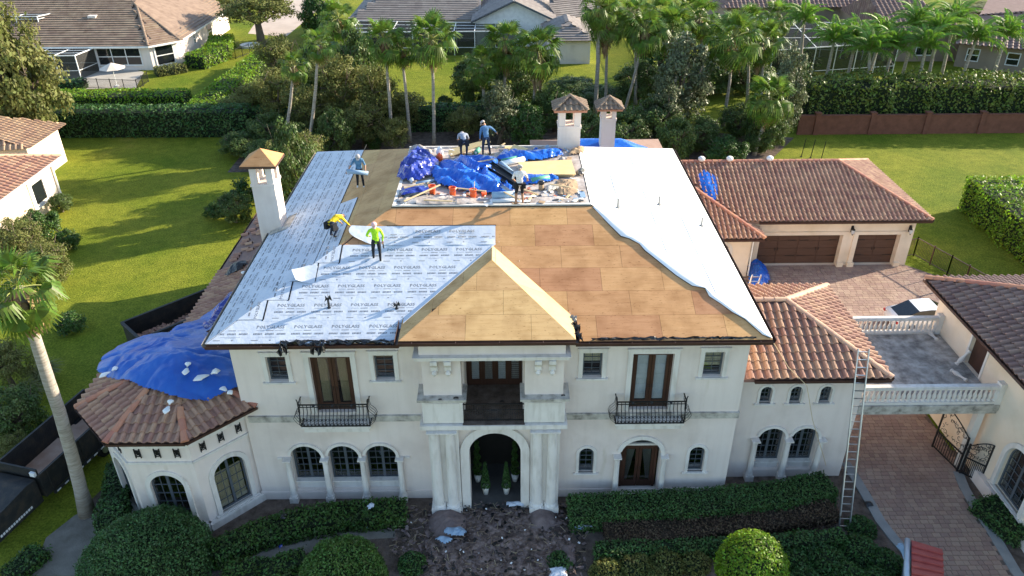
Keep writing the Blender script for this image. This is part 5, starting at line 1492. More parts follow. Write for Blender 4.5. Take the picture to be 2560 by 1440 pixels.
walls(nc, [(-20.8, 109.2), (-4, 109.2), (-4, 125), (-20.8, 125)], 2.95, 'stucco')
mb = MB(); mb.prism([(-4.0, 106, 0), (6.0, 106, 0), (6.0, 106, 3.5), (1.0, 106, 5.8), (-4.0, 106, 3.5)], (0, 10, 0)); mb.build('gable_wall', 'white_paint', nc)
walls(nc, [(5.2, 96.8), (10.3, 96.8), (10.3, 106), (5.2, 106)], 2.85, 'stucco', 'wing_wall')
mb = MB(); mb.bar((-4.7, 105.15, 3.35), (1, 105.15, 5.95), .05, r2=.12); mb.bar((6.7, 105.15, 3.35), (1, 105.15, 5.95), .05, r2=.12); mb.build('verge_board', 'win_frame', nc)
cage('pool_cage', (-9, 103, 0), [(-20, 101.5), (1.2, 101.5), (1.2, 106.0), (-20, 108.4)], 0, 3.0, 'long pale screen cage behind the palms in the centre', 8)
mb = MB(); mb.box(-2.4, -1.2, 105.6, 105.9, .1, 2.2); mb.build('door', 'win_frame', nc)
# houses at the right back
nr = thing('neighbour_house', (52, 100, 0), 'brown tile roofed house with pool cage behind the tall hedge at right', 'house')
hip_roof(nr, [[(46.5, 96, 3.4), (56.5, 96, 3.4), (52, 104, 6.6), (46.5, 104, 6.6)], [(56.5, 96, 3.4), (56.5, 116, 3.4), (52, 112, 6.6), (52, 104, 6.6)], [(46.5, 112, 3.4), (46.5, 96, 3.4), (46.5, 104, 6.6)],
              [(30, 112, 3.6), (50, 112, 3.6), (45, 120, 7.6), (36, 120, 7.6)], [(50, 112, 3.6), (50, 128, 3.6), (45, 120, 7.6)], [(30, 128, 3.6), (30, 112, 3.6), (36, 120, 7.6)],
              [(53.5, 93.5, 2.9), (66, 87, 2.9), (70, 96, 6.2), (58, 98, 5.2)], [(66, 87, 2.9), (82, 90, 2.9), (78, 99, 6.2), (70, 96, 6.2)], [(58, 98, 5.2), (70, 96, 6.2), (78, 99, 6.2), (66, 110, 6.2)]], 'tile_brown', .6, .6, 'tile_brown', 0, [((46.5, 104, 6.6), (52, 104, 6.6)), ((66, 87, 2.9), (70, 96, 6.2))], 'ridge_pale')
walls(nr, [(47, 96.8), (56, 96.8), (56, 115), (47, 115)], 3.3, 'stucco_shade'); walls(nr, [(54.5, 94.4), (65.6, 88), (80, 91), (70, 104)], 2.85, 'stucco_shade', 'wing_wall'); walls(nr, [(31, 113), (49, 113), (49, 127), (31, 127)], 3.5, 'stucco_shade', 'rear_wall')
fr3 = Fr((47, 96.8, 0), (1, 0, 0)); front_window(nr, fr3, 3.6, 5.8, .7, 2.8, 2, 2, .1)
fr4 = Fr((54.5, 94.4, 0), (11.1, -6.4, 0)); front_window(nr, fr4, 1.0, 2.4, .8, 2.3, 1, 2, .1); front_window(nr, fr4, 5.2, 6.6, .8, 2.3, 1, 2, .1)
cage('pool_cage', (40, 92, 0), [(30, 88), (45.5, 91), (47, 97), (30, 102)], 0, 3.6, 'grey screen cage behind the queen palms at right', 6, .06)
# brick wall along the right lawn
t = thing('brick_wall', (40, 70.4, 0), 'long reddish brick garden wall along the right lawn', 'wall')
mb = MB(); mb.box(27.5, 62, 70.3, 70.55, 0, 1.78); mb.build('panel', 'brickwall', t)
mb = MB(); mb.box(27.4, 62.1, 70.24, 70.61, 1.78, 1.88); mb.build('coping', 'brickwall', t)
for k in range(9):
    mb = MB(); x = 29.2 + k * 5.2; mb.box(x - .22, x + .22, 70.18, 70.66, 0, 2.05); mb.box(x - .28, x + .28, 70.12, 70.72, 2.05, 2.13); mb.build('pier', 'brickwall', t)
# fences
def fence(pts, h, label, step=1.8, bar=.11, name='metal_fence', m='iron'):
    t = thing(name, pts[0], label, 'fence')
    rails = MB(); pk = MB()
    for p, q in zip(pts, pts[1:]):
        p, q = V(p), V(q); L_ = (q - p).length; d = (q - p) / L_
        rails.bar(p + V((0, 0, h - .05)), q + V((0, 0, h - .05)), .02); rails.bar(p + V((0, 0, .15)), q + V((0, 0, .15)), .02)
        n = int(L_ / step) + 1
        for k in range(n + 1):
            a = p + d * (L_ * k / n); mb = MB(); mb.bar(a, a + V((0, 0, h + .06)), .032); mb.build('post', m, t)
        for k in range(int(L_ / bar)):
            a = p + d * (bar * k); pk.bar(a + V((0, 0, .1)), a + V((0, 0, h)), .009)
    rails.build('rail', m, t); pk.build('pickets', m, t)
fence([(26.6, 45.6, 0), (27.5, 46.0, 0), (28.5, 43.4, 0), (29.4, 40.8, 0), (30.2, 37.5, 0)], 1.4, 'bronze picket fence between garage court and right lawn', m='gutter')
fence([tuple(pz(x, y, 0)) for x, y in ((215, 222), (345, 226), (372, 205))], 1.2, 'black picket fence round the strip of turf at far left')
fence([tuple(pz(x, y, 0)) for x, y in ((545, 138), (590, 148), (625, 135))], 1.3, 'black picket fence under the driveway oak at far left')
fence([tuple(pz(x, y, 0)) for x, y in ((1555, 75), (1600, 165), (1640, 240))], 1.8, 'dark screened fence running back through the palm grove', bar=.05)
for x, y, lb in ((2003, 392, 'left thin metal stake on the near edge of the right lawn'), (2026, 395, 'middle thin metal stake on the near edge of the right lawn'), (2052, 400, 'right thin metal stake on the near edge of the right lawn')):
    q = pz(x, y, 0); mb = MB(); mb.bar(q, q + V((.12, 0, 1.7)), .025); mb.box(q.x - .08, q.x + .08, q.y - .08, q.y + .08, 0, .04); tag(mb.build('stake', 'iron'), lb, 'stake', 'stakes on the right lawn')
# ------------------------------------------------------------------ vegetation
def leaf_mesh(name, pts, size, m, seed=1, nrm=None, up=.35, aspect=.55):
    """one small folded rhomb per point"""
    R = np.random.RandomState(seed); P = np.asarray(pts, dtype=np.float64); N = len(P)
    d = R.normal(size=(N, 3)); d /= np.linalg.norm(d, axis=1)[:, None]
    nn = R.normal(size=(N, 3)) * .75 + np.array([0, 0, up])
    if nrm is not None: nn += np.asarray(nrm) * 1.0
    d -= nn * ((d * nn).sum(1) / np.maximum(1e-6, (nn * nn).sum(1)))[:, None]
    d /= np.maximum(1e-6, np.linalg.norm(d, axis=1))[:, None]
    s = np.cross(nn, d); s /= np.maximum(1e-6, np.linalg.norm(s, axis=1))[:, None]
    sz = (size * R.uniform(.6, 1.35, N))[:, None]
    V_ = np.empty((N, 4, 3)); V_[:, 0] = P - d * sz; V_[:, 1] = P + s * sz * aspect; V_[:, 2] = P + d * sz; V_[:, 3] = P - s * sz * aspect
    me = bpy.data.meshes.new(name)
    me.vertices.add(N * 4); me.vertices.foreach_set('co', V_.reshape(-1))
    me.loops.add(N * 4); me.loops.foreach_set('vertex_index', np.arange(N * 4, dtype=np.int32))
    me.polygons.add(N); me.polygons.foreach_set('loop_start', np.arange(0, N * 4, 4, dtype=np.int32)); me.polygons.foreach_set('loop_total', np.full(N, 4, dtype=np.int32))
    me.materials.append(M[m]); me.update(calc_edges=True)
    return me
def crown_pts(seed, r, ncl, per, clr, squash=1., hollow=.55, low=-.6):
    R = np.random.RandomState(seed); out_ = []; nr = []
    k = 0
    while k < ncl:
        d = R.normal(size=3); d /= np.linalg.norm(d)
        if d[2] < low: continue
        rad = R.uniform(hollow, 1.0) ** .7 * (1 + .22 * noise.noise(V(d * 2.3 + seed)))
        c = d * rad * np.array(r)
        n = int(per * R.uniform(.5, 1.4)); cr = clr * R.uniform(.6, 1.35)
        q = R.normal(size=(n, 3)); q /= np.linalg.norm(q, axis=1)[:, None]
        q *= (R.uniform(.15, 1, n) ** .5)[:, None] * cr * np.array([1, 1, .75])
        out_.append(c + q); nr.append(np.repeat([d], n, 0) * .6 + q / cr * .6)
        k += 1
    return np.concatenate(out_), np.concatenate(nr)
TREE = {}
def tree_proto(key, m, r, th, ncl, per, clr, leaf, seed, limbs=7, low=-.5, hollow=.5, lean=0.):
    """crown radii r, trunk height th (ground to crown centre), at the origin"""
    P, Nn = crown_pts(seed, r, ncl, per, clr, low=low, hollow=hollow); P[:, 2] += th
    cm = leaf_mesh('crown', P, leaf, m, seed, Nn)
    mb = MB(); rs = random.Random(seed); r0_ = .05 * max(r) + .05
    top = V((rs.uniform(-.2, .2), rs.uniform(-.2, .2), th * .62))
    mb.tube([(0, 0, -.1), (top.x * .4, top.y * .4, th * .3), top], [r0_ * 1.35, r0_, r0_ * .8], 8)
    for k in range(limbs):
        a = 2 * pi * k / limbs + rs.uniform(-.3, .3); e_ = V((r[0] * .72 * cos(a), r[1] * .72 * sin(a), th + r[2] * rs.uniform(-.25, .7)))
        mid = top.lerp(e_, .5) + V((0, 0, rs.uniform(-.1, .25) * r[2]))
        mb.tube([top * .9, mid, e_], [r0_ * .55, r0_ * .32, r0_ * .1], 6)
        for j in range(3):
            t_ = rs.uniform(.4, .9); b_ = top.lerp(e_, t_); f_ = b_ + V((rs.uniform(-1, 1) * r[0] * .4, rs.uniform(-1, 1) * r[1] * .4, rs.uniform(0, .5) * r[2])); mb.tube([b_, f_], [r0_ * .2, r0_ * .05], 5)
    TREE[key] = (mb.mesh('trunk', 'bark', True), cm)
tree_proto('olive', 'leaf_olive', (1, 1, 1.05), 1.05, 130, 110, .24, .045, 3, low=-.85, hollow=.35)
tree_proto('scrub', 'leaf_olive', (1, 1, 1.0), 1.3, 120, 85, .25, .040, 5, limbs=9, low=-.75, hollow=.25)
tree_proto('grey', 'leaf_grey', (.75, .75, 1.25), 1.2, 110, 80, .22, .045, 8, low=-.95, hollow=.4)
tree_proto('oak', 'leaf_olive', (1, 1, .62), 1.25, 120, 80, .22, .036, 12, limbs=9, low=-.45, hollow=.35)
tree_proto('dark', 'leaf_tree', (1, 1, .95), .95, 130, 95, .23, .045, 14, low=-.9, hollow=.5)
tree_proto('mid', 'leaf_mid', (1, 1, .9), .85, 110, 100, .24, .05, 17, low=-.95, hollow=.5)
tree_proto('shrub', 'leaf_mid', (1, 1, .8), .62, 60, 70, .3, .06, 19, limbs=5, low=-.6, hollow=.3)
def plant(key, loc, s, label, cat='tree', group=None, name=None, sz=None, rz=None):
    t = thing(name or cat.replace(' ', '_'), loc, label, cat, group, rz if rz is not None else rnd.uniform(0, 6.28))
    t.scale = (s, s, sz or s)
    a = link('trunk' if cat == 'tree' else 'stem', TREE[key][0], t, False); b = link('crown' if cat == 'tree' else 'foliage', TREE[key][1], t, False)
    return t
G1 = 'broadleaf trees behind the mansion'
def at_crown(x, y, Y): return py(x, y, Y)
def tr(key, x, y, Y, rpx, label, ratio=1.0, group=G1, cat='tree', name=None):
    """crown centre pixel, distance row Y, crown radius in pixels"""
    c = py(x, y, Y) if cat == 'tree' else pz(x, y, 1.0); s = rpx / FPX * ((c - CAM).dot(_f)); th = {'olive': 1.05, 'scrub': 1.35, 'grey': 1.2, 'oak': 1.25, 'dark': .95, 'mid': .85, 'shrub': .62}[key]
    return plant(key, (c.x, c.y, 0), s, label, cat, group, name, sz=max(.4, c.z / th) * ratio if cat == 'tree' else s)
tr('olive', 40, 215, 67, 105, 'big olive green tree leaning into the lawn at the left edge')
tr('oak', 640, 22, 109, 95, 'spreading driveway oak standing in a white ring at top left', name='oak_tree')
tr('scrub', 690, 235, 73, 62, 'thin grey scrub tree left of the two bare palm trunks')
tr('scrub', 770, 270, 70, 60, 'thin olive scrub tree between the two bare palm trunks')
tr('scrub', 855, 215, 73, 75, 'tall twiggy scrub tree behind the far left corner of the roof')
tr('scrub', 905, 300, 68, 60, 'low olive scrub tree just above the left roof edge')
tr('scrub', 945, 235, 71, 55, 'pale scrub tree wrapped round the third palm trunk')
tr('dark', 675, 325, 68, 50, 'dark rounded tree above the left chimney')
tr('dark', 745, 345, 66.5, 42, 'dark low tree between chimney and roof corner')
tr('grey', 1248, 285, 68.5, 62, 'silvery olive tree standing over the bent workers')
tr('dark', 1180, 205, 80, 52, 'dark tree under the palm crowns in the centre')
tr('dark', 1430, 215, 84, 60, 'dark tree left of the tall double palm trunks')
tr('dark', 1560, 330, 66, 62, 'dark bushy tree right of the rear chimney')
tr('dark', 1460, 330, 66, 50, 'dark bushy tree behind the tall right chimney')
tr('grey', 1705, 215, 71, 95, 'tall silvery tree among the palms right of centre')
tr('dark', 1640, 300, 68, 62, 'dark tree at the foot of the silvery tree')
tr('mid', 1815, 378, 63, 52, 'bushy green tree just above the white roof corner')
tr('grey', 1965, 240, 68, 62, 'narrow pale tree next to the brick wall end')
tr('dark', 1745, 330, 67, 60, 'dark tree between silvery tree and shaggy palm')
tr('dark', 1855, 300, 70, 52, 'dark tree behind the shaggy palm')
tr('olive', 2480, 45, 125, 120, 'grey olive tree at the top right corner')
tr('olive', 2590, 70, 118, 120, 'grey olive tree cut by the top right edge')
tr('olive', 1560, 40, 120, 90, 'hazy tree behind the tall double palm trunks')
tr('mid', 795, 40, 112, 45, 'small green tree beside the far left driveway')
for i, (k, x, y, Y, r_, lb) in enumerate((('dark', 735, 430, 53, 60, 'dark tree between left chimney and roof edge'), ('scrub', 690, 415, 56, 48, 'bushy tree standing up behind the left chimney cap'), ('dark', 660, 385, 63, 45, 'rounded tree where the left lawn meets the grove'), ('scrub', 760, 385, 59, 58, 'olive tree just off the far left roof corner'), ('dark', 600, 360, 66, 48, 'dark tree at the near end of the long left hedge'),
        ('scrub', 625, 250, 75, 62, 'olive scrub tree at the end of the clipped hedge'), ('dark', 800, 190, 78, 60, 'dark tree behind the second bare palm trunk'), ('scrub', 700, 150, 84, 60, 'pale scrub tree below the first small palm crown'), ('dark', 890, 170, 80, 58, 'dark tree left of the sunlit palm crown'), ('scrub', 1010, 270, 72, 52, 'olive scrub tree around the red trunk palm'), ('dark', 840, 330, 66, 45, 'dark tree low behind the roof edge left of the third palm'), ('scrub', 985, 330, 66.5, 38, 'small scrub tree at the feet of the left palms'),
        ('dark', 1290, 210, 79, 62, 'dark tree filling the gap under the central palms'), ('dark', 1390, 270, 72, 58, 'dark tree left of the tall right chimney'), ('mid', 1320, 320, 67, 45, 'green tree right of the silvery olive tree'), ('dark', 1500, 240, 80, 60, 'dark tree behind the tall pale trunk'), ('dark', 1600, 200, 82, 58, 'dark tree behind the leaning palm'), ('mid', 1660, 150, 88, 60, 'green tree rising behind the silvery tree'), ('dark', 1780, 190, 84, 68, 'dark tree inside the right palm grove'), ('dark', 1870, 190, 84, 60, 'dark tree at the right of the palm grove'), ('grey', 1660, 280, 68, 58, 'silvery tree beside the taller one'), ('dark', 1690, 350, 63.5, 45, 'dark tree over the white slope corner'), ('scrub', 1160, 300, 70, 45, 'thin tree left of the silvery olive tree'), ('dark', 1920, 330, 66, 45, 'dark tree at the foot of the shaggy palm'), ('mid', 1985, 160, 90, 55, 'green tree left of the queen palm row'), ('scrub', 560, 300, 73, 45, 'scrub tree over the left hedge near the grove'))):
    tr(k, x, y, Y, r_, lb)
# shrubs
G2 = 'shrubs around the lawns'
for x, y, Y, r_, k, lb in ((585, 525, 47.5, 42, 'dark', 'dark shrub left of the left chimney'), (610, 480, 48.5, 42, 'shrub', 'loose sunlit shrub behind the left chimney'), (528, 512, 48, 26, 'shrub', 'small bright shrub at the outer end of the chimney shrubs'), (655, 380, 62, 30, 'shrub', 'small yellow shrub where the left lawn meets the trees'),
                     (1112, 252, 84, 20, 'dark', 'small spiky shrub alone on the lawn beyond the palms'), (932, 345, 66.5, 24, 'mid', 'small bright green shrub between palm trunks over the roof edge'),
                     (95, 580, 49.5, 52, 'mid', 'clipped green shrub under the window of the left edge house'), (165, 590, 48.5, 30, 'mid', 'round clipped shrub at the bed corner of the left edge house'), (60, 640, 46.5, 62, 'scrub', 'bare twiggy shrub against the left edge house'), (125, 690, 44, 60, 'scrub', 'dry twiggy shrub spreading on the left lawn'), (170, 790, 39, 38, 'shrub', 'low weedy shrub beside the near palm crown'),
                     (148, 500, 54, 26, 'dark', 'dark shrub at the back corner of the left edge house'), (40, 1040, 31, 70, 'dark', 'dark shrub behind the open dump trailer'), (20, 930, 34, 60, 'scrub', 'dry grassy shrub under the near palm'),
                     (1890, 355, 62.5, 30, 'dark', 'dark shrub under the shaggy palm'), (30, 1120, 28, 40, 'scrub', 'weedy shrub at the far side of the dump trailer')):
    tr(k, x, y, Y, r_, lb, group=G2, cat='shrub')
# ---- hedges
def hedge(pts, wd, h, m, leaf, dens, label, core='hedge_core', cat='hedge', wob=.06, name='hedge', group=None):
    t = thing(name, (pts[0][0], pts[0][1], 0), label, cat, group)
    R = np.random.RandomState(int(abs(pts[0][0]) * 97 + abs(pts[0][1]) * 13) % 99991)
    P = [V((p[0], p[1], 0)) for p in pts]; pp = []; nn = []
    n = len(P); S = []
    for i in range(n):
        d = (P[min(i + 1, n - 1)] - P[max(i - 1, 0)]).normalized(); S.append(V((-d.y, d.x, 0)))
    mb = MB(); k = .86
    vs = []
    for i in range(n):
        for s_, z in ((-1, 0), (-1, h * k), (1, h * k), (1, 0)): vs.append(P[i] + S[i] * (s_ * wd / 2 * k) + V((0, 0, z)))
    mb.add(vs, [(i * 4 + a, (i + 1) * 4 + a, (i + 1) * 4 + (a + 1) % 4, i * 4 + (a + 1) % 4) for i in range(n - 1) for a in range(3)] + [(0, 1, 2, 3), tuple(4 * (n - 1) + a for a in (3, 2, 1, 0))])
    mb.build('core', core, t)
    for i in range(n - 1):
        a, b = P[i], P[i + 1]; L_ = (b - a).length
        for (kind, area) in (('top', L_ * wd), ('l', L_ * h), ('r', L_ * h)):
            N = int(area * dens); tt = R.uniform(0, 1, N); ss = R.uniform(-1, 1, N)
            base = np.array(a[:])[None] * (1 - tt)[:, None] + np.array(b[:])[None] * tt[:, None]
            sd_ = np.array(S[i][:])[None] * (1 - tt)[:, None] + np.array(S[i + 1][:])[None] * tt[:, None]
            bump = np.array([noise.noise(V((q[0] * .9, q[1] * .9, 7.0))) for q in base]) * wob * 2
            if kind == 'top':
                q = base + sd_ * (ss * wd / 2)[:, None]; q[:, 2] = h + bump + R.normal(0, wob * .5, N) - (np.abs(ss) > .85) * h * .05; nv = np.tile([0, 0, 1.], (N, 1))
            else:
                g = -1 if kind == 'r' else 1
                q = base + sd_ * (g * (wd / 2 + bump + R.normal(0, wob * .5, N)))[:, None]; q[:, 2] = (ss + 1) / 2 * h; nv = sd_ * g
            pp.append(q); nn.append(nv)
    for e_, i, j in ((P[0], 0, 1), (P[-1], n - 1, n - 2)):
        N = int(wd * h * dens); dd = (P[i] - P[j]).normalized()
        q = np.array(e_[:])[None] + np.array(S[i][:])[None] * R.uniform(-wd / 2, wd / 2, N)[:, None] + np.array(dd[:])[None] * R.normal(0, wob, N)[:, None]; q[:, 2] = R.uniform(0, h, N); pp.append(q); nn.append(np.tile(dd[:], (N, 1)))
    link('foliage', leaf_mesh('foliage', np.concatenate(pp), leaf, m, 3, np.concatenate(nn)), t)
    return t
hedge([(-44.5, 71.9), (-36, 71.8), (-24.5, 71.6)], 1.8, 2.75, 'leaf_dark', .13, 45, 'long clipped dark hedge closing the left lawn', wob=.1)
hedge([(-24.3, 72.2), (-12, 72.6), (1.5, 72.8)], 1.6, 2.5, 'leaf_dark', .13, 40, 'dark hedge behind the palm trunks in the centre', wob=.1)
hedge([(-48, 80.4), (-40, 80.3), (-33.6, 80.2)], 2.6, 1.7, 'leaf_bright', .13, 40, 'bright clipped hedge in front of the far left house', wob=.1)
hedge([(-30.9, 75.0), (-30.6, 84), (-30.2, 97)], 2.7, 1.7, 'leaf_bright', .13, 40, 'bright flat topped hedge running back along the far left lawn', wob=.12)
hedge([(-28.2, 75), (-28, 80)], 2.2, 1.5, 'leaf_mid', .13, 40, 'short block of hedge beside the long bright hedge', wob=.12)
hedge([(p.x, p.y) for p in pxs([(490, 172), (545, 150), (560, 118)])], 3.0, 1.7, 'leaf_bright', .14, 40, 'bright hedge block at the corner of the far left house', wob=.12)
hedge([(p.x, p.y) for p in pxs([(392, 190), (465, 178)])], 1.6, .9, 'leaf_olive', .12, 50, 'low olive hedge under the white corner window', wob=.12)
hedge([(p.x, p.y) for p in pxs([(130, 222), (215, 222)])], 1.4, 1.0, 'leaf_dark', .12, 50, 'low dark hedge below the screen cage', wob=.12)
hedge([(28.6, 73.4), (40, 73.6), (52, 73.2), (64, 73)], 3.6, 4.5, 'leaf_hedge', .15, 46, 'tall shaggy hedge behind the brick wall', wob=.45)
hedge([(36.3, 53.4), (36.2, 48), (36.0, 40), (36, 34)], 4.2, 2.75, 'leaf_bright', .10, 80, 'thick square hedge at the right edge of the lawn', wob=.12)
hedge([(33.6, 51.8), (33.9, 44)], .01, .01, 'leaf_mid', .1, 1, 'x') if False else None
G3 = 'hedges in front of the mansion'
hedge([(p.x, p.y) for p in pxs([(1425, 1268), (1600, 1258), (1780, 1250), (1950, 1232), (2075, 1205)], .85)], 1.35, .95, 'leaf_dark', .05, 420, 'long dark green hedge under the right half of the facade', wob=.05, group=G3)
hedge([(p.x, p.y) for p in pxs([(1515, 1326), (1700, 1316), (1900, 1292), (2080, 1262)], .5)], 1.35, .6, 'leaf_brown', .05, 300, 'withered brown hedge in front of the right facade', 'core_brown', wob=.06, group=G3)
hedge([(p.x, p.y) for p in pxs([(1490, 1372), (1640, 1366), (1800, 1362), (1960, 1352), (2110, 1338)], .5)], .62, .6, 'leaf_dark', .06, 300, 'narrow green hedge in front of the withered brown one', wob=.07, group=G3)
hedge([(p.x, p.y) for p in pxs([(530, 1378), (640, 1330), (740, 1300), (870, 1280), (1010, 1272)], .6)], 1.15, .7, 'leaf_mid', .065, 260, 'loose green hedge from the turret to the entry', wob=.08, group=G3)
hedge([(p.x, p.y) for p in pxs([(300, 1150), (285, 1240), (270, 1310)], 1.0)], 1.1, 1.1, 'leaf_dark', .065, 230, 'square dark hedge left of the turret', wob=.06, group=G3)
hedge([(p.x, p.y) for p in pxs([(560, 1430), (680, 1415), (760, 1390)], .5)], .9, .6, 'leaf_mid', .065, 230, 'leafy hedge below the dirt path', wob=.1, group=G3)
hedge([(p.x, p.y) for p in pxs([(2465, 1245), (2520, 1290), (2575, 1330)], .6)], 1.5, .7, 'leaf_dark', .065, 230, 'dark hedge at the foot of the guest house', wob=.1, group=G3)
hedge([(p.x, p.y) for p in pxs([(20, 1440), (100, 1370)], .4)], 1.0, .5, 'leaf_mid', .065, 230, 'low bright hedge at the bottom left corner', wob=.1, group=G3)
# ---- clipped domes
def dome(c, rx, rz, m, leaf, dens, label, zc=0., name='topiary', cat='topiary', group='clipped topiary domes', core='hedge_core', trunk=False, low=-.05):
    t = thing(name, (c[0], c[1], 0), label, cat, group)
    R = np.random.RandomState(int(abs(c[0] * 31 + c[1] * 7)) % 9999)
    N = int(2 * pi * rx * (rx + rz) * .6 * dens); d = R.normal(size=(int(N * 1.8), 3)); d /= np.linalg.norm(d, axis=1)[:, None]; d = d[d[:, 2] > low][:N]
    w_ = np.array([1 + .07 * noise.noise(V(q * 2.2) + V((c[0], c[1], 0))) + .04 * noise.noise(V(q * 6)) for q in d]) + R.normal(0, .022, len(d)) - R.uniform(0, 1, len(d)) ** 2 * .10
    P = d * np.array([rx, rx, rz]) * w_[:, None] + np.array([c[0], c[1], zc])
    P = P[P[:, 2] > .02]
    link('foliage', leaf_mesh('foliage', P, leaf, m, 5, d[:len(P)] * 1.2), t)
    mb = MB(); pr = []
    for k in range(9):
        a = -pi / 2 + pi * k / 8
        if zc + rz * .93 * sin(a) < -.01: continue
        pr.append((max(.01, rx * .86 * cos(a)), zc + rz * .86 * sin(a)))
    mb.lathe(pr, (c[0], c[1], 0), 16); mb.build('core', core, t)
    return t
c = pz(362, 1372, 1.0); dome((c.x, c.y - .2), 2.5, 2.25, 'leaf_dome', .05, 600, 'huge dark green clipped dome in front of the turret')
c = pz(852, 1415, .8); dome((c.x, c.y), 1.65, 1.6, 'leaf_dome_mid', .05, 650, 'mid green clipped dome left of the entry walk')
c = pz(1880, 1418, 1.6); dome((c.x, c.y), 1.3, 1.36, 'leaf_bright', .055, 700, 'bright sunlit clipped ball at the bottom edge', zc=1.6, low=-.9)
G4 = 'low shrub mounds by the drive'
for i, (x, y, r_, m, lb) in enumerate(((1520, 1425, .75, 'leaf_olive', 'sunlit olive mound nearest the entry debris'), (1590, 1412, .8, 'leaf_olive', 'sunlit olive mound second from the entry debris'), (1665, 1400, .8, 'leaf_olive', 'sunlit olive mound right of two others'), (1735, 1395, .7, 'leaf_olive', 'olive mound at the left of the bright ball'), (1640, 1445, .7, 'leaf_olive', 'olive mound at the very bottom beside shadow streaks'),
                                (1985, 1400, .75, 'leaf_dark', 'dark mound just right of the bright ball'), (2065, 1395, .85, 'leaf_dark', 'dark mound below the foot of the ladder'), (2150, 1370, .85, 'leaf_dark', 'dark mound under the ladder and beside the drive'), (2155, 1310, .65, 'leaf_dark', 'small dark mound right of the ladder'), (2215, 1400, .75, 'leaf_dark', 'dark mound at the kerb by the red tile pallet'), (2120, 1440, .85, 'leaf_dark', 'dark mound at the bottom left of the pallet'), (2010, 1450, .8, 'leaf_dark', 'dark mound at the bottom right of the bright ball'), (1030, 1400, .6, 'leaf_dark', 'small flattened dark mound beside the debris'), (1400, 1395, .55, 'leaf_dark', 'small dark mound at the right of the debris'), (2200, 1455, .8, 'leaf_dark', 'dark mound cut by the bottom edge near the pallet'))):
    c = pz(x, y, .35); dome((c.x, c.y), r_, r_ * .8, m, .055, 380, lb, group=G4, name='shrub_mound', cat='shrub')
# ---- palms
def fan_frond(m, droop, R_=.9, pet=1.1, seed=0, n=19):
    rs = random.Random(seed); mb = MB()
    mb.tube([(0, 0, 0), (0, pet * .5, .05), (0, pet, 0)], [.03, .022, .016], 4, 1)
    for k in range(n):
        a = (-1.0 + 2 * k / (n - 1)) * 1.9
        dx, dy = sin(a), cos(a); R2 = R_ * (1 - .18 * abs(a) / 1.9) * rs.uniform(.9, 1.08)
        w_ = .060 * R_
        b = V((0, pet - .05, 0)); mid = b + V((dx * R2 * .55, dy * R2 * .55, .05 * cos(a))); tip = b + V((dx * R2 * .92, dy * R2 * .92, -droop * R2 * rs.uniform(.7, 1.3)))
        pv = V((dy, -dx, 0)) * w_
        mb.add([b, mid + pv, mid - pv + V((0, 0, .03)), tip + pv * .25, tip - pv * .25], [(0, 1, 2), (1, 3, 4, 2)], 0)
    return mb.mesh('frond', [m, 'palm_stalk'])
FAN = [fan_frond('palm_leaf', d, seed=i) for i, d in enumerate((.15, .35, .6, .8))]
FAND = [fan_frond('palm_dead', d, seed=9 + i) for i, d in enumerate((.9, 1.1))]
def skirt_mesh(seed, L_):
    rs = random.Random(seed); mb = MB()
    for k in range(70):
        a = rs.uniform(0, 2 * pi); z0 = -rs.uniform(0, L_ * .55); r0_ = rs.uniform(.12, .25); r1_ = rs.uniform(.3, .62) * (1 if z0 > -L_ * .3 else .8); ln = rs.uniform(.5, 1.0) * L_ * .5 + .3
        o = V((cos(a), sin(a), 0)); p = V((-o.y, o.x, 0)) * rs.uniform(.05, .13)
        A_ = o * r0_ + V((0, 0, z0)); B_ = o * r1_ + V((0, 0, z0 - ln * .45)); C_ = o * (r1_ * .8) + V((0, 0, z0 - ln))
        mb.add([A_ - p * .4, A_ + p * .4, B_ + p, B_ - p, C_ + p * .5, C_ - p * .5], [(0, 1, 2, 3), (3, 2, 4, 5)])
    return mb.mesh('skirt', 'palm_dead')
SKIRT = [skirt_mesh(1, 1.4), skirt_mesh(2, 3.0)]
def orient(o, az, el, loc, s, roll=0):
    o.matrix_basis = Matrix.Translation(loc) @ Matrix.Rotation(az, 4, 'Z') @ Matrix.Rotation(el, 4, 'X') @ Matrix.Rotation(roll, 4, 'Y') @ Matrix.Scale(s, 4)
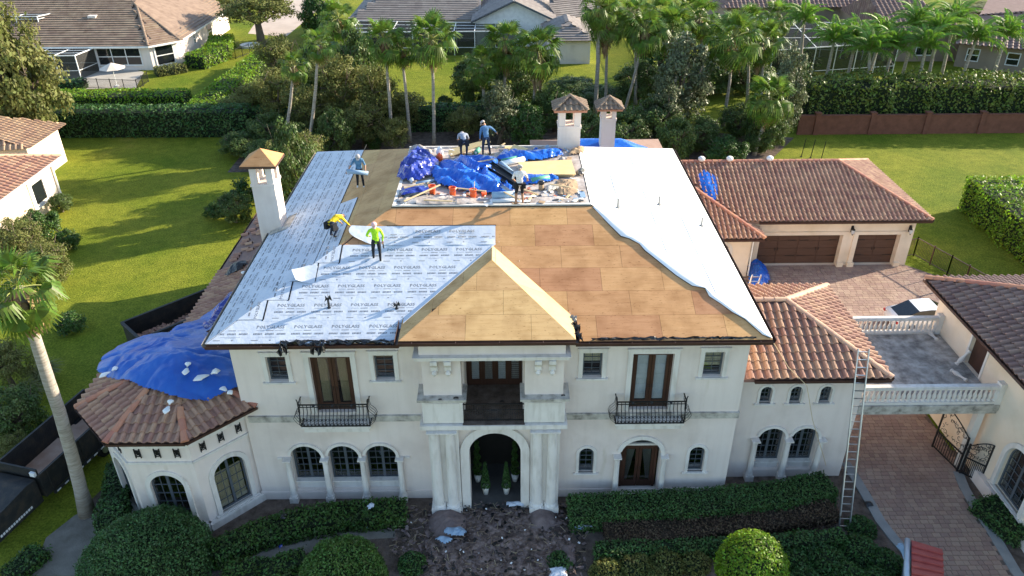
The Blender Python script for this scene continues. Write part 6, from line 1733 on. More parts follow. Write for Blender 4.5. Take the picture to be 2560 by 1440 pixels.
def palm(base, crown, label, n=26, fs=1.15, skirt=0,  seed=0, r0_=.17, r1_=.11, dead=3, group='fan palms', ss=1.0):
    rs = random.Random(seed + 40); base = V(base); crown = V(crown); fs *= rs.uniform(1.0, 1.16)
    t = thing('fan_palm', base, label, 'palm', group)
    d = crown - base; mb = MB(); P = []; Rr = []
    for k in range(9):
        f_ = k / 8; P.append(V((d.x * f_ + .12 * sin(f_ * pi) * rs.uniform(.5, 1), d.y * f_, d.z * f_))); Rr.append((r0_ + (r1_ - r0_) * f_) * (1.35 if k == 0 else 1))
    mb.tube(P, Rr, 9); link('trunk', mb.mesh('trunk', 'palm_trunk', True), t, False)
    if skirt is not None: 
        o = link('skirt', SKIRT[skirt], t, False); o.matrix_basis = Matrix.Translation(d) @ Matrix.Scale(ss, 4) @ Matrix.Rotation(rs.uniform(0, 6), 4, 'Z')
    for k in range(n):
        f_ = (k + .5) / n; el = radians(80 - 138 * f_ + rs.uniform(-16, 16)); az = k * 2.4 + rs.uniform(-.3, .3)
        v_ = min(3, int(f_ * 4)); o = link('frond', FAN[v_], t, False); orient(o, az, el, d + V((0, 0, .12 * (1 - f_))), fs * rs.uniform(.85, 1.12) * (.8 if f_ < .15 else 1), rs.uniform(-.3, .3))
    for k in range(dead):
        o = link('dead_frond', FAND[k % 2], t, False); orient(o, rs.uniform(0, 6.28), radians(-62 - rs.uniform(0, 20)), d, fs * .95)
    return t
def palm_px(bx, by, cx, cy, label, Y=None, **k):
    b = pz(bx, by, 0) if Y is None else V((py(bx, by, Y).x, Y, 0))
    c_ = py(cx, cy, b.y); return palm(b, c_, label, **k)
GP = 'fan palms behind the mansion'
palm_px(708, 375, 735, 165, 'slender fan palm with small yellowing crown, leftmost of two bare trunks', n=18, fs=.75, skirt=0, seed=1, r0_=.17, ss=.6, dead=6, group=GP)
palm_px(770, 385, 797, 112, 'slender bare trunk fan palm rising beside the left roof corner', n=20, fs=.85, skirt=0, seed=2, r0_=.17, ss=.5, group=GP)
palm_px(980, 365, 960, 102, 'fan palm with full sunlit crown left of the roof deck', n=30, fs=1.15, seed=3, ss=.9, group=GP)
palm_px(1025, 355, 1003, 125, 'fan palm with a reddish trunk crowded by its neighbours', n=22, fs=.85, seed=4, ss=.7, group=GP)
palm_px(1085, 362, 1078, 100, 'tallest bright fan palm with a long brown skirt in the centre', n=34, fs=1.3, skirt=1, seed=5, ss=.85, group=GP)
palm_px(850, 180, 845, 48, 'fan palm near the top edge above the far driveway', Y=88, n=28, fs=1.25, seed=6, group=GP)
palm_px(1255, 300, 1265, 108, 'fan palm left of the darkest palm crown', Y=76, n=34, fs=1.3, skirt=1, seed=7, group=GP)
palm_px(1325, 330, 1345, 128, 'dark fan palm with the thickest hanging skirt', Y=73, n=36, fs=1.35, skirt=1, seed=8, ss=1.25, group=GP)
palm_px(1210, 320, 1205, 160, 'low dark fan palm partly hidden by the silvery tree', Y=75, n=26, fs=1.1, skirt=1, seed=9, ss=.8, group=GP)
palm_px(1487, 300, 1497, 15, 'very tall pale palm trunk behind the right chimneys', Y=77, n=26, fs=1.2, seed=10, r0_=.22, r1_=.18, group=GP)
palm_px(1512, 290, 1515, 55, 'tall fan palm with a red brown skirt beside the pale trunk', Y=78, n=30, fs=1.3, skirt=1, seed=11, ss=1.1, group=GP)
palm_px(1560, 275, 1612, 78, 'fan palm on a trunk leaning right above the rear chimney', Y=77, n=26, fs=1.2, skirt=0, seed=12, group=GP)
palm_px(1588, 270, 1585, 40, 'thin straight fan palm right of the leaning one', Y=80, n=24, fs=1.1, seed=13, group=GP)
palm_px(1690, 260, 1680, 75, 'fan palm above the silvery tree', Y=79, n=30, fs=1.25, skirt=1, seed=14, ss=.8, group=GP)
palm_px(1755, 270, 1750, 45, 'fan palm between silvery tree and top edge', Y=82, n=28, fs=1.25, skirt=0, seed=15, group=GP)
palm_px(1805, 330, 1835, 95, 'fan palm with a dark trunk in the thick of the right grove', Y=73, n=34, fs=1.35, skirt=1, seed=16, ss=.7, group=GP)
palm_px(1862, 300, 1870, 62, 'fan palm near the right grove top', Y=80, n=30, fs=1.3, skirt=1, seed=17, ss=.8, group=GP)
palm_px(1900, 280, 1905, 105, 'fan palm with dense hanging skirt at the right of the grove', Y=78, n=32, fs=1.3, skirt=1, seed=18, group=GP)
palm_px(1795, 280, 1790, 100, 'fan palm half hidden in the right grove', Y=84, n=28, fs=1.25, skirt=1, seed=19, ss=.8, group=GP)
palm_px(1640, 250, 1650, 35, 'fan palm at the top edge left of the grove', Y=88, n=26, fs=1.2, seed=20, group=GP)
palm_px(1885, 388, 1925, 245, 'short shaggy fan palm beside the end of the brick wall', n=36, fs=1.25, skirt=1, seed=21, ss=.9, group=GP)
palm_px(1940, 200, 1945, 45, 'fan palm at the top edge right of the grove', Y=92, n=26, fs=1.2, skirt=0, seed=22, group=GP)
palm_px(1715, 200, 1720, 25, 'fan palm at the top edge over the silvery tree', Y=94, n=26, fs=1.2, skirt=0, seed=23, group=GP)
palm((-18.1, 23.6, 0), (-17.45, 23.75, 11.1), 'near fan palm with pale trunk leaning up the left edge', n=26, fs=.88, skirt=0, seed=31, r0_=.27, r1_=.2, dead=8, group=GP, ss=1.2)
def queen_frond(seed, L_=2.9):
    rs = random.Random(seed); mb = MB(); P = []
    for k in range(9):
        f_ = k / 8; P.append(V((0, L_ * (f_ - .12 * f_ ** 3), .55 * sin(f_ * 2.0) - 1.5 * f_ ** 2.6)))
    mb.tube(P, [.03 * (1 - .8 * k / 8) for k in range(9)], 4, 1)
    for k in range(34):
        f_ = .12 + .86 * k / 33; i = min(7, int(f_ * 8)); p = P[i].lerp(P[i + 1], f_ * 8 - i); ln = .62 * sin(pi * (f_ * .8 + .15)) * rs.uniform(.85, 1.15)
        for s_ in (-1, 1):
            tip = p + V((s_ * ln * .72, .25 * ln, -.55 * ln * rs.uniform(.6, 1.3))); mid = p + V((s_ * ln * .42, .12 * ln, -.08 * ln)); wv = V((0, .045, 0))
            mb.add([p, mid + wv, tip, mid - wv], [(0, 1, 2, 3)], 0)
    return mb.mesh('frond', ['queen_leaf', 'palm_stalk'])
QF = [queen_frond(i) for i in range(3)]
def queen(base, crown, label, seed, s=1.0):
    rs = random.Random(seed); base = V(base); d = V(crown) - base
    t = thing('queen_palm', base, label, 'palm', 'queen palms along the right hedge')
    mb = MB(); mb.tube([d * (k / 7) for k in range(8)], [.20 - .06 * k / 7 for k in range(8)], 9); link('trunk', mb.mesh('trunk', 'palm_trunk', True), t, False)
    for k in range(24):
        f_ = k / 23; o = link('frond', QF[k % 3], t, False); orient(o, k * 2.4 + rs.uniform(-.3, .3), radians(70 - 75 * f_), d, s * rs.uniform(.85, 1.1), rs.uniform(-.2, .2))
for i, (bx, cx, cy, Y, lb) in enumerate(((2065, 2085, 105, 79, 'leftmost queen palm above the tall hedge'), (2118, 2140, 100, 80, 'second queen palm from the left above the tall hedge'), (2165, 2205, 90, 84, 'queen palm behind the gap of the screen cage'), (2212, 2232, 120, 78, 'queen palm in front of the white screened window'), (2255, 2290, 62, 82, 'tall queen palm in the middle of the right row'), (2325, 2345, 82, 79, 'queen palm right of the tallest in the row'), (2355, 2385, 55, 84, 'queen palm behind the pair at the right'), (2480, 2515, 92, 80, 'queen palm standing beyond the rightmost of the row'), (2185, 2175, 128, 77, 'low queen palm between the second and the cage gap'), (2300, 2315, 120, 76.5, 'low queen palm over the middle of the tall hedge'), (2398, 2440, 100, 78, 'rightmost yellow green queen palm in the row'), (2000, 2010, 55, 86, 'queen palm where the row meets the fan palm grove'))):
    c_ = py(cx, cy, Y); b = V((py(bx, 190, Y).x, Y, 0)); queen(b, c_, lb, 60 + i, 1.12)
# grass tufts near the trailer
def tuft(c, n, h, label):
    R = np.random.RandomState(int(c[0] * -7 + 3)); mb = MB()
    for k in range(n):
        a = R.uniform(0, 6.28); r_ = R.uniform(0, .3); L_ = h * R.uniform(.6, 1.1); b = V((c[0] + r_ * cos(a), c[1] + r_ * sin(a), 0)); o = V((cos(a), sin(a), 0)); p = V((-o.y, o.x, 0)) * .02
        m1 = b + o * L_ * .35 + V((0, 0, L_ * .75)); t1 = b + o * L_ * .9 + V((0, 0, L_ * .65))
        mb.add([b - p, b + p, m1 + p, m1 - p, t1], [(0, 1, 2, 3), (3, 2, 4)])
    o = mb.build('grass_clump', 'grass_plant'); tag(o, label, 'grass clump', 'tall grass clumps by the trailer')
for x, y, lb in ((70, 990, 'tall dry grass clump left of the palm trunk'), (40, 1070, 'dry grass clump behind the trailer side'), (110, 940, 'dry grass clump highest on the slope by the palm')):
    c = pz(x, y, .3); tuft((c.x, c.y), 260, 1.1, lb)
# ------------------------------------------------------------------ tarps and heaps
def edge_d(p, poly):
    best = 1e9
    for i in range(len(poly)):
        a, b = V((*poly[i], 0)), V((*poly[(i + 1) % len(poly)], 0)); q = V((*p, 0)); ab = b - a
        t = max(0, min(1, (q - a).dot(ab) / max(1e-9, ab.length_squared))); best = min(best, (a + ab * t - q).length)
    return best
def rid(x, y, s, seed, o=4):
    v = 0; a = 1; f_ = s; wx = noise.noise(V((x * .8, y * .8, seed + 50))) * .7; x, y = x + wx, y * .75 - wx
    for k in range(o):
        v += a * (1 - abs(noise.noise(V((x * f_, y * f_, seed + k * 7.3)))) * 2); a *= .5; f_ *= 2.1
    return v / 1.9
def heap(name, poly, base, hmax, amp, m, seed, res, label, cat, fall=.5, scale=1.0, parent=None, group=None, smooth=False, o=4, kind=None):
    xs_ = [p[0] for p in poly]; ys_ = [p[1] for p in poly]; x0, x1, y0, y1 = min(xs_), max(xs_), min(ys_), max(ys_)
    nx, ny = max(4, int((x1 - x0) / res)), max(4, int((y1 - y0) / res)); idx = {}; mb = MB(); vs = []; fs = []
    for i in range(nx + 1):
        for j in range(ny + 1):
            x, y = x0 + (x1 - x0) * i / nx, y0 + (y1 - y0) * j / ny
            if not inside((x, y), poly): continue
            d = edge_d((x, y), poly); k = 1 - math.exp(-d / fall)
            z = base(x, y) + .012 + hmax * k * (.75 + .25 * noise.noise(V((x * .7, y * .7, seed)))) + amp * rid(x, y, scale, seed, o) * (.25 + .75 * k)
            idx[(i, j)] = len(vs); vs.append((x + .3 * res * noise.noise(V((x * 3, y * 3, 1))), y + .3 * res * noise.noise(V((x * 3, y * 3, 5))), max(z, base(x, y) + .012)))
    for i in range(nx):
        for j in range(ny):
            q = [idx.get(t) for t in ((i, j), (i + 1, j), (i + 1, j + 1), (i, j + 1))]
            if None not in q: fs.append(tuple(q))
    mb.add(vs, fs); ob = mb.build(name, m, parent, smooth)
    if parent is None: tag(ob, label, cat, group, kind)
    return ob
def W(l, z=ZD): return [(p.x, p.y) for p in pxs(l, z)]
flat = lambda x, y: ZD + .02
# white sheet on the deck and its upstand
mb = MB(); mb.box(DL, DR, DF, DB, ZD + .002, ZD + .014); mb.build('deck_sheet', 'white_sheet', roof)
mb = MB(); mb.box(DL - .06, DR + .05, DF - .08, DF + .06, ZD - .05, ZD + .06); mb.box(DL - .06, DL + .08, DF + .06, DB, ZD - .05, ZD + .04); mb.box(DL - .06, DR + .05, DB, DB + .1, ZD - .05, ZD + .10); mb.build('deck_edge', 'trim', roof)
mb = MB(); mb.box(DL - .10, DR + .06, DF - .13, DF - .085, ZD - .12, ZD - .0); mb.build('black_edge', 'black_edge', roof)
GT = 'blue tarpaulins on the roof deck'
heap('tarp', W([(1072, 432), (1100, 408), (1150, 398), (1215, 396), (1248, 404), (1240, 440), (1275, 462), (1292, 480), (1262, 494), (1215, 488), (1150, 482), (1092, 468)]), flat, .20, .50, 'tarp_blue', 3, .085, 'large crumpled bright blue tarp in the middle of the roof deck', 'tarp', .45, 1.15, group=GT, o=3)
heap('tarp', W([(988, 448), (1000, 415), (1020, 385), (1050, 378), (1092, 398), (1102, 410), (1084, 442), (1050, 458), (1005, 456)]), flat, .30, .55, 'tarp_navy', 9, .085, 'heap of crumpled navy blue tarp at the left end of the roof deck', 'tarp', .4, 1.3, group=GT, o=3)
heap('tarp', W([(1236, 402), (1258, 376), (1330, 384), (1398, 376), (1412, 392), (1360, 403), (1300, 408), (1270, 412)]), flat, .22, .34, 'tarp_blue', 14, .07, 'blue tarp strewn along the back of the roof deck', 'tarp', .4, 1.1, group=GT)
heap('tarp', W([(1285, 446), (1330, 438), (1395, 440), (1400, 452), (1350, 462), (1302, 466)]), flat, .16, .24, 'tarp_blue', 15, .07, 'scrap of blue tarp under the stacked plywood', 'tarp', .3, 1.4, group=GT)
heap('tarp', W([(1000, 474), (1060, 466), (1085, 478), (1050, 492), (1000, 494)]), flat, .12, .2, 'tarp_navy', 16, .07, 'small blue scrap beside the left orange bucket', 'tarp', .25, 1.5, group=GT)
c = pz(1895, 690, .3); heap('tarp', W([(1868, 655), (1895, 652), (1918, 668), (1928, 700), (1910, 722), (1870, 720)], .15), lambda x, y: .04, .8, .5, 'tarp_blue', 21, .1, 'blue tarp heaped in the corner of the garage court', 'tarp', .6, .9)
heap('tarp', W([(1738, 455), (1755, 447), (1795, 458), (1797, 488), (1778, 490), (1745, 470)], 4.6), lambda x, y: max(conn_z(x, y), GZ + .385 * (y - GY)) + .08, .06, .1, 'tarp_blue', 22, .08, 'bright blue tarp scrap on the tile roof beside the garage', 'tarp', .3, 1.3)
rz_ = lambda x, y: min(7.0 + .33 * (y - 43.6), 7.0 + .35 * (10.2 - x), 7.0 + .34 * (x - 1.5), 8.05)
heap('tarp', [(2.0, 44.2), (9.6, 44.2), (9.0, 47.2), (3.0, 47.2)], lambda x, y: rz_(x, y) + .05, .03, .07, 'tarp_blue', 23, .16, 'blue tarp over the rear wing behind the white slope', 'tarp', .4, .6)
# big faded tarp over turret and left wing
tp = [(245, 945), (258, 908), (300, 880), (360, 856), (430, 836), (490, 815), (520, 788), (560, 765), (588, 742), (592, 752), (560, 808), (520, 845), (556, 868), (578, 870), (588, 915), (618, 962), (616, 985), (575, 998), (520, 1012), (470, 1014), (420, 1003), (350, 978), (290, 960)]
tpoly = [(q.x, q.y) for q in (phf(x, y, low_z) for x, y in tp)]
tpoly = [(min(x, -10.82) if y > 24.2 else x, y) for x, y in tpoly]
heap('tarp', tpoly, lambda x, y: low_z(x, y) + .12 + .20 * abs(sin(math.atan2(y - 26.3, x + 13.6) * 3.1 + 2.6 * noise.noise(V((x * .6, y * .6, 3))))) ** .7 * min(1, math.hypot(x + 13.6, y - 26.3) / 2.6), .03, .20, 'tarp_pale', 31, .06, 'faded blue tarp tied down over the turret roof with sandbags', 'tarp', .6, .8, smooth=True, o=4)
q0 = [phf(x, y, low_z) for x, y in ((598, 742), (575, 752), (540, 790), (505, 830), (520, 842), (556, 806), (590, 765))]
heap('tarp', [(min(p.x, -10.85), p.y) for p in q0], lambda x, y: low_z(x, y) + .3, .25, .3, 'tarp_navy', 33, .09, 'dark blue tarp bunched up along the left gutter of the main roof', 'tarp', .3, 1.2, o=3)
# sandbags
def sandbag(p, az, label, s=1.0, m='white_plastic'):
    mb = MB()
    for sg, ln, r_ in ((1, .42, .12), (-1, .24, .10)):
        P = [V((0, sg * (.03 + ln * k / 5), .02 + .06 * sin(pi * k / 5))) for k in range(6)]; mb.tube(P, [.025, r_ * .5, r_, r_ * 1.05, r_ * .6, .02], 9); mb.v = [(v[0] * (1 + .15 * sin(v[1] * 23)), v[1], v[2] * .6) for v in mb.v]
    ob = mb.build('sandbag', m, None, True); tag(ob, label, 'sandbag', 'white sandbags holding the tarps'); ob.matrix_basis = Matrix.Translation(V(p) + V((0, 0, .12))) @ Matrix.Rotation(az, 4, 'Z') @ Matrix.Scale(s, 4)
for x, y, az, lb in ((280, 935, 2.5, 'white sandbag at the left edge of the faded tarp'), (470, 925, 3.3, 'white sandbag in the middle of the faded tarp'), (425, 1020, 3.2, 'white sandbag hanging on the tiles below the faded tarp'), (570, 985, .9, 'white bag at the lower right corner of the faded tarp')):
    q = phf(x, y, lambda a, b: low_z(a, b) + .28); sandbag(q, az, lb, 1.15)
q = phf(527, 943, lambda a, b: low_z(a, b) + .28); sandbag(q, 2.2, 'torn green and white bag spilling on the faded tarp', 1.5)
q = phf(607, 700, wing_z); sandbag(q + V((.35, 0, .2)), 1.0, 'crumpled white bag caught on the left gutter', 1.2)
for x, lb in ((1752, 'leftmost white bag on the garage ridge'), (1822, 'middle white bag on the garage ridge'), (1922, 'rightmost white bag on the garage ridge')):
    q = py(x, 410, 49.5); mb = MB(); mb.lathe([(.12, 0), (.22, .08), (.24, .22), (.14, .32)], (q.x, 49.45, 5.6), 7); tag(mb.build('ridge_bag', 'white_plastic', None, True), lb, 'bag', 'bags on the garage ridge')
# dark bundle on the left wing
q = phf(590, 678, wing_z); heap('plastic_bundle', [(q.x - .6, q.y - .5), (q.x + .3, q.y - .6), (q.x + .8, q.y), (q.x + .5, q.y + .6), (q.x - .5, q.y + .4)], lambda x, y: wing_z(x, y) + .05, .5, .3, 'black_plastic', 41, .09, 'bundle of black plastic lying on the left wing tiles', 'bundle', .3, 1.4)
# ------------------------------------------------------------------ things on the deck
def bucket(x, y, label, s=1.0, stick=False):
    p = pz(x, y, ZD + .02); t = thing('bucket', p, label, 'bucket', 'orange buckets on the roof deck')
    mb = MB(); mb.lathe([(.125, 0), (.13, .01), (.155, .36), (.168, .37), (.168, .40), (.15, .40), (.12, .03)], p, 14); mb.build('pail', 'orange', t, True)
    mb = MB(); mb.tube([p + V((.165 * cos(a * pi / 8), .03, .36 + .0 - .12 * sin(a * pi / 8))) + V((0, -.17 * sin(a * pi / 8), 0)) for a in range(9)], .006, 4); mb.build('handle', 'alu', t)
    if stick: mb = MB(); mb.bar(p + V((.03, 0, .1)), p + V((.08, .05, .75)), .012); mb.build('stick', 'lumber', t)
bucket(1081, 484, 'orange bucket nearest the left end of the roof deck'); bucket(1132, 489, 'orange bucket second from the left on the deck'); bucket(1183, 494, 'orange bucket with a stick in it', stick=True)
p = pz(1099, 401, ZD); mb = MB(); mb.lathe([(.16, 0), (.16, .26), (.12, .3), (.05, .33), (.05, .38)], p, 12); ob = mb.build('jug', ['orange'], None, True); tag(ob, 'squat orange jug behind the navy tarp heap', 'jug')
p = pz(1100, 390, ZD); mb = MB(); mb.lathe([(.14, .02), (.2, .2), (.12, .42), (.03, .5)], p, 8); tag(mb.build('white_bag', 'white_plastic'), 'white bag standing behind the orange jug', 'bag')
p = pz(1210, 490, ZD); mb = MB(); mb.lathe([(.10, 0), (.12, .17), (.10, .17)], p, 10); tag(mb.build('orange_tub', 'orange'), 'small orange tub left of the long blue roll', 'tub')
def roll(a, b, r, m, label, m2='white_plastic', z=ZD + .02):
    a, b = pz(*a, z) + V((0, 0, r)), pz(*b, z) + V((0, 0, r)); t = thing('membrane_roll', (a + b) / 2 - V((0, 0, r)), label, 'roll', 'rolls of underlayment')
    mb = MB(); mb.tube([a, a.lerp(b, .5), b], r, 14); mb.build('roll', m, t, True)
    d = (b - a).normalized(); mb = MB(); mb.tube([a - d * .01, a + d * .02], r * .45, 10); mb.tube([b - d * .02, b + d * .01], r * .45, 10); mb.build('core', m2, t)
roll((1230, 498), (1287, 496), .17, 'roll_blue', 'thick blue roll at the front edge of the roof deck')
roll((1230, 507), (1286, 506), .09, 'membrane', 'thin grey roll in front of the thick blue one')
roll((1255, 408), (1302, 398), .11, 'roll_green', 'green roll lying behind the black flashing')
roll((1258, 415), (1310, 404), .13, 'white_plastic', 'white roll beside the green one')
roll((1328, 458), (1372, 450), .13, 'roll_green', 'green roll below the stacked plywood')
roll((1285, 446), (1253, 416), .14, 'roll_blue', 'blue roll lying along the black flashing')
roll((1040, 462), (1085, 455), .07, 'roll_blue', 'slim blue roll in front of the navy heap')
roll((1190, 388), (1196, 380), .13, 'roll_green', 'short roll end under the leaning plywood')
# black flashing lengths
for i, (a, b, wd, lb) in enumerate((((1205, 418), (1292, 470), .26, 'longest black metal flashing strip on the deck'), ((1222, 408), (1296, 458), .30, 'wide black metal flashing strip on the deck'), ((1240, 412), (1300, 445), .16, 'pale metal flashing strip beside the black ones'), ((1232, 452), (1285, 488), .12, 'short bent flashing strip at the tarp edge'))):
    A_, B_ = pz(*a, ZD + .3), pz(*b, ZD + .25); d = (B_ - A_).normalized(); s_ = V((-d.y, d.x, 0)); mb = MB()
    P = [A_ + s_ * wd / 2, B_ + s_ * wd / 2, B_ - s_ * wd / 2, A_ - s_ * wd / 2]; mb.prism(P, (0, 0, .006)); mb.prism([A_ + s_ * wd / 2, B_ + s_ * wd / 2, B_ + s_ * wd / 2 + V((0, 0, .1)), A_ + s_ * wd / 2 + V((0, 0, .1))], s_ * .006)
    tag(mb.build('flashing_strip', 'black_edge' if i in (0, 1) else 'alu'), lb, 'flashing', 'metal flashing lengths')
def plysheet(c4, th, label, m='plywood_pale', name='plywood_board'):
    n = (V(c4[1]) - V(c4[0])).cross(V(c4[3]) - V(c4[0])).normalized(); mb = MB(); mb.prism(c4, n * th); tag(mb.build(name, m), label, 'plywood', 'loose plywood on the roof deck')
Z2 = ZD + .16
plysheet([pz(1302, 436, Z2), pz(1440, 437, Z2), pz(1428, 400, Z2), pz(1296, 406, Z2)], .02, 'top plywood board of the stack on the deck')
plysheet([pz(1304, 440, Z2 - .07), pz(1436, 441, Z2 - .07), pz(1425, 404, Z2 - .07), pz(1298, 410, Z2 - .07)], .03, 'lower plywood board of the stack on the deck')
A_ = pz(1128, 392, ZD + .03); B_ = pz(1232, 378, ZD + .45)
plysheet([pz(1127, 392, ZD + .03), V((py(1228, 376, 37.1).x, 37.1, ZD + .50)), py(1215, 350, 37.45), py(1114, 376, 37.45)], .02, 'plywood board lifted by the two workers at the back')
plysheet([pz(1270, 378, ZD + .2), pz(1305, 382, ZD + .2), pz(1320, 372, ZD + .22), pz(1285, 362, ZD + .25)], .02, 'short plywood offcut at the back edge of the deck')
plysheet([pz(1262, 372, ZD + .1), pz(1290, 374, ZD + .1), pz(1285, 365, ZD + .12), pz(1262, 366, ZD + .12)], .02, 'small plywood scrap left of the short offcut')
for a, b, lb in (((1190, 406), (1236, 397), 'loose pale batten lying over the blue tarp'), ((1140, 470), (1215, 478), 'grey plank at the lower edge of the big tarp'), ((1060, 500), (1130, 503), 'dark plank in front of the second bucket'), ((1300, 470), (1345, 486), 'plank slanting from the white shirted worker to the can'), ((1375, 460), (1425, 468), 'plank below the plywood stack'), ((1010, 470), (1060, 458), 'plank end by the small blue scrap'), ((1260, 480), (1300, 500), 'short plank right of the thick blue roll'), ((1010, 503), (1100, 462), 'old plank beside the buckets'), ((1240, 372), (1262, 358), 'thin stick held up behind the workers')):
    mb = MB(); mb.bar(pz(*a, ZD + .35), pz(*b, ZD + .38), .035, r2=.02); tag(mb.build('batten', 'lumber'), lb, 'batten', 'loose battens')
p = pz(1353, 475, ZD); t = thing('metal_can', p, 'tall can with black lid by the plywood stack', 'can'); mb = MB(); mb.lathe([(.12, 0), (.12, .30)], p, 12); mb.build('body', 'cardboard', t, True); mb = MB(); mb.lathe([(.135, .30), (.14, .42), (.12, .46)], p, 12); mb.build('lid', 'black_plastic', t, True)
q = W([(1440, 445), (1462, 440), (1465, 428), (1450, 424), (1440, 432)]); heap('tool_bag', q, flat, .35, .1, 'black_plastic', 51, .06, 'black tool bag at the right end of the deck', 'bag', .25, 1.5)
heap('rubble', W([(1395, 450), (1440, 450), (1450, 480), (1430, 492), (1395, 490), (1385, 470)]), flat, .10, .12, 'cardboard', 52, .06, 'pile of broken tile and cardboard at the right of the deck', 'rubble', .3, 2.0)
heap('felt_heap', W([(1010, 490), (1060, 484), (1075, 494), (1050, 504), (1005, 506)]), flat, .14, .18, 'black_plastic', 57, .07, 'heap of black felt at the front left of the deck', 'rubble', .2, 1.6)
heap('felt_heap', W([(1350, 470), (1395, 462), (1405, 474), (1370, 484)]), flat, .12, .16, 'stone_worn', 58, .07, 'grey rubble heap right of the can', 'rubble', .2, 1.6)
heap('tile_stack', W([(1150, 470), (1180, 466), (1190, 478), (1160, 484)]), flat, .16, .1, 'cardboard', 59, .07, 'brown heap of tile behind the stick bucket', 'rubble', .2, 1.6)
heap('scrap_pile', W([(1420, 392), (1460, 386), (1468, 372), (1445, 372), (1425, 380)]), flat, .3, .2, 'cardboard', 53, .06, 'scrap pile against the foot of the tall right chimney', 'rubble', .25, 1.8)
heap('torn_sheet', W([(985, 500), (1080, 488), (1160, 494), (1225, 500), (1230, 510), (1140, 516), (1060, 517), (1000, 512)], ZD), flat, .10, .12, 'white_sheet', 54, .08, 'torn white sheeting along the front edge of the deck', 'sheeting', .2, 1.1)
heap('torn_sheet', W([(1310, 500), (1380, 490), (1440, 500), (1445, 508), (1370, 512), (1312, 510)], ZD), flat, .05, .06, 'white_sheet', 55, .08, 'pale sheeting beside the boots of the white shirted worker', 'sheeting', .2, 1.1)
heap('torn_sheet', W([(1020, 378), (1035, 368), (1060, 372), (1085, 385), (1080, 394), (1050, 384)], ZD), flat, .3, .2, 'white_sheet', 56, .07, 'crumpled white plastic behind the navy tarp heap', 'sheeting', .2, 1.5)
for i, (x, y, r_, m, lb) in enumerate(((1098, 488, .13, 'terracotta', 'broken clay tile between the two left buckets'), (1160, 492, .15, 'white_plastic', 'grey white bag between bucket and stick bucket'), (1195, 492, .13, 'cardboard', 'brown rag right of the stick bucket'), (1340, 380, .22, 'tarp_pale', 'pale blue bag at the back of the deck'), (1370, 374, .22, 'roll_blue', 'turquoise bag at the back of the deck'), (1030, 455, .2, 'membrane', 'clear plastic bag in front of the navy heap'), (1225, 372, .14, 'white_plastic', 'white bottle behind the worker in blue'), (1400, 378, .16, 'tarp_navy', 'dark blue bundle left of the tall chimney'), (1405, 402, .2, 'white_sheet', 'white board scrap by the chimney foot'), (1128, 484 - 95, .12, 'white_plastic', 'white pot under the leaning plywood'))):
    p = pz(x, y, ZD); heap('bundle', [(p.x + r_ * cos(a * pi / 5), p.y + r_ * sin(a * pi / 5)) for a in range(10)], flat, r_ * 1.1, r_ * .5, m, 60 + i, .05, lb, 'bundle', .12, 2.5)
rs = random.Random(77); bits = {'cardboard': MB(), 'membrane_white': MB(), 'black_plastic': MB(), 'terracotta': MB(), 'roll_blue': MB(), 'lumber': MB()}
for k in range(230):
    x, y = rs.uniform(DL + .15, DR - .15), rs.uniform(DF + .1, DB - .3)
    if rs.random() < .45: y = DF + .1 + abs(rs.gauss(0, .8))
    if y > DB - .2: continue
    a = rs.uniform(0, pi); X = V((cos(a), sin(a), rs.uniform(-.15, .15))).normalized(); Y = V((-sin(a), cos(a), 0)); big = rs.random() ** 3
    m_ = rs.choice(['cardboard', 'cardboard', 'membrane_white', 'membrane_white', 'membrane_white', 'black_plastic', 'black_plastic', 'roll_blue', 'lumber', 'terracotta'])
    bits[m_].obox((x, y, ZD + .05 + rs.uniform(0, .05)), X, Y, X.cross(Y), .04 + .35 * big, .03 + .12 * rs.random() ** 2, .008 if m_ != 'lumber' else .02)
for m_, nm in (('cardboard', 'cardboard_scraps'), ('membrane_white', 'membrane_scraps'), ('black_plastic', 'felt_scraps'), ('terracotta', 'tile_chips'), ('roll_blue', 'film_scraps'), ('lumber', 'wood_scraps')):
    tag(bits[m_].build(nm, m_), nm.replace('_', ' ') + ' littering the roof deck', 'debris', None, 'stuff')
# ------------------------------------------------------------------ ladders
def ladder(a, b, wd, n, label, m='alu'):
    a, b = V(a), V(b); t = thing('ladder', a, label, 'ladder'); d = (b - a); s_ = V((d.y, -d.x, 0)).cross(V((0, 0, 1))); s_ = V((1, 0, 0)) if abs(d.x) < abs(d.y) else V((0, 1, 0))
    s_ = (s_ - d.normalized() * s_.dot(d.normalized())).normalized()
    for g in (-1, 1): mb = MB(); mb.bar(a + s_ * g * wd / 2, b + s_ * g * wd / 2, .022, d.cross(s_), r2=.04); mb.build('rail', m, t)
    for k in range(n):
        c_ = a + d * ((k + .6) / n); mb = MB(); mb.bar(c_ - s_ * wd / 2, c_ + s_ * wd / 2, .017); mb.build('rung', m, t)
    return t
B_ = pz(2110, 1326, 0); E_ = V((14.08, 24.66, 5.95)); ladder(B_, E_ + (E_ - B_) * .20, .44, 24, 'long aluminium ladder leaning on the right wing eave')
xq = py(1890, 690, 32.35).x; ladder((xq, 34.4, .03), (xq, 32.25, 6.5), .42, 20, 'aluminium ladder leaning on the back eave of the right wing')
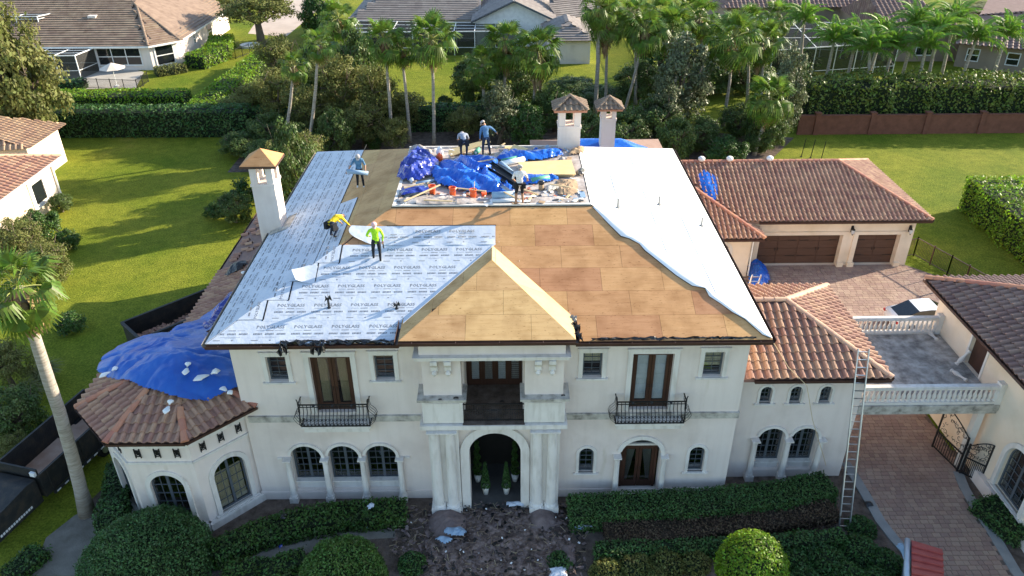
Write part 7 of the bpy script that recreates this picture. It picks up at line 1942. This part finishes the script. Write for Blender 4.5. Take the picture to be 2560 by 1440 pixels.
# ------------------------------------------------------------------ dumpster with broken tile
u, v_ = V((.70, .714, 0)), V((.714, -.70, 0)); Oq = V((-21.2, 35.5, 0))
t = thing('dumpster', Oq, 'black roll-off dumpster with broken tiles behind the left wing', 'dumpster')
def ob3(mb, a, b, c, da, db, dc, mi=0): mb.obox(Oq + u * a + v_ * b + V((0, 0, c)), u, v_, V((0, 0, 1)), da, db, dc, mi)
L_, Wd, Hh = 5.0, 2.35, 1.8
for nm, a, b, da, db in (('side', L_ / 2, .04, L_ / 2, .04), ('side', L_ / 2, Wd - .04, L_ / 2, .04), ('end', .04, Wd / 2, .04, Wd / 2 - .09), ('end', L_ - .04, Wd / 2, .04, Wd / 2 - .09)):
    mb = MB(); ob3(mb, a, b, Hh / 2 + .1, da, db, Hh / 2); mb.build(nm, 'metal_black', t)
mb = MB(); ob3(mb, L_ / 2, Wd / 2, .2, L_ / 2 - .09, Wd / 2 - .09, .05); mb.build('floor', 'metal_black', t)
mb = MB()
for a, b, da, db in ((L_ / 2, .02, L_ / 2 + .05, .07), (L_ / 2, Wd - .02, L_ / 2 + .05, .07), (.0, Wd / 2, .09, Wd / 2 - .1), (L_, Wd / 2, .07, Wd / 2 - .1)): ob3(mb, a, b, Hh + .16, da, db, .055)
for k in range(5):
    for b in (-.05, Wd + .05): ob3(mb, .5 + k * 1.0, b, Hh / 2 + .1, .05, .05, Hh / 2 - .06)
mb.build('rim', 'metal_black', t)
mb = MB(); ob3(mb, .55, Wd + .105, .75, .12, .004, .09); ob3(mb, .85, Wd + .105, .8, .14, .004, .09); mb.build('sticker', 'letter_white', t)
mb = MB()
for k in range(7): ob3(mb, 1.5 + k * .2, Wd + .104, 1.25 + .02 * (k % 2), .07, .004, .10)
mb.build('lettering', 'letter_yellow', t)
rs = random.Random(3); mb = MB()
for k in range(330):
    a = rs.uniform(.2, L_ - .2); b = rs.uniform(.3, Wd - .15); hh = .95 + .8 * (b / Wd) * (.85 + .15 * sin(a * 2)) * rs.uniform(.8, 1)
    c_ = Oq + u * a + v_ * b + V((0, 0, hh)); X = V((rs.uniform(-1, 1), rs.uniform(-1, 1), rs.uniform(-.5, .5))).normalized(); Y = X.cross(V((rs.uniform(-1, 1), .3, 1))).normalized(); mb.obox(c_, X, Y, X.cross(Y), rs.uniform(.07, .2), rs.uniform(.05, .13), .012)
ob = mb.build('broken_tiles', 'tile'); tag(ob, 'broken roof tiles filling the dumpster', 'rubble', None, 'stuff')
heap('rubble', [tuple((Oq + u * a + v_ * b)[:2]) for a, b in ((.1, .1), (L_ - .1, .1), (L_ - .1, Wd - .1), (.1, Wd - .1))], lambda x, y: .25, .95, .25, 'tile', 70, .15, 'mass of tile rubble in the bottom of the dumpster', 'rubble', .5, 1.2)
# ------------------------------------------------------------------ dump truck at lower left
u, v_ = V((.26, .966, 0)).normalized(), V((.966, -.26, 0)).normalized(); Oq = V((-22.0, 24.55, 0))
t = thing('dump_trailer', Oq, 'empty black dump trailer with rusty floor beside the turret', 'trailer')
L_, Wd = 5.4, 2.3
for nm, a, b, da, db, zc, dz_ in (('side', L_ / 2, .03, L_ / 2, .03, 1.25, .6), ('side', L_ / 2, Wd - .03, L_ / 2, .03, 1.25, .6), ('headboard', .04, Wd / 2, .04, Wd / 2 - .07, 1.4, .75), ('tailgate', L_ - .04, Wd / 2, .04, Wd / 2 - .07, 1.25, .6)):
    mb = MB(); ob3(mb, a, b, zc, da, db, dz_); mb.build(nm, 'metal_black', t)
mb = MB(); ob3(mb, L_ / 2, Wd / 2, .72, L_ / 2 - .08, Wd / 2 - .07, .03); mb.build('bed_floor', 'dump_floor', t)
mb = MB(); ob3(mb, L_ / 2, .0, 1.87, L_ / 2, .05, .03); ob3(mb, L_ / 2, Wd, 1.87, L_ / 2, .05, .03)
for k in range(6):
    for b in (-.03, Wd + .03): ob3(mb, .4 + k * .95, b, 1.25, .04, .035, .58)
ob3(mb, L_ / 2, Wd / 2, .55, L_ / 2, .35, .12); ob3(mb, L_ / 2, Wd + .1, .62, L_ / 2 - .3, .06, .05); mb.build('frame', 'metal_black', t)
mb = MB()
for k in range(11): ob3(mb, .5 + k * .45, Wd + .165, .64, .11, .004, .035)
mb.build('reflector_tape', 'letter_white', t)
def wheel(par, c, ax, r, wd, m='rubber'):
    mb = MB(); ax = V(ax).normalized(); c = V(c); mb.tube([c - ax * wd / 2, c - ax * wd * .42, c + ax * wd * .42, c + ax * wd / 2], [r * .9, r, r, r * .9], 18); w_ = mb.build('wheel', m, par, False); mb = MB(); mb.tube([c - ax * (wd / 2 + .01), c + ax * (wd / 2 + .01)], r * .55, 12); mb.build('rim', 'alu', w_)
for a in (3.4, 4.4):
    for b in (.1, Wd - .02): wheel(t, Oq + u * a + v_ * b + V((0, 0, .42)), v_, .42, .26)
# cab towards the camera
mb = MB(); A_ = lambda a, b, z: Oq + u * a + v_ * b + V((0, 0, z))
prof = [(-.12, .5), (-.12, 1.72), (-.6, 1.78), (-2.2, 1.62), (-2.55, 1.3), (-2.6, .5)]
mb.prism([A_(a, .12, z) for a, z in prof], v_ * (Wd - .24)); mb.build('front_box', 'metal_black', t)
mb = MB()
for k in range(13): mb.obox(A_(-2.3 + k * .13, Wd - .10, .72 + .0), u, v_, V((0, 0, 1)), .045, .006, .055)
mb.build('lettering', 'letter_white', t)
mb = MB(); mb.obox(A_(-.05, Wd - .2, 1.95), u, v_, V((0, 0, 1)), .06, .12, .1); mb.build('work_light', 'letter_white', t)
# ------------------------------------------------------------------ cars
def car(loc, rz, m, label, s=1.0):
    t = thing('parked_car', loc, label, 'car', None, rz)
    def loft(secs, name, mm, smooth=True):
        mb = MB(); vs = []; k = len(secs[0])
        for sct in secs: vs += sct
        fs = [(i * k + j, (i + 1) * k + j, (i + 1) * k + (j + 1) % k, i * k + (j + 1) % k) for i in range(len(secs) - 1) for j in range(k)] + [tuple(range(k)), tuple(reversed(range((len(secs) - 1) * k, len(secs) * k)))]
        mb.add(vs, fs); return mb.build(name, mm, t, smooth, False)
    def sec(x, hw, zb, zs, zt_): return [(x, -hw * .85, zb), (x, -hw, zb + .12), (x, -hw, zs), (x, -hw * .86, zt_), (x, hw * .86, zt_), (x, hw, zs), (x, hw, zb + .12), (x, hw * .85, zb)]
    loft([sec(-2.28, .62, .38, .60, .74), sec(-2.18, .82, .25, .72, .92), (sec(-1.5, .92, .22, .82, 1.0)), sec(-.4, .93, .2, .82, .98), sec(.7, .93, .2, .80, .96), sec(1.5, .91, .22, .74, .88), sec(2.1, .82, .25, .64, .74), sec(2.3, .6, .35, .55, .62)], 'body', m)
    def gs(x, hw, z0, z1): return [(x, -hw, z0), (x, -hw * .82, z1), (x, hw * .82, z1), (x, hw, z0)]
    loft([gs(-2.0, .70, .93, .95), gs(-1.05, .80, .96, 1.36), gs(-.3, .80, .96, 1.43), gs(.2, .80, .96, 1.40), gs(1.15, .74, .92, .95)], 'glasshouse', 'car_glass', False)
    mb = MB(); mb.add([(-1.0, -.63, 1.37), (-.3, -.645, 1.442), (.22, -.64, 1.408), (.22, .64, 1.408), (-.3, .645, 1.442), (-1.0, .63, 1.37)], [(0, 1, 4, 5), (1, 2, 3, 4)]); mb.build('roof_panel', m, t, False, False)
    for x in (-1.4, 1.4):
        for y in (-.84, .84):
            mb = MB(); mb.tube([(x, y - .1, .33), (x, y + .1, .33)], .33, 16); w_ = mb.build('wheel', 'rubber', t, False, False); mb = MB(); mb.tube([(x, y - .11, .33), (x, y + .11, .33)], .2, 10); mb.build('rim', 'alu', w_, False, False)
    for y in (-.62, .62):
        mb = MB(); mb.box(-2.27, -2.16, y - .2, y + .2, .66, .78); mb.build('tail_light', 'lamp_red', t, False, False); mb = MB(); mb.box(2.12, 2.24, y - .18, y + .18, .54, .64); mb.build('headlight', 'lamp_glass', t, False, False)
    return t
car((24.3, 37.5, .03), 0.05, 'car_white', 'white coupe parked in the garage court behind the guest house')
c = pz(1425, 42, 0); car((c.x, c.y, .01), 1.6, 'car_dark', 'dark car on the far driveway near the top edge')
# street lamp
c = pz(778, 42, 0); t = thing('street_lamp', c, 'black street lamp by the far left driveway', 'lamp'); mb = MB(); mb.lathe([(.16, 0), (.1, .4), (.05, .6), (.045, 3.6)], c, 8); mb.build('post', 'iron', t); mb = MB(); mb.lathe([(.08, 3.6), (.2, 3.75), (.22, 4.1), (.05, 4.3)], c, 8); mb.build('lantern_head', 'lamp_glass', t)
c = pz(625, 116, 0); mb = MB(); mb.lathe([(1.3, 0), (1.3, .28), (1.1, .28), (1.1, .05)], (c.x, c.y, 0), 18); tag(mb.build('tree_ring', 'white_paint'), 'white kerb ring round the foot of the driveway oak', 'tree ring')
# ------------------------------------------------------------------ pallet of red tiles by the drive
t = thing('tile_pallet', pz(2320, 1420, 0), 'tall wrapped pallet of red roof tiles at the bottom right', 'pallet')
zt_ = 1.75
c4 = [pz(x, y, zt_) for x, y in ((2280, 1347), (2357, 1370), (2362, 1462), (2280, 1450))]
mb = MB(); base = [V((p.x, p.y, .14)) for p in c4]; mb.add(base + [p - V((0, 0, .12)) for p in c4], [(0, 1, 5, 4), (1, 2, 6, 5), (2, 3, 7, 6), (3, 0, 4, 7), (4, 5, 6, 7)]); mb.build('stack', 'wrap', t)
mb = MB()
for k in range(3): a_, b_ = V((c4[0].x, c4[0].y, 0)).lerp(V((c4[3].x, c4[3].y, 0)), k / 2), V((c4[1].x, c4[1].y, 0)).lerp(V((c4[2].x, c4[2].y, 0)), k / 2); mb.bar(a_ + V((0, 0, .08)), b_ + V((0, 0, .08)), .05)
mb.build('pallet_board', 'lumber', t)
for k in range(6):
    f0, f1 = k / 6, (k + 1) / 6 + .012
    A0, B0, A1, B1 = c4[0].lerp(c4[3], f0), c4[1].lerp(c4[2], f0), c4[0].lerp(c4[3], f1), c4[1].lerp(c4[2], f1)
    mb = MB(); lo, hi = V((0, 0, -.07)), V((0, 0, .02)); mb.add([A0 + lo, B0 + lo, B1 + hi, A1 + hi, A0 - V((0, 0, .12)), B0 - V((0, 0, .12)), B1 - V((0, 0, .12)), A1 - V((0, 0, .12))], [(0, 3, 2, 1), (1, 2, 6, 5), (3, 7, 6, 2), (0, 4, 7, 3), (0, 1, 5, 4)]); mb.build('tile', 'red_tile', t)
mb = MB(); mb.tube([c4[0] + V((-.16, .02, -.05)), c4[0].lerp(c4[3], .5) + V((-.17, 0, -.1)), c4[3] + V((-.17, 0, -.1))], .10, 8); mb.build('plastic_wrap', 'wrap', t, True)
q = c4[0] + V((-.34, .0, -.1)); heap('plastic_bundle', [(q.x + .22 * cos(a), q.y - .3 + .5 * sin(a)) for a in (0, .8, 1.6, 2.4, 3.1, 3.9, 4.7, 5.5)], lambda x, y: zt_ - .45, .4, .1, 'roll_blue', 81, .06, 'pale blue plastic bundle beside the red tiles', 'bundle', .15, 2)
# ------------------------------------------------------------------ entry plants
for i, (x, y, lb) in enumerate(((-1.08, 24.45, 'left cone topiary in a white pot inside the entry arch'), (-.18, 24.45, 'right cone topiary in a white pot inside the entry arch'))):
    t = thing('potted_topiary', (x, y, .1), lb, 'topiary', 'cone topiaries in the entry'); mb = MB(); mb.lathe([(.11, .1), (.16, .5), (.17, .52), (.13, .52)], (x, y, 0), 12); mb.build('pot', 'white_plastic', t, True)
    R = np.random.RandomState(i); zz = R.uniform(0, 1, 1600) ** 1.3; a = R.uniform(0, 6.28, 1600); rr = .20 * (1 - zz * .85); link('foliage', leaf_mesh('foliage', np.stack([x + rr * np.cos(a), y + rr * np.sin(a), .55 + zz * 1.35], 1), .04, 'leaf_dark', 4), t)
for i, (x, y, lb) in enumerate(((-1.45, 25.2, 'left spiral topiary deeper in the entry'), (.2, 25.2, 'right spiral topiary deeper in the entry'))):
    t = thing('potted_topiary', (x, y, .1), lb, 'topiary', 'spiral topiaries in the entry'); mb = MB(); mb.lathe([(.11, .1), (.17, .45)], (x, y, 0), 12); mb.build('pot', 'white_plastic', t, True)
    R = np.random.RandomState(9 + i); zz = R.uniform(0, 1, 2000); a = R.uniform(0, 6.28, 2000); rr = (.22 * (1 - zz * .6)) * (.65 + .35 * np.sin(zz * 26 + a)); link('foliage', leaf_mesh('foliage', np.stack([x + rr * np.cos(a), y + rr * np.sin(a), .5 + zz * 1.9], 1), .045, 'leaf_mid', 4), t)
# ------------------------------------------------------------------ tear-off debris before the door
heap('debris_mound', W([(1065, 1300), (1085, 1268), (1140, 1265), (1172, 1290), (1165, 1330), (1120, 1350), (1075, 1340)], .2), lambda x, y: .01, .75, .10, 'tearoff', 91, .07, 'large sack like mound of brown felt left of the front door', 'debris', .45, 1.4)
heap('debris_mound', W([(1320, 1270), (1345, 1255), (1390, 1275), (1402, 1310), (1370, 1335), (1325, 1320)], .2), lambda x, y: .01, .62, .12, 'tearoff', 92, .07, 'sack like mound of brown felt right of the front door', 'debris', .4, 1.4)
heap('debris_mound', W([(1400, 1360), (1435, 1350), (1445, 1400), (1420, 1430), (1395, 1400)], .2), lambda x, y: .01, .5, .1, 'tearoff', 93, .07, 'narrow felt covered mound at the right of the walk', 'debris', .3, 1.4)
heap('debris_mound', W([(1010, 1370), (1050, 1360), (1062, 1400), (1030, 1420), (1000, 1400)], .2), lambda x, y: .01, .35, .12, 'tearoff', 94, .07, 'flat dark felt heap at the left of the walk', 'debris', .3, 1.4)
heap('debris_bed', W([(1060, 1290), (1200, 1265), (1320, 1270), (1420, 1300), (1440, 1440), (1120, 1440), (1060, 1380)], .05), lambda x, y: .012, .06, .16, 'debris_dirt', 95, .08, 'bed of torn felt and dirt covering the entry walk', 'debris', .5, 1.6)
rs = random.Random(8); mb = MB(); mb2 = MB(); mb3 = MB(); mb4 = MB()
dpoly = W([(960, 1290), (1080, 1262), (1430, 1262), (1470, 1330), (1460, 1445), (1080, 1445), (980, 1390)], .05)
xs_ = [p[0] for p in dpoly]; ys_ = [p[1] for p in dpoly]
n = 0
while n < 1150:
    x, y = rs.uniform(min(xs_), max(xs_)), rs.uniform(min(ys_), max(ys_))
    if not inside((x, y), dpoly): continue
    n += 1; a = rs.uniform(0, pi); z = rs.uniform(.08, .26)
    X = V((cos(a), sin(a), rs.uniform(-.25, .25))).normalized(); Y = V((-sin(a), cos(a), 0)); k = rs.random()
    if k < .32: mb.obox((x, y, z), X, Y, X.cross(Y), rs.uniform(.05, .22), rs.uniform(.006, .014), .006)
    elif k < .96: (mb2 if k < .7 else mb4).obox((x, y, z), X, Y, X.cross(Y), rs.uniform(.03, .12), rs.uniform(.02, .07), .008)
    else: mb3.obox((x, y, z), X, Y, X.cross(Y), rs.uniform(.02, .05), rs.uniform(.015, .04), .008)
for m_, mm, nm, lb in ((mb, 'wood_splint', 'wood_splinters', 'wood splinters scattered over the entry walk'), (mb2, 'tearoff', 'felt_scraps', 'torn felt scraps scattered over the entry walk'), (mb4, 'black_plastic', 'black_felt_scraps', 'black felt scraps scattered over the entry walk'), (mb3, 'white_plastic', 'white_chips', 'small white chips scattered over the entry walk')): tag(m_.build(nm, mm), lb, 'debris', None, 'stuff')
def rag_sheet(x, y, r_, m, lb, seed, z=.25, sx=1.6):
    p = pz(x, y, z); heap('plastic_scrap', [(p.x + r_ * sx * cos(a * pi / 4) * (1 + .4 * sin(a * 3 + seed)), p.y + r_ * sin(a * pi / 4) * (1 + .3 * sin(a * 2 + seed))) for a in range(8)], lambda x, y: z, .08, .16, m, seed, .05, lb, 'plastic scrap', .1, 2.2, group='plastic scraps in the front bed')
rag_sheet(1135, 1330, .30, 'roll_blue', 'pale blue plastic sheet at the foot of the left felt mound', 101, .35); rag_sheet(1110, 1350, .22, 'roll_blue', 'torn blue plastic end trailing towards the left', 102, .25)
rag_sheet(838, 1320, .18, 'roll_blue', 'light blue plastic lid on the dirt path', 103, .1, .8); rag_sheet(928, 1268, .2, 'membrane', 'pale membrane offcut lying on the hedge by the entry', 104, .78, 1.0)
rag_sheet(708, 1295, .18, 'black_plastic', 'black plastic scrap caught on the turret hedge', 105, .75, 1.0); rag_sheet(1460, 1312, .28, 'membrane', 'grey blue plastic at the left end of the brown hedge', 106, .3); rag_sheet(1285, 1262, .22, 'membrane', 'grey sheet on the door step', 107, .2, 2.0)
rag_sheet(1445, 1318, .18, 'roll_blue', 'small blue plastic strip below the long green hedge', 108, .25); rag_sheet(765, 1330, .14, 'tarp_navy', 'dark blue scrap on the dirt path', 109, .06, 1.0); rag_sheet(703, 1368, .14, 'tarp_navy', 'navy scrap beside the mid green dome', 110, .06, .9); rag_sheet(920, 1322, .14, 'roll_blue', 'small blue scrap near the walk', 111, .06, 1.0); rag_sheet(1395, 1433, .3, 'membrane', 'pale plastic sheet at the bottom of the walk', 112, .15)
rag_sheet(2170, 1262, .22, 'black_plastic', 'black bag lying by the ladder and kerb', 113, .05, 1.0)
# felt bits on the entry ledges
for i, (x, y, z, r_, lb) in enumerate(((1140, 996, 6.22, .14, 'black felt scrap on the left entry sill'), (1100, 1000, 6.22, .10, 'small felt scrap on the left entry sill'), (1408, 990, 6.22, .12, 'black felt clump on the right entry sill'), (1244, 1050, 4.88, .13, 'black felt lump on the ledge over the arch'), (1255, 1004, 4.9, .12, 'dark lump on the loggia floor'))):
    p = pz(x, y, z); heap('felt_scrap', [(p.x + r_ * cos(a * pi / 4), p.y + r_ * .8 * sin(a * pi / 4)) for a in range(8)], lambda x, y: z, .08, .06, 'black_plastic', 120 + i, .04, lb, 'felt scrap', .1, 3, group='felt scraps on the entry')
# rope hanging down the right wing
mb = MB(); P = [V((9.9, 24.5, 8.4)), V((11.2, 24.95, 6.4)), V((11.95, 24.6, 5.75)), V((12.5, 24.55, 4.0)), V((13.4, 24.6, 1.9)), V((13.6, 24.6, 1.4))]; mb.tube(P, .014, 5); tag(mb.build('rope', 'lumber'), 'thin pale rope hanging over the right wing roof and wall', 'rope')
# ------------------------------------------------------------------ roofers
def person(loc, rz, J, mats, label, hat=None, slope_n=None, head_m='skin', s=1.0):
    """J: joint name -> local position (x right, y forward, z up); one skinned body, coloured by garment"""
    me = bpy.data.meshes.new('sk'); vs = []; es = []; lab = []; rad = []
    def vtx(p, r): vs.append(tuple(p)); rad.append(r); return len(vs) - 1
    def edge(a, b, l): es.append((a, b)); lab.append(l)
    g = {k: V(p) for k, p in J.items()}
    pel = vtx(g['pelvis'], .135); ab = vtx(g['pelvis'].lerp(g['chest'], .45), .125); chs = vtx(g['chest'], .15); nk = vtx(g['neck'], .06)
    hd = vtx(g['head'], .098); hv = (g['head'] - g['neck']).normalized(); ht = vtx(g['head'] + hv * .10, .085)
    edge(pel, ab, 'top'); edge(ab, chs, 'top'); edge(chs, nk, 'top'); edge(nk, hd, 'skin'); edge(hd, ht, 'hair')
    fw = g['face'] if 'face' in g else V((0, 1, 0)); ns = vtx(g['head'] + fw * .115 - hv * .01, .018); edge(hd, ns, 'skin')
    for sd_ in ('l', 'r'):
        sh = vtx(g['sh' + sd_], .078); el = vtx(g['el' + sd_], .050); wr = vtx(g['wr' + sd_], .034)
        edge(chs, sh, 'top'); ua = 'top'; edge(sh, el, 'sleeve' if 'sleeve' in mats else 'top'); edge(el, wr, 'fore' if 'fore' in mats else 'skin')
        d = (g['wr' + sd_] - g['el' + sd_]).normalized(); pm = vtx(g['wr' + sd_] + d * .075, .036); edge(wr, pm, 'skin')
        side = d.cross(V((0, 0, 1)));
        if side.length < .1: side = V((1, 0, 0))
        side.normalize(); curl = V((0, 0, -1)) - d * V((0, 0, -1)).dot(d)
        if curl.length < .1: curl = V((0, 1, 0))
        curl.normalize()
        for k in range(4):
            b0_ = g['wr' + sd_] + d * .095 + side * (.028 * (k - 1.5) * .7); ln = (.07, .08, .076, .06)[k]
            a1 = vtx(b0_ + d * ln * .5 + curl * .008, .0105); a2 = vtx(b0_ + d * ln * .85 + curl * ln * .45, .009); edge(pm, a1, 'skin'); edge(a1, a2, 'skin')
        tb_ = vtx(g['wr' + sd_] + d * .06 + side * .055, .012); te = vtx(g['wr' + sd_] + d * .10 + side * .065 + curl * .02, .010); edge(pm, tb_, 'skin'); edge(tb_, te, 'skin')
        hp = vtx(g['hip' + sd_], .105); kn = vtx(g['kn' + sd_], .068); an = vtx(g['an' + sd_], .045); to = vtx(g['to' + sd_], .042)
        mid = vtx(g['hip' + sd_].lerp(g['kn' + sd_], .5), .088); cf = vtx(g['kn' + sd_].lerp(g['an' + sd_], .35), .064)
        edge(pel, hp, 'leg'); edge(hp, mid, 'leg'); edge(mid, kn, 'leg'); edge(kn, cf, 'shin' if 'shin' in mats else 'leg'); edge(cf, an, 'shin' if 'shin' in mats else 'leg'); edge(an, to, 'shoe')
    me.from_pydata(vs, es, []); me.update()
    ob = bpy.data.objects.new('sk', me); COL.objects.link(ob)
    md = ob.modifiers.new('skin', 'SKIN'); md.use_smooth_shade = True
    for i, sv in enumerate(me.skin_vertices[0].data): sv.radius = (rad[i], rad[i] * (.82 if i in (0, 1, 2) else 1)); sv.use_root = (i == 0)
    sb = ob.modifiers.new('sub', 'SUBSURF'); sb.levels = 1; sb.render_levels = 1
    bpy.context.view_layer.update()
    ev = ob.evaluated_get(bpy.context.evaluated_depsgraph_get()).to_mesh()
    V2 = [tuple(v.co) for v in ev.vertices]; F2 = [tuple(p.vertices) for p in ev.polygons]
    keys = list(dict.fromkeys(lab)); mi = []
    A_ = np.array([vs[e_[0]] for e_ in es]); B_ = np.array([vs[e_[1]] for e_ in es]); AB = B_ - A_; L2 = (AB ** 2).sum(1)
    rA = np.array([rad[e_[0]] for e_ in es]); rB = np.array([rad[e_[1]] for e_ in es])
    for p in ev.polygons:
        c_ = np.array(p.center[:]); tt = np.clip(((c_ - A_) * AB).sum(1) / np.maximum(1e-9, L2), 0, 1); dd = np.linalg.norm(A_ + AB * tt[:, None] - c_, axis=1) / (rA + (rB - rA) * tt)
        mi.append(keys.index(lab[int(dd.argmin())]))
    bpy.data.objects.remove(ob)
    t = thing('person', loc, label, 'person', 'roofers at work', rz); t.scale = (s, s, s)
    mb = MB(); mb.v = V2; mb.f = F2; mb.m = mi
    mb.build('body', [mats.get(k, {'skin': 'skin', 'hair': 'hair', 'sleeve': mats['top'], 'fore': 'skin', 'shin': mats['leg']}.get(k, 'skin')) for k in keys], t, True, False)
    h0_ = g['head'] + hv * .02
    if hat:
        q = V((0, 0, 1)).rotation_difference(hv); mb = MB(); R_ = q.to_matrix()
        pr = [(.122, .035), (.118, .08), (.09, .125), (.03, .148)]; mb.lathe(pr, (0, 0, 0), 12); 
        f2 = (R_.inverted() @ fw); f2.z = 0
        if f2.length > .1:
            f2.normalize(); s2 = V((-f2.y, f2.x, 0)); mb.add([f2 * .10 + s2 * .09 + V((0, 0, .045)), f2 * .10 - s2 * .09 + V((0, 0, .045)), f2 * .20 - s2 * .06 + V((0, 0, .03)), f2 * .20 + s2 * .06 + V((0, 0, .03))], [(0, 1, 2, 3)])
        mb.v = [tuple(R_ @ V(v) + h0_) for v in mb.v]; mb.build('cap', hat, t, True, False)
    return t, g
def pouch(t, p, m='cloth_dark', s=1.0):
    mb = MB()
    for x, y in ((-.19, -.02), (.19, -.02)): mb.box(p.x + x - .06 * s, p.x + x + .06 * s, p.y + y - .09 * s, p.y + y + .09 * s, p.z - .2 * s, p.z + .02)
    mb.lathe([(.165, -.03), (.17, .0), (.165, .03)], (p.x, p.y, p.z + .04), 12, cap=False); mb.build('tool_belt', m, t, False, False)
up = dict(pelvis=(0, 0, .95), chest=(0, .02, 1.34), neck=(0, .03, 1.50), head=(0, .06, 1.60), shl=(-.19, .02, 1.42), shr=(.19, .02, 1.42), ell=(-.27, .0, 1.14), elr=(.27, 0, 1.14), wrl=(-.28, .12, .92), wrr=(.28, .12, .92),
          hipl=(-.10, 0, .90), hipr=(.10, 0, .90), knl=(-.12, .04, .50), knr=(.12, .04, .50), anl=(-.13, -.02, .09), anr=(.13, -.02, .09), tol=(-.15, .15, .045), tor=(.15, .15, .045))
# worker in blue carrying a roll on the left slope, facing the camera
p = pplane(903, 470, SLf.O, SLf.N) + V((0, 0, .03)); J = dict(up); J.update(head=(0, .09, 1.57), ell=(-.30, .08, 1.14), elr=(.36, .06, 1.18), wrl=(-.30, .30, .98), wrr=(.52, .24, .98), anl=(-.13, -.02, .05), anr=(.15, .04, .12), tol=(-.15, .15, .0), tor=(.17, .2, .08), face=(0, .85, -.5))
t, g = person(p, pi + .15, J, dict(top='cloth_blue', leg='cloth_dark', shoe='shoes_white', hair='cap_grey'), 'roofer in blue shirt and grey cap carrying a roll', 'cap_grey')
a_, b_ = V((-.42, .37, .84)), V((.56, .30, 1.0)); mb = MB(); mb.tube([a_, b_], .105, 12); ob = mb.build('membrane_roll', 'roll_blue', None, True); ob.matrix_basis = Matrix.Translation(p) @ Matrix.Rotation(pi + .15, 4, 'Z'); tag(ob, 'blue roll of underlayment held by the roofer in blue', 'roll', 'rolls of underlayment')
# yellow shirt, bending down to the sheet, seen from behind
p = pplane(836, 592, SLf.O, SLf.N) + V((0, 0, .02)); J = dict(up); J.update(pelvis=(0, -.12, .68), chest=(.05, .30, .80), neck=(.08, .45, .80), head=(.10, .56, .78), shl=(-.15, .32, .82), shr=(.24, .32, .82), ell=(-.20, .44, .58), elr=(.32, .46, .58), wrl=(-.12, .56, .42), wrr=(.34, .62, .36), hipl=(-.11, -.12, .68), hipr=(.11, -.12, .68), knl=(-.17, .12, .42), knr=(.17, .10, .40), anl=(-.13, -.08, .06), anr=(.13, -.16, .10), tol=(-.15, .08, .02), tor=(.15, 0, .03), face=(0, .6, -.8))
t, g = person(p, -.55, J, dict(top='cloth_yellow', fore='cloth_yellow', leg='cloth_navy', shoe='boots', hair='hair_brown'), 'roofer in yellow shirt bending over the left slope'); pouch(t, g['pelvis'], s=1.4)
# lime shirt, standing with back to the camera
p = pplane(945, 656, SF.O, SF.N) + V((0, 0, .04)); J = dict(up); J.update(head=(0, .09, 1.56), chest=(0, .08, 1.32), neck=(0, .11, 1.47), shl=(-.20, .08, 1.40), shr=(.20, .08, 1.40), ell=(-.34, .05, 1.18), elr=(.31, .06, 1.12), wrl=(-.26, .26, 1.06), wrr=(.27, .12, .86), knl=(-.14, .10, .52), anl=(-.15, .12, .12), tol=(-.17, .28, .14), anr=(.11, -.08, .05), tor=(.13, .08, .06))
t, g = person(p, .2, J, dict(top='cloth_lime', fore='cloth_lime', leg='cloth_dark', shoe='shoes_white', hair='cap_pink'), 'roofer in lime green shirt standing on the printed sheets', 'cap_pink')
mb = MB(); mb.bar(g['wrr'] + V((.0, .06, -.02)), g['wrr'] + V((.02, .02, -.36)), .018); mb.build('tool', 'iron', t, False, False)
# white shirt at the deck edge, back to camera
p = pz(1299, 511, ZD + .10); J = dict(up); J.update(elr=(.33, .10, 1.16), wrr=(.36, .30, .98), ell=(-.28, .08, 1.15), wrl=(-.18, .28, .98), head=(.02, .10, 1.57), knl=(-.14, .05, .50), anl=(-.17, -.06, .07), anr=(.14, .02, .07), tol=(-.2, .1, .03), tor=(.17, .18, .03), face=(.2, .9, -.3))
t, g = person(p, .1, J, dict(top='cloth_white', leg='cloth_dark', shin='skin', shoe='boots', hair='cap_grey'), 'roofer in white tee and dark shorts at the deck edge', 'cap_grey', s=1.02); pouch(t, g['pelvis'])
# bent worker in grey
p = pz(1160, 391, ZD + .02); J = dict(up); J.update(pelvis=(0, -.15, .88), chest=(-.02, .28, 1.06), neck=(-.03, .42, 1.04), head=(-.03, .52, 1.0), shl=(-.20, .30, 1.04), shr=(.18, .30, 1.04), ell=(-.26, .40, .78), elr=(.27, .40, .78), wrl=(-.18, .50, .55), wrr=(.22, .50, .55), hipl=(-.11, -.12, .83), hipr=(.11, -.12, .83), knl=(-.14, -.02, .46), knr=(.16, -.02, .46), face=(0, .3, -.95))
t, g = person(p, .1, J, dict(top='cloth_grey', leg='cloth_navy', shoe='boots', hair='cap_grey'), 'roofer in grey shirt bent double lifting a board', 'cap_grey'); pouch(t, g['pelvis'], s=1.3)
# blue overshirt, turned left
p = pz(1216, 389, ZD + .02); J = dict(up); J.update(chest=(.02, .12, 1.32), neck=(.02, .20, 1.45), head=(-.02, .28, 1.53), shl=(-.18, .12, 1.38), shr=(.22, .10, 1.40), ell=(-.26, .06, 1.12), elr=(.42, .10, 1.24), wrl=(-.26, .12, .86), wrr=(.58, .18, 1.06), knl=(-.14, .06, .50), anl=(-.18, .0, .08), knr=(.14, 0, .50), anr=(.16, -.14, .08), tor=(.16, .04, .04), face=(-.5, .8, -.2))
t, g = person(p, .35, J, dict(top='cloth_denim_shirt', fore='cloth_denim_shirt', leg='cloth_navy', shoe='boots', hair='hair'), 'roofer in loose blue overshirt at the back of the deck', 'cap_grey', s=1.02)
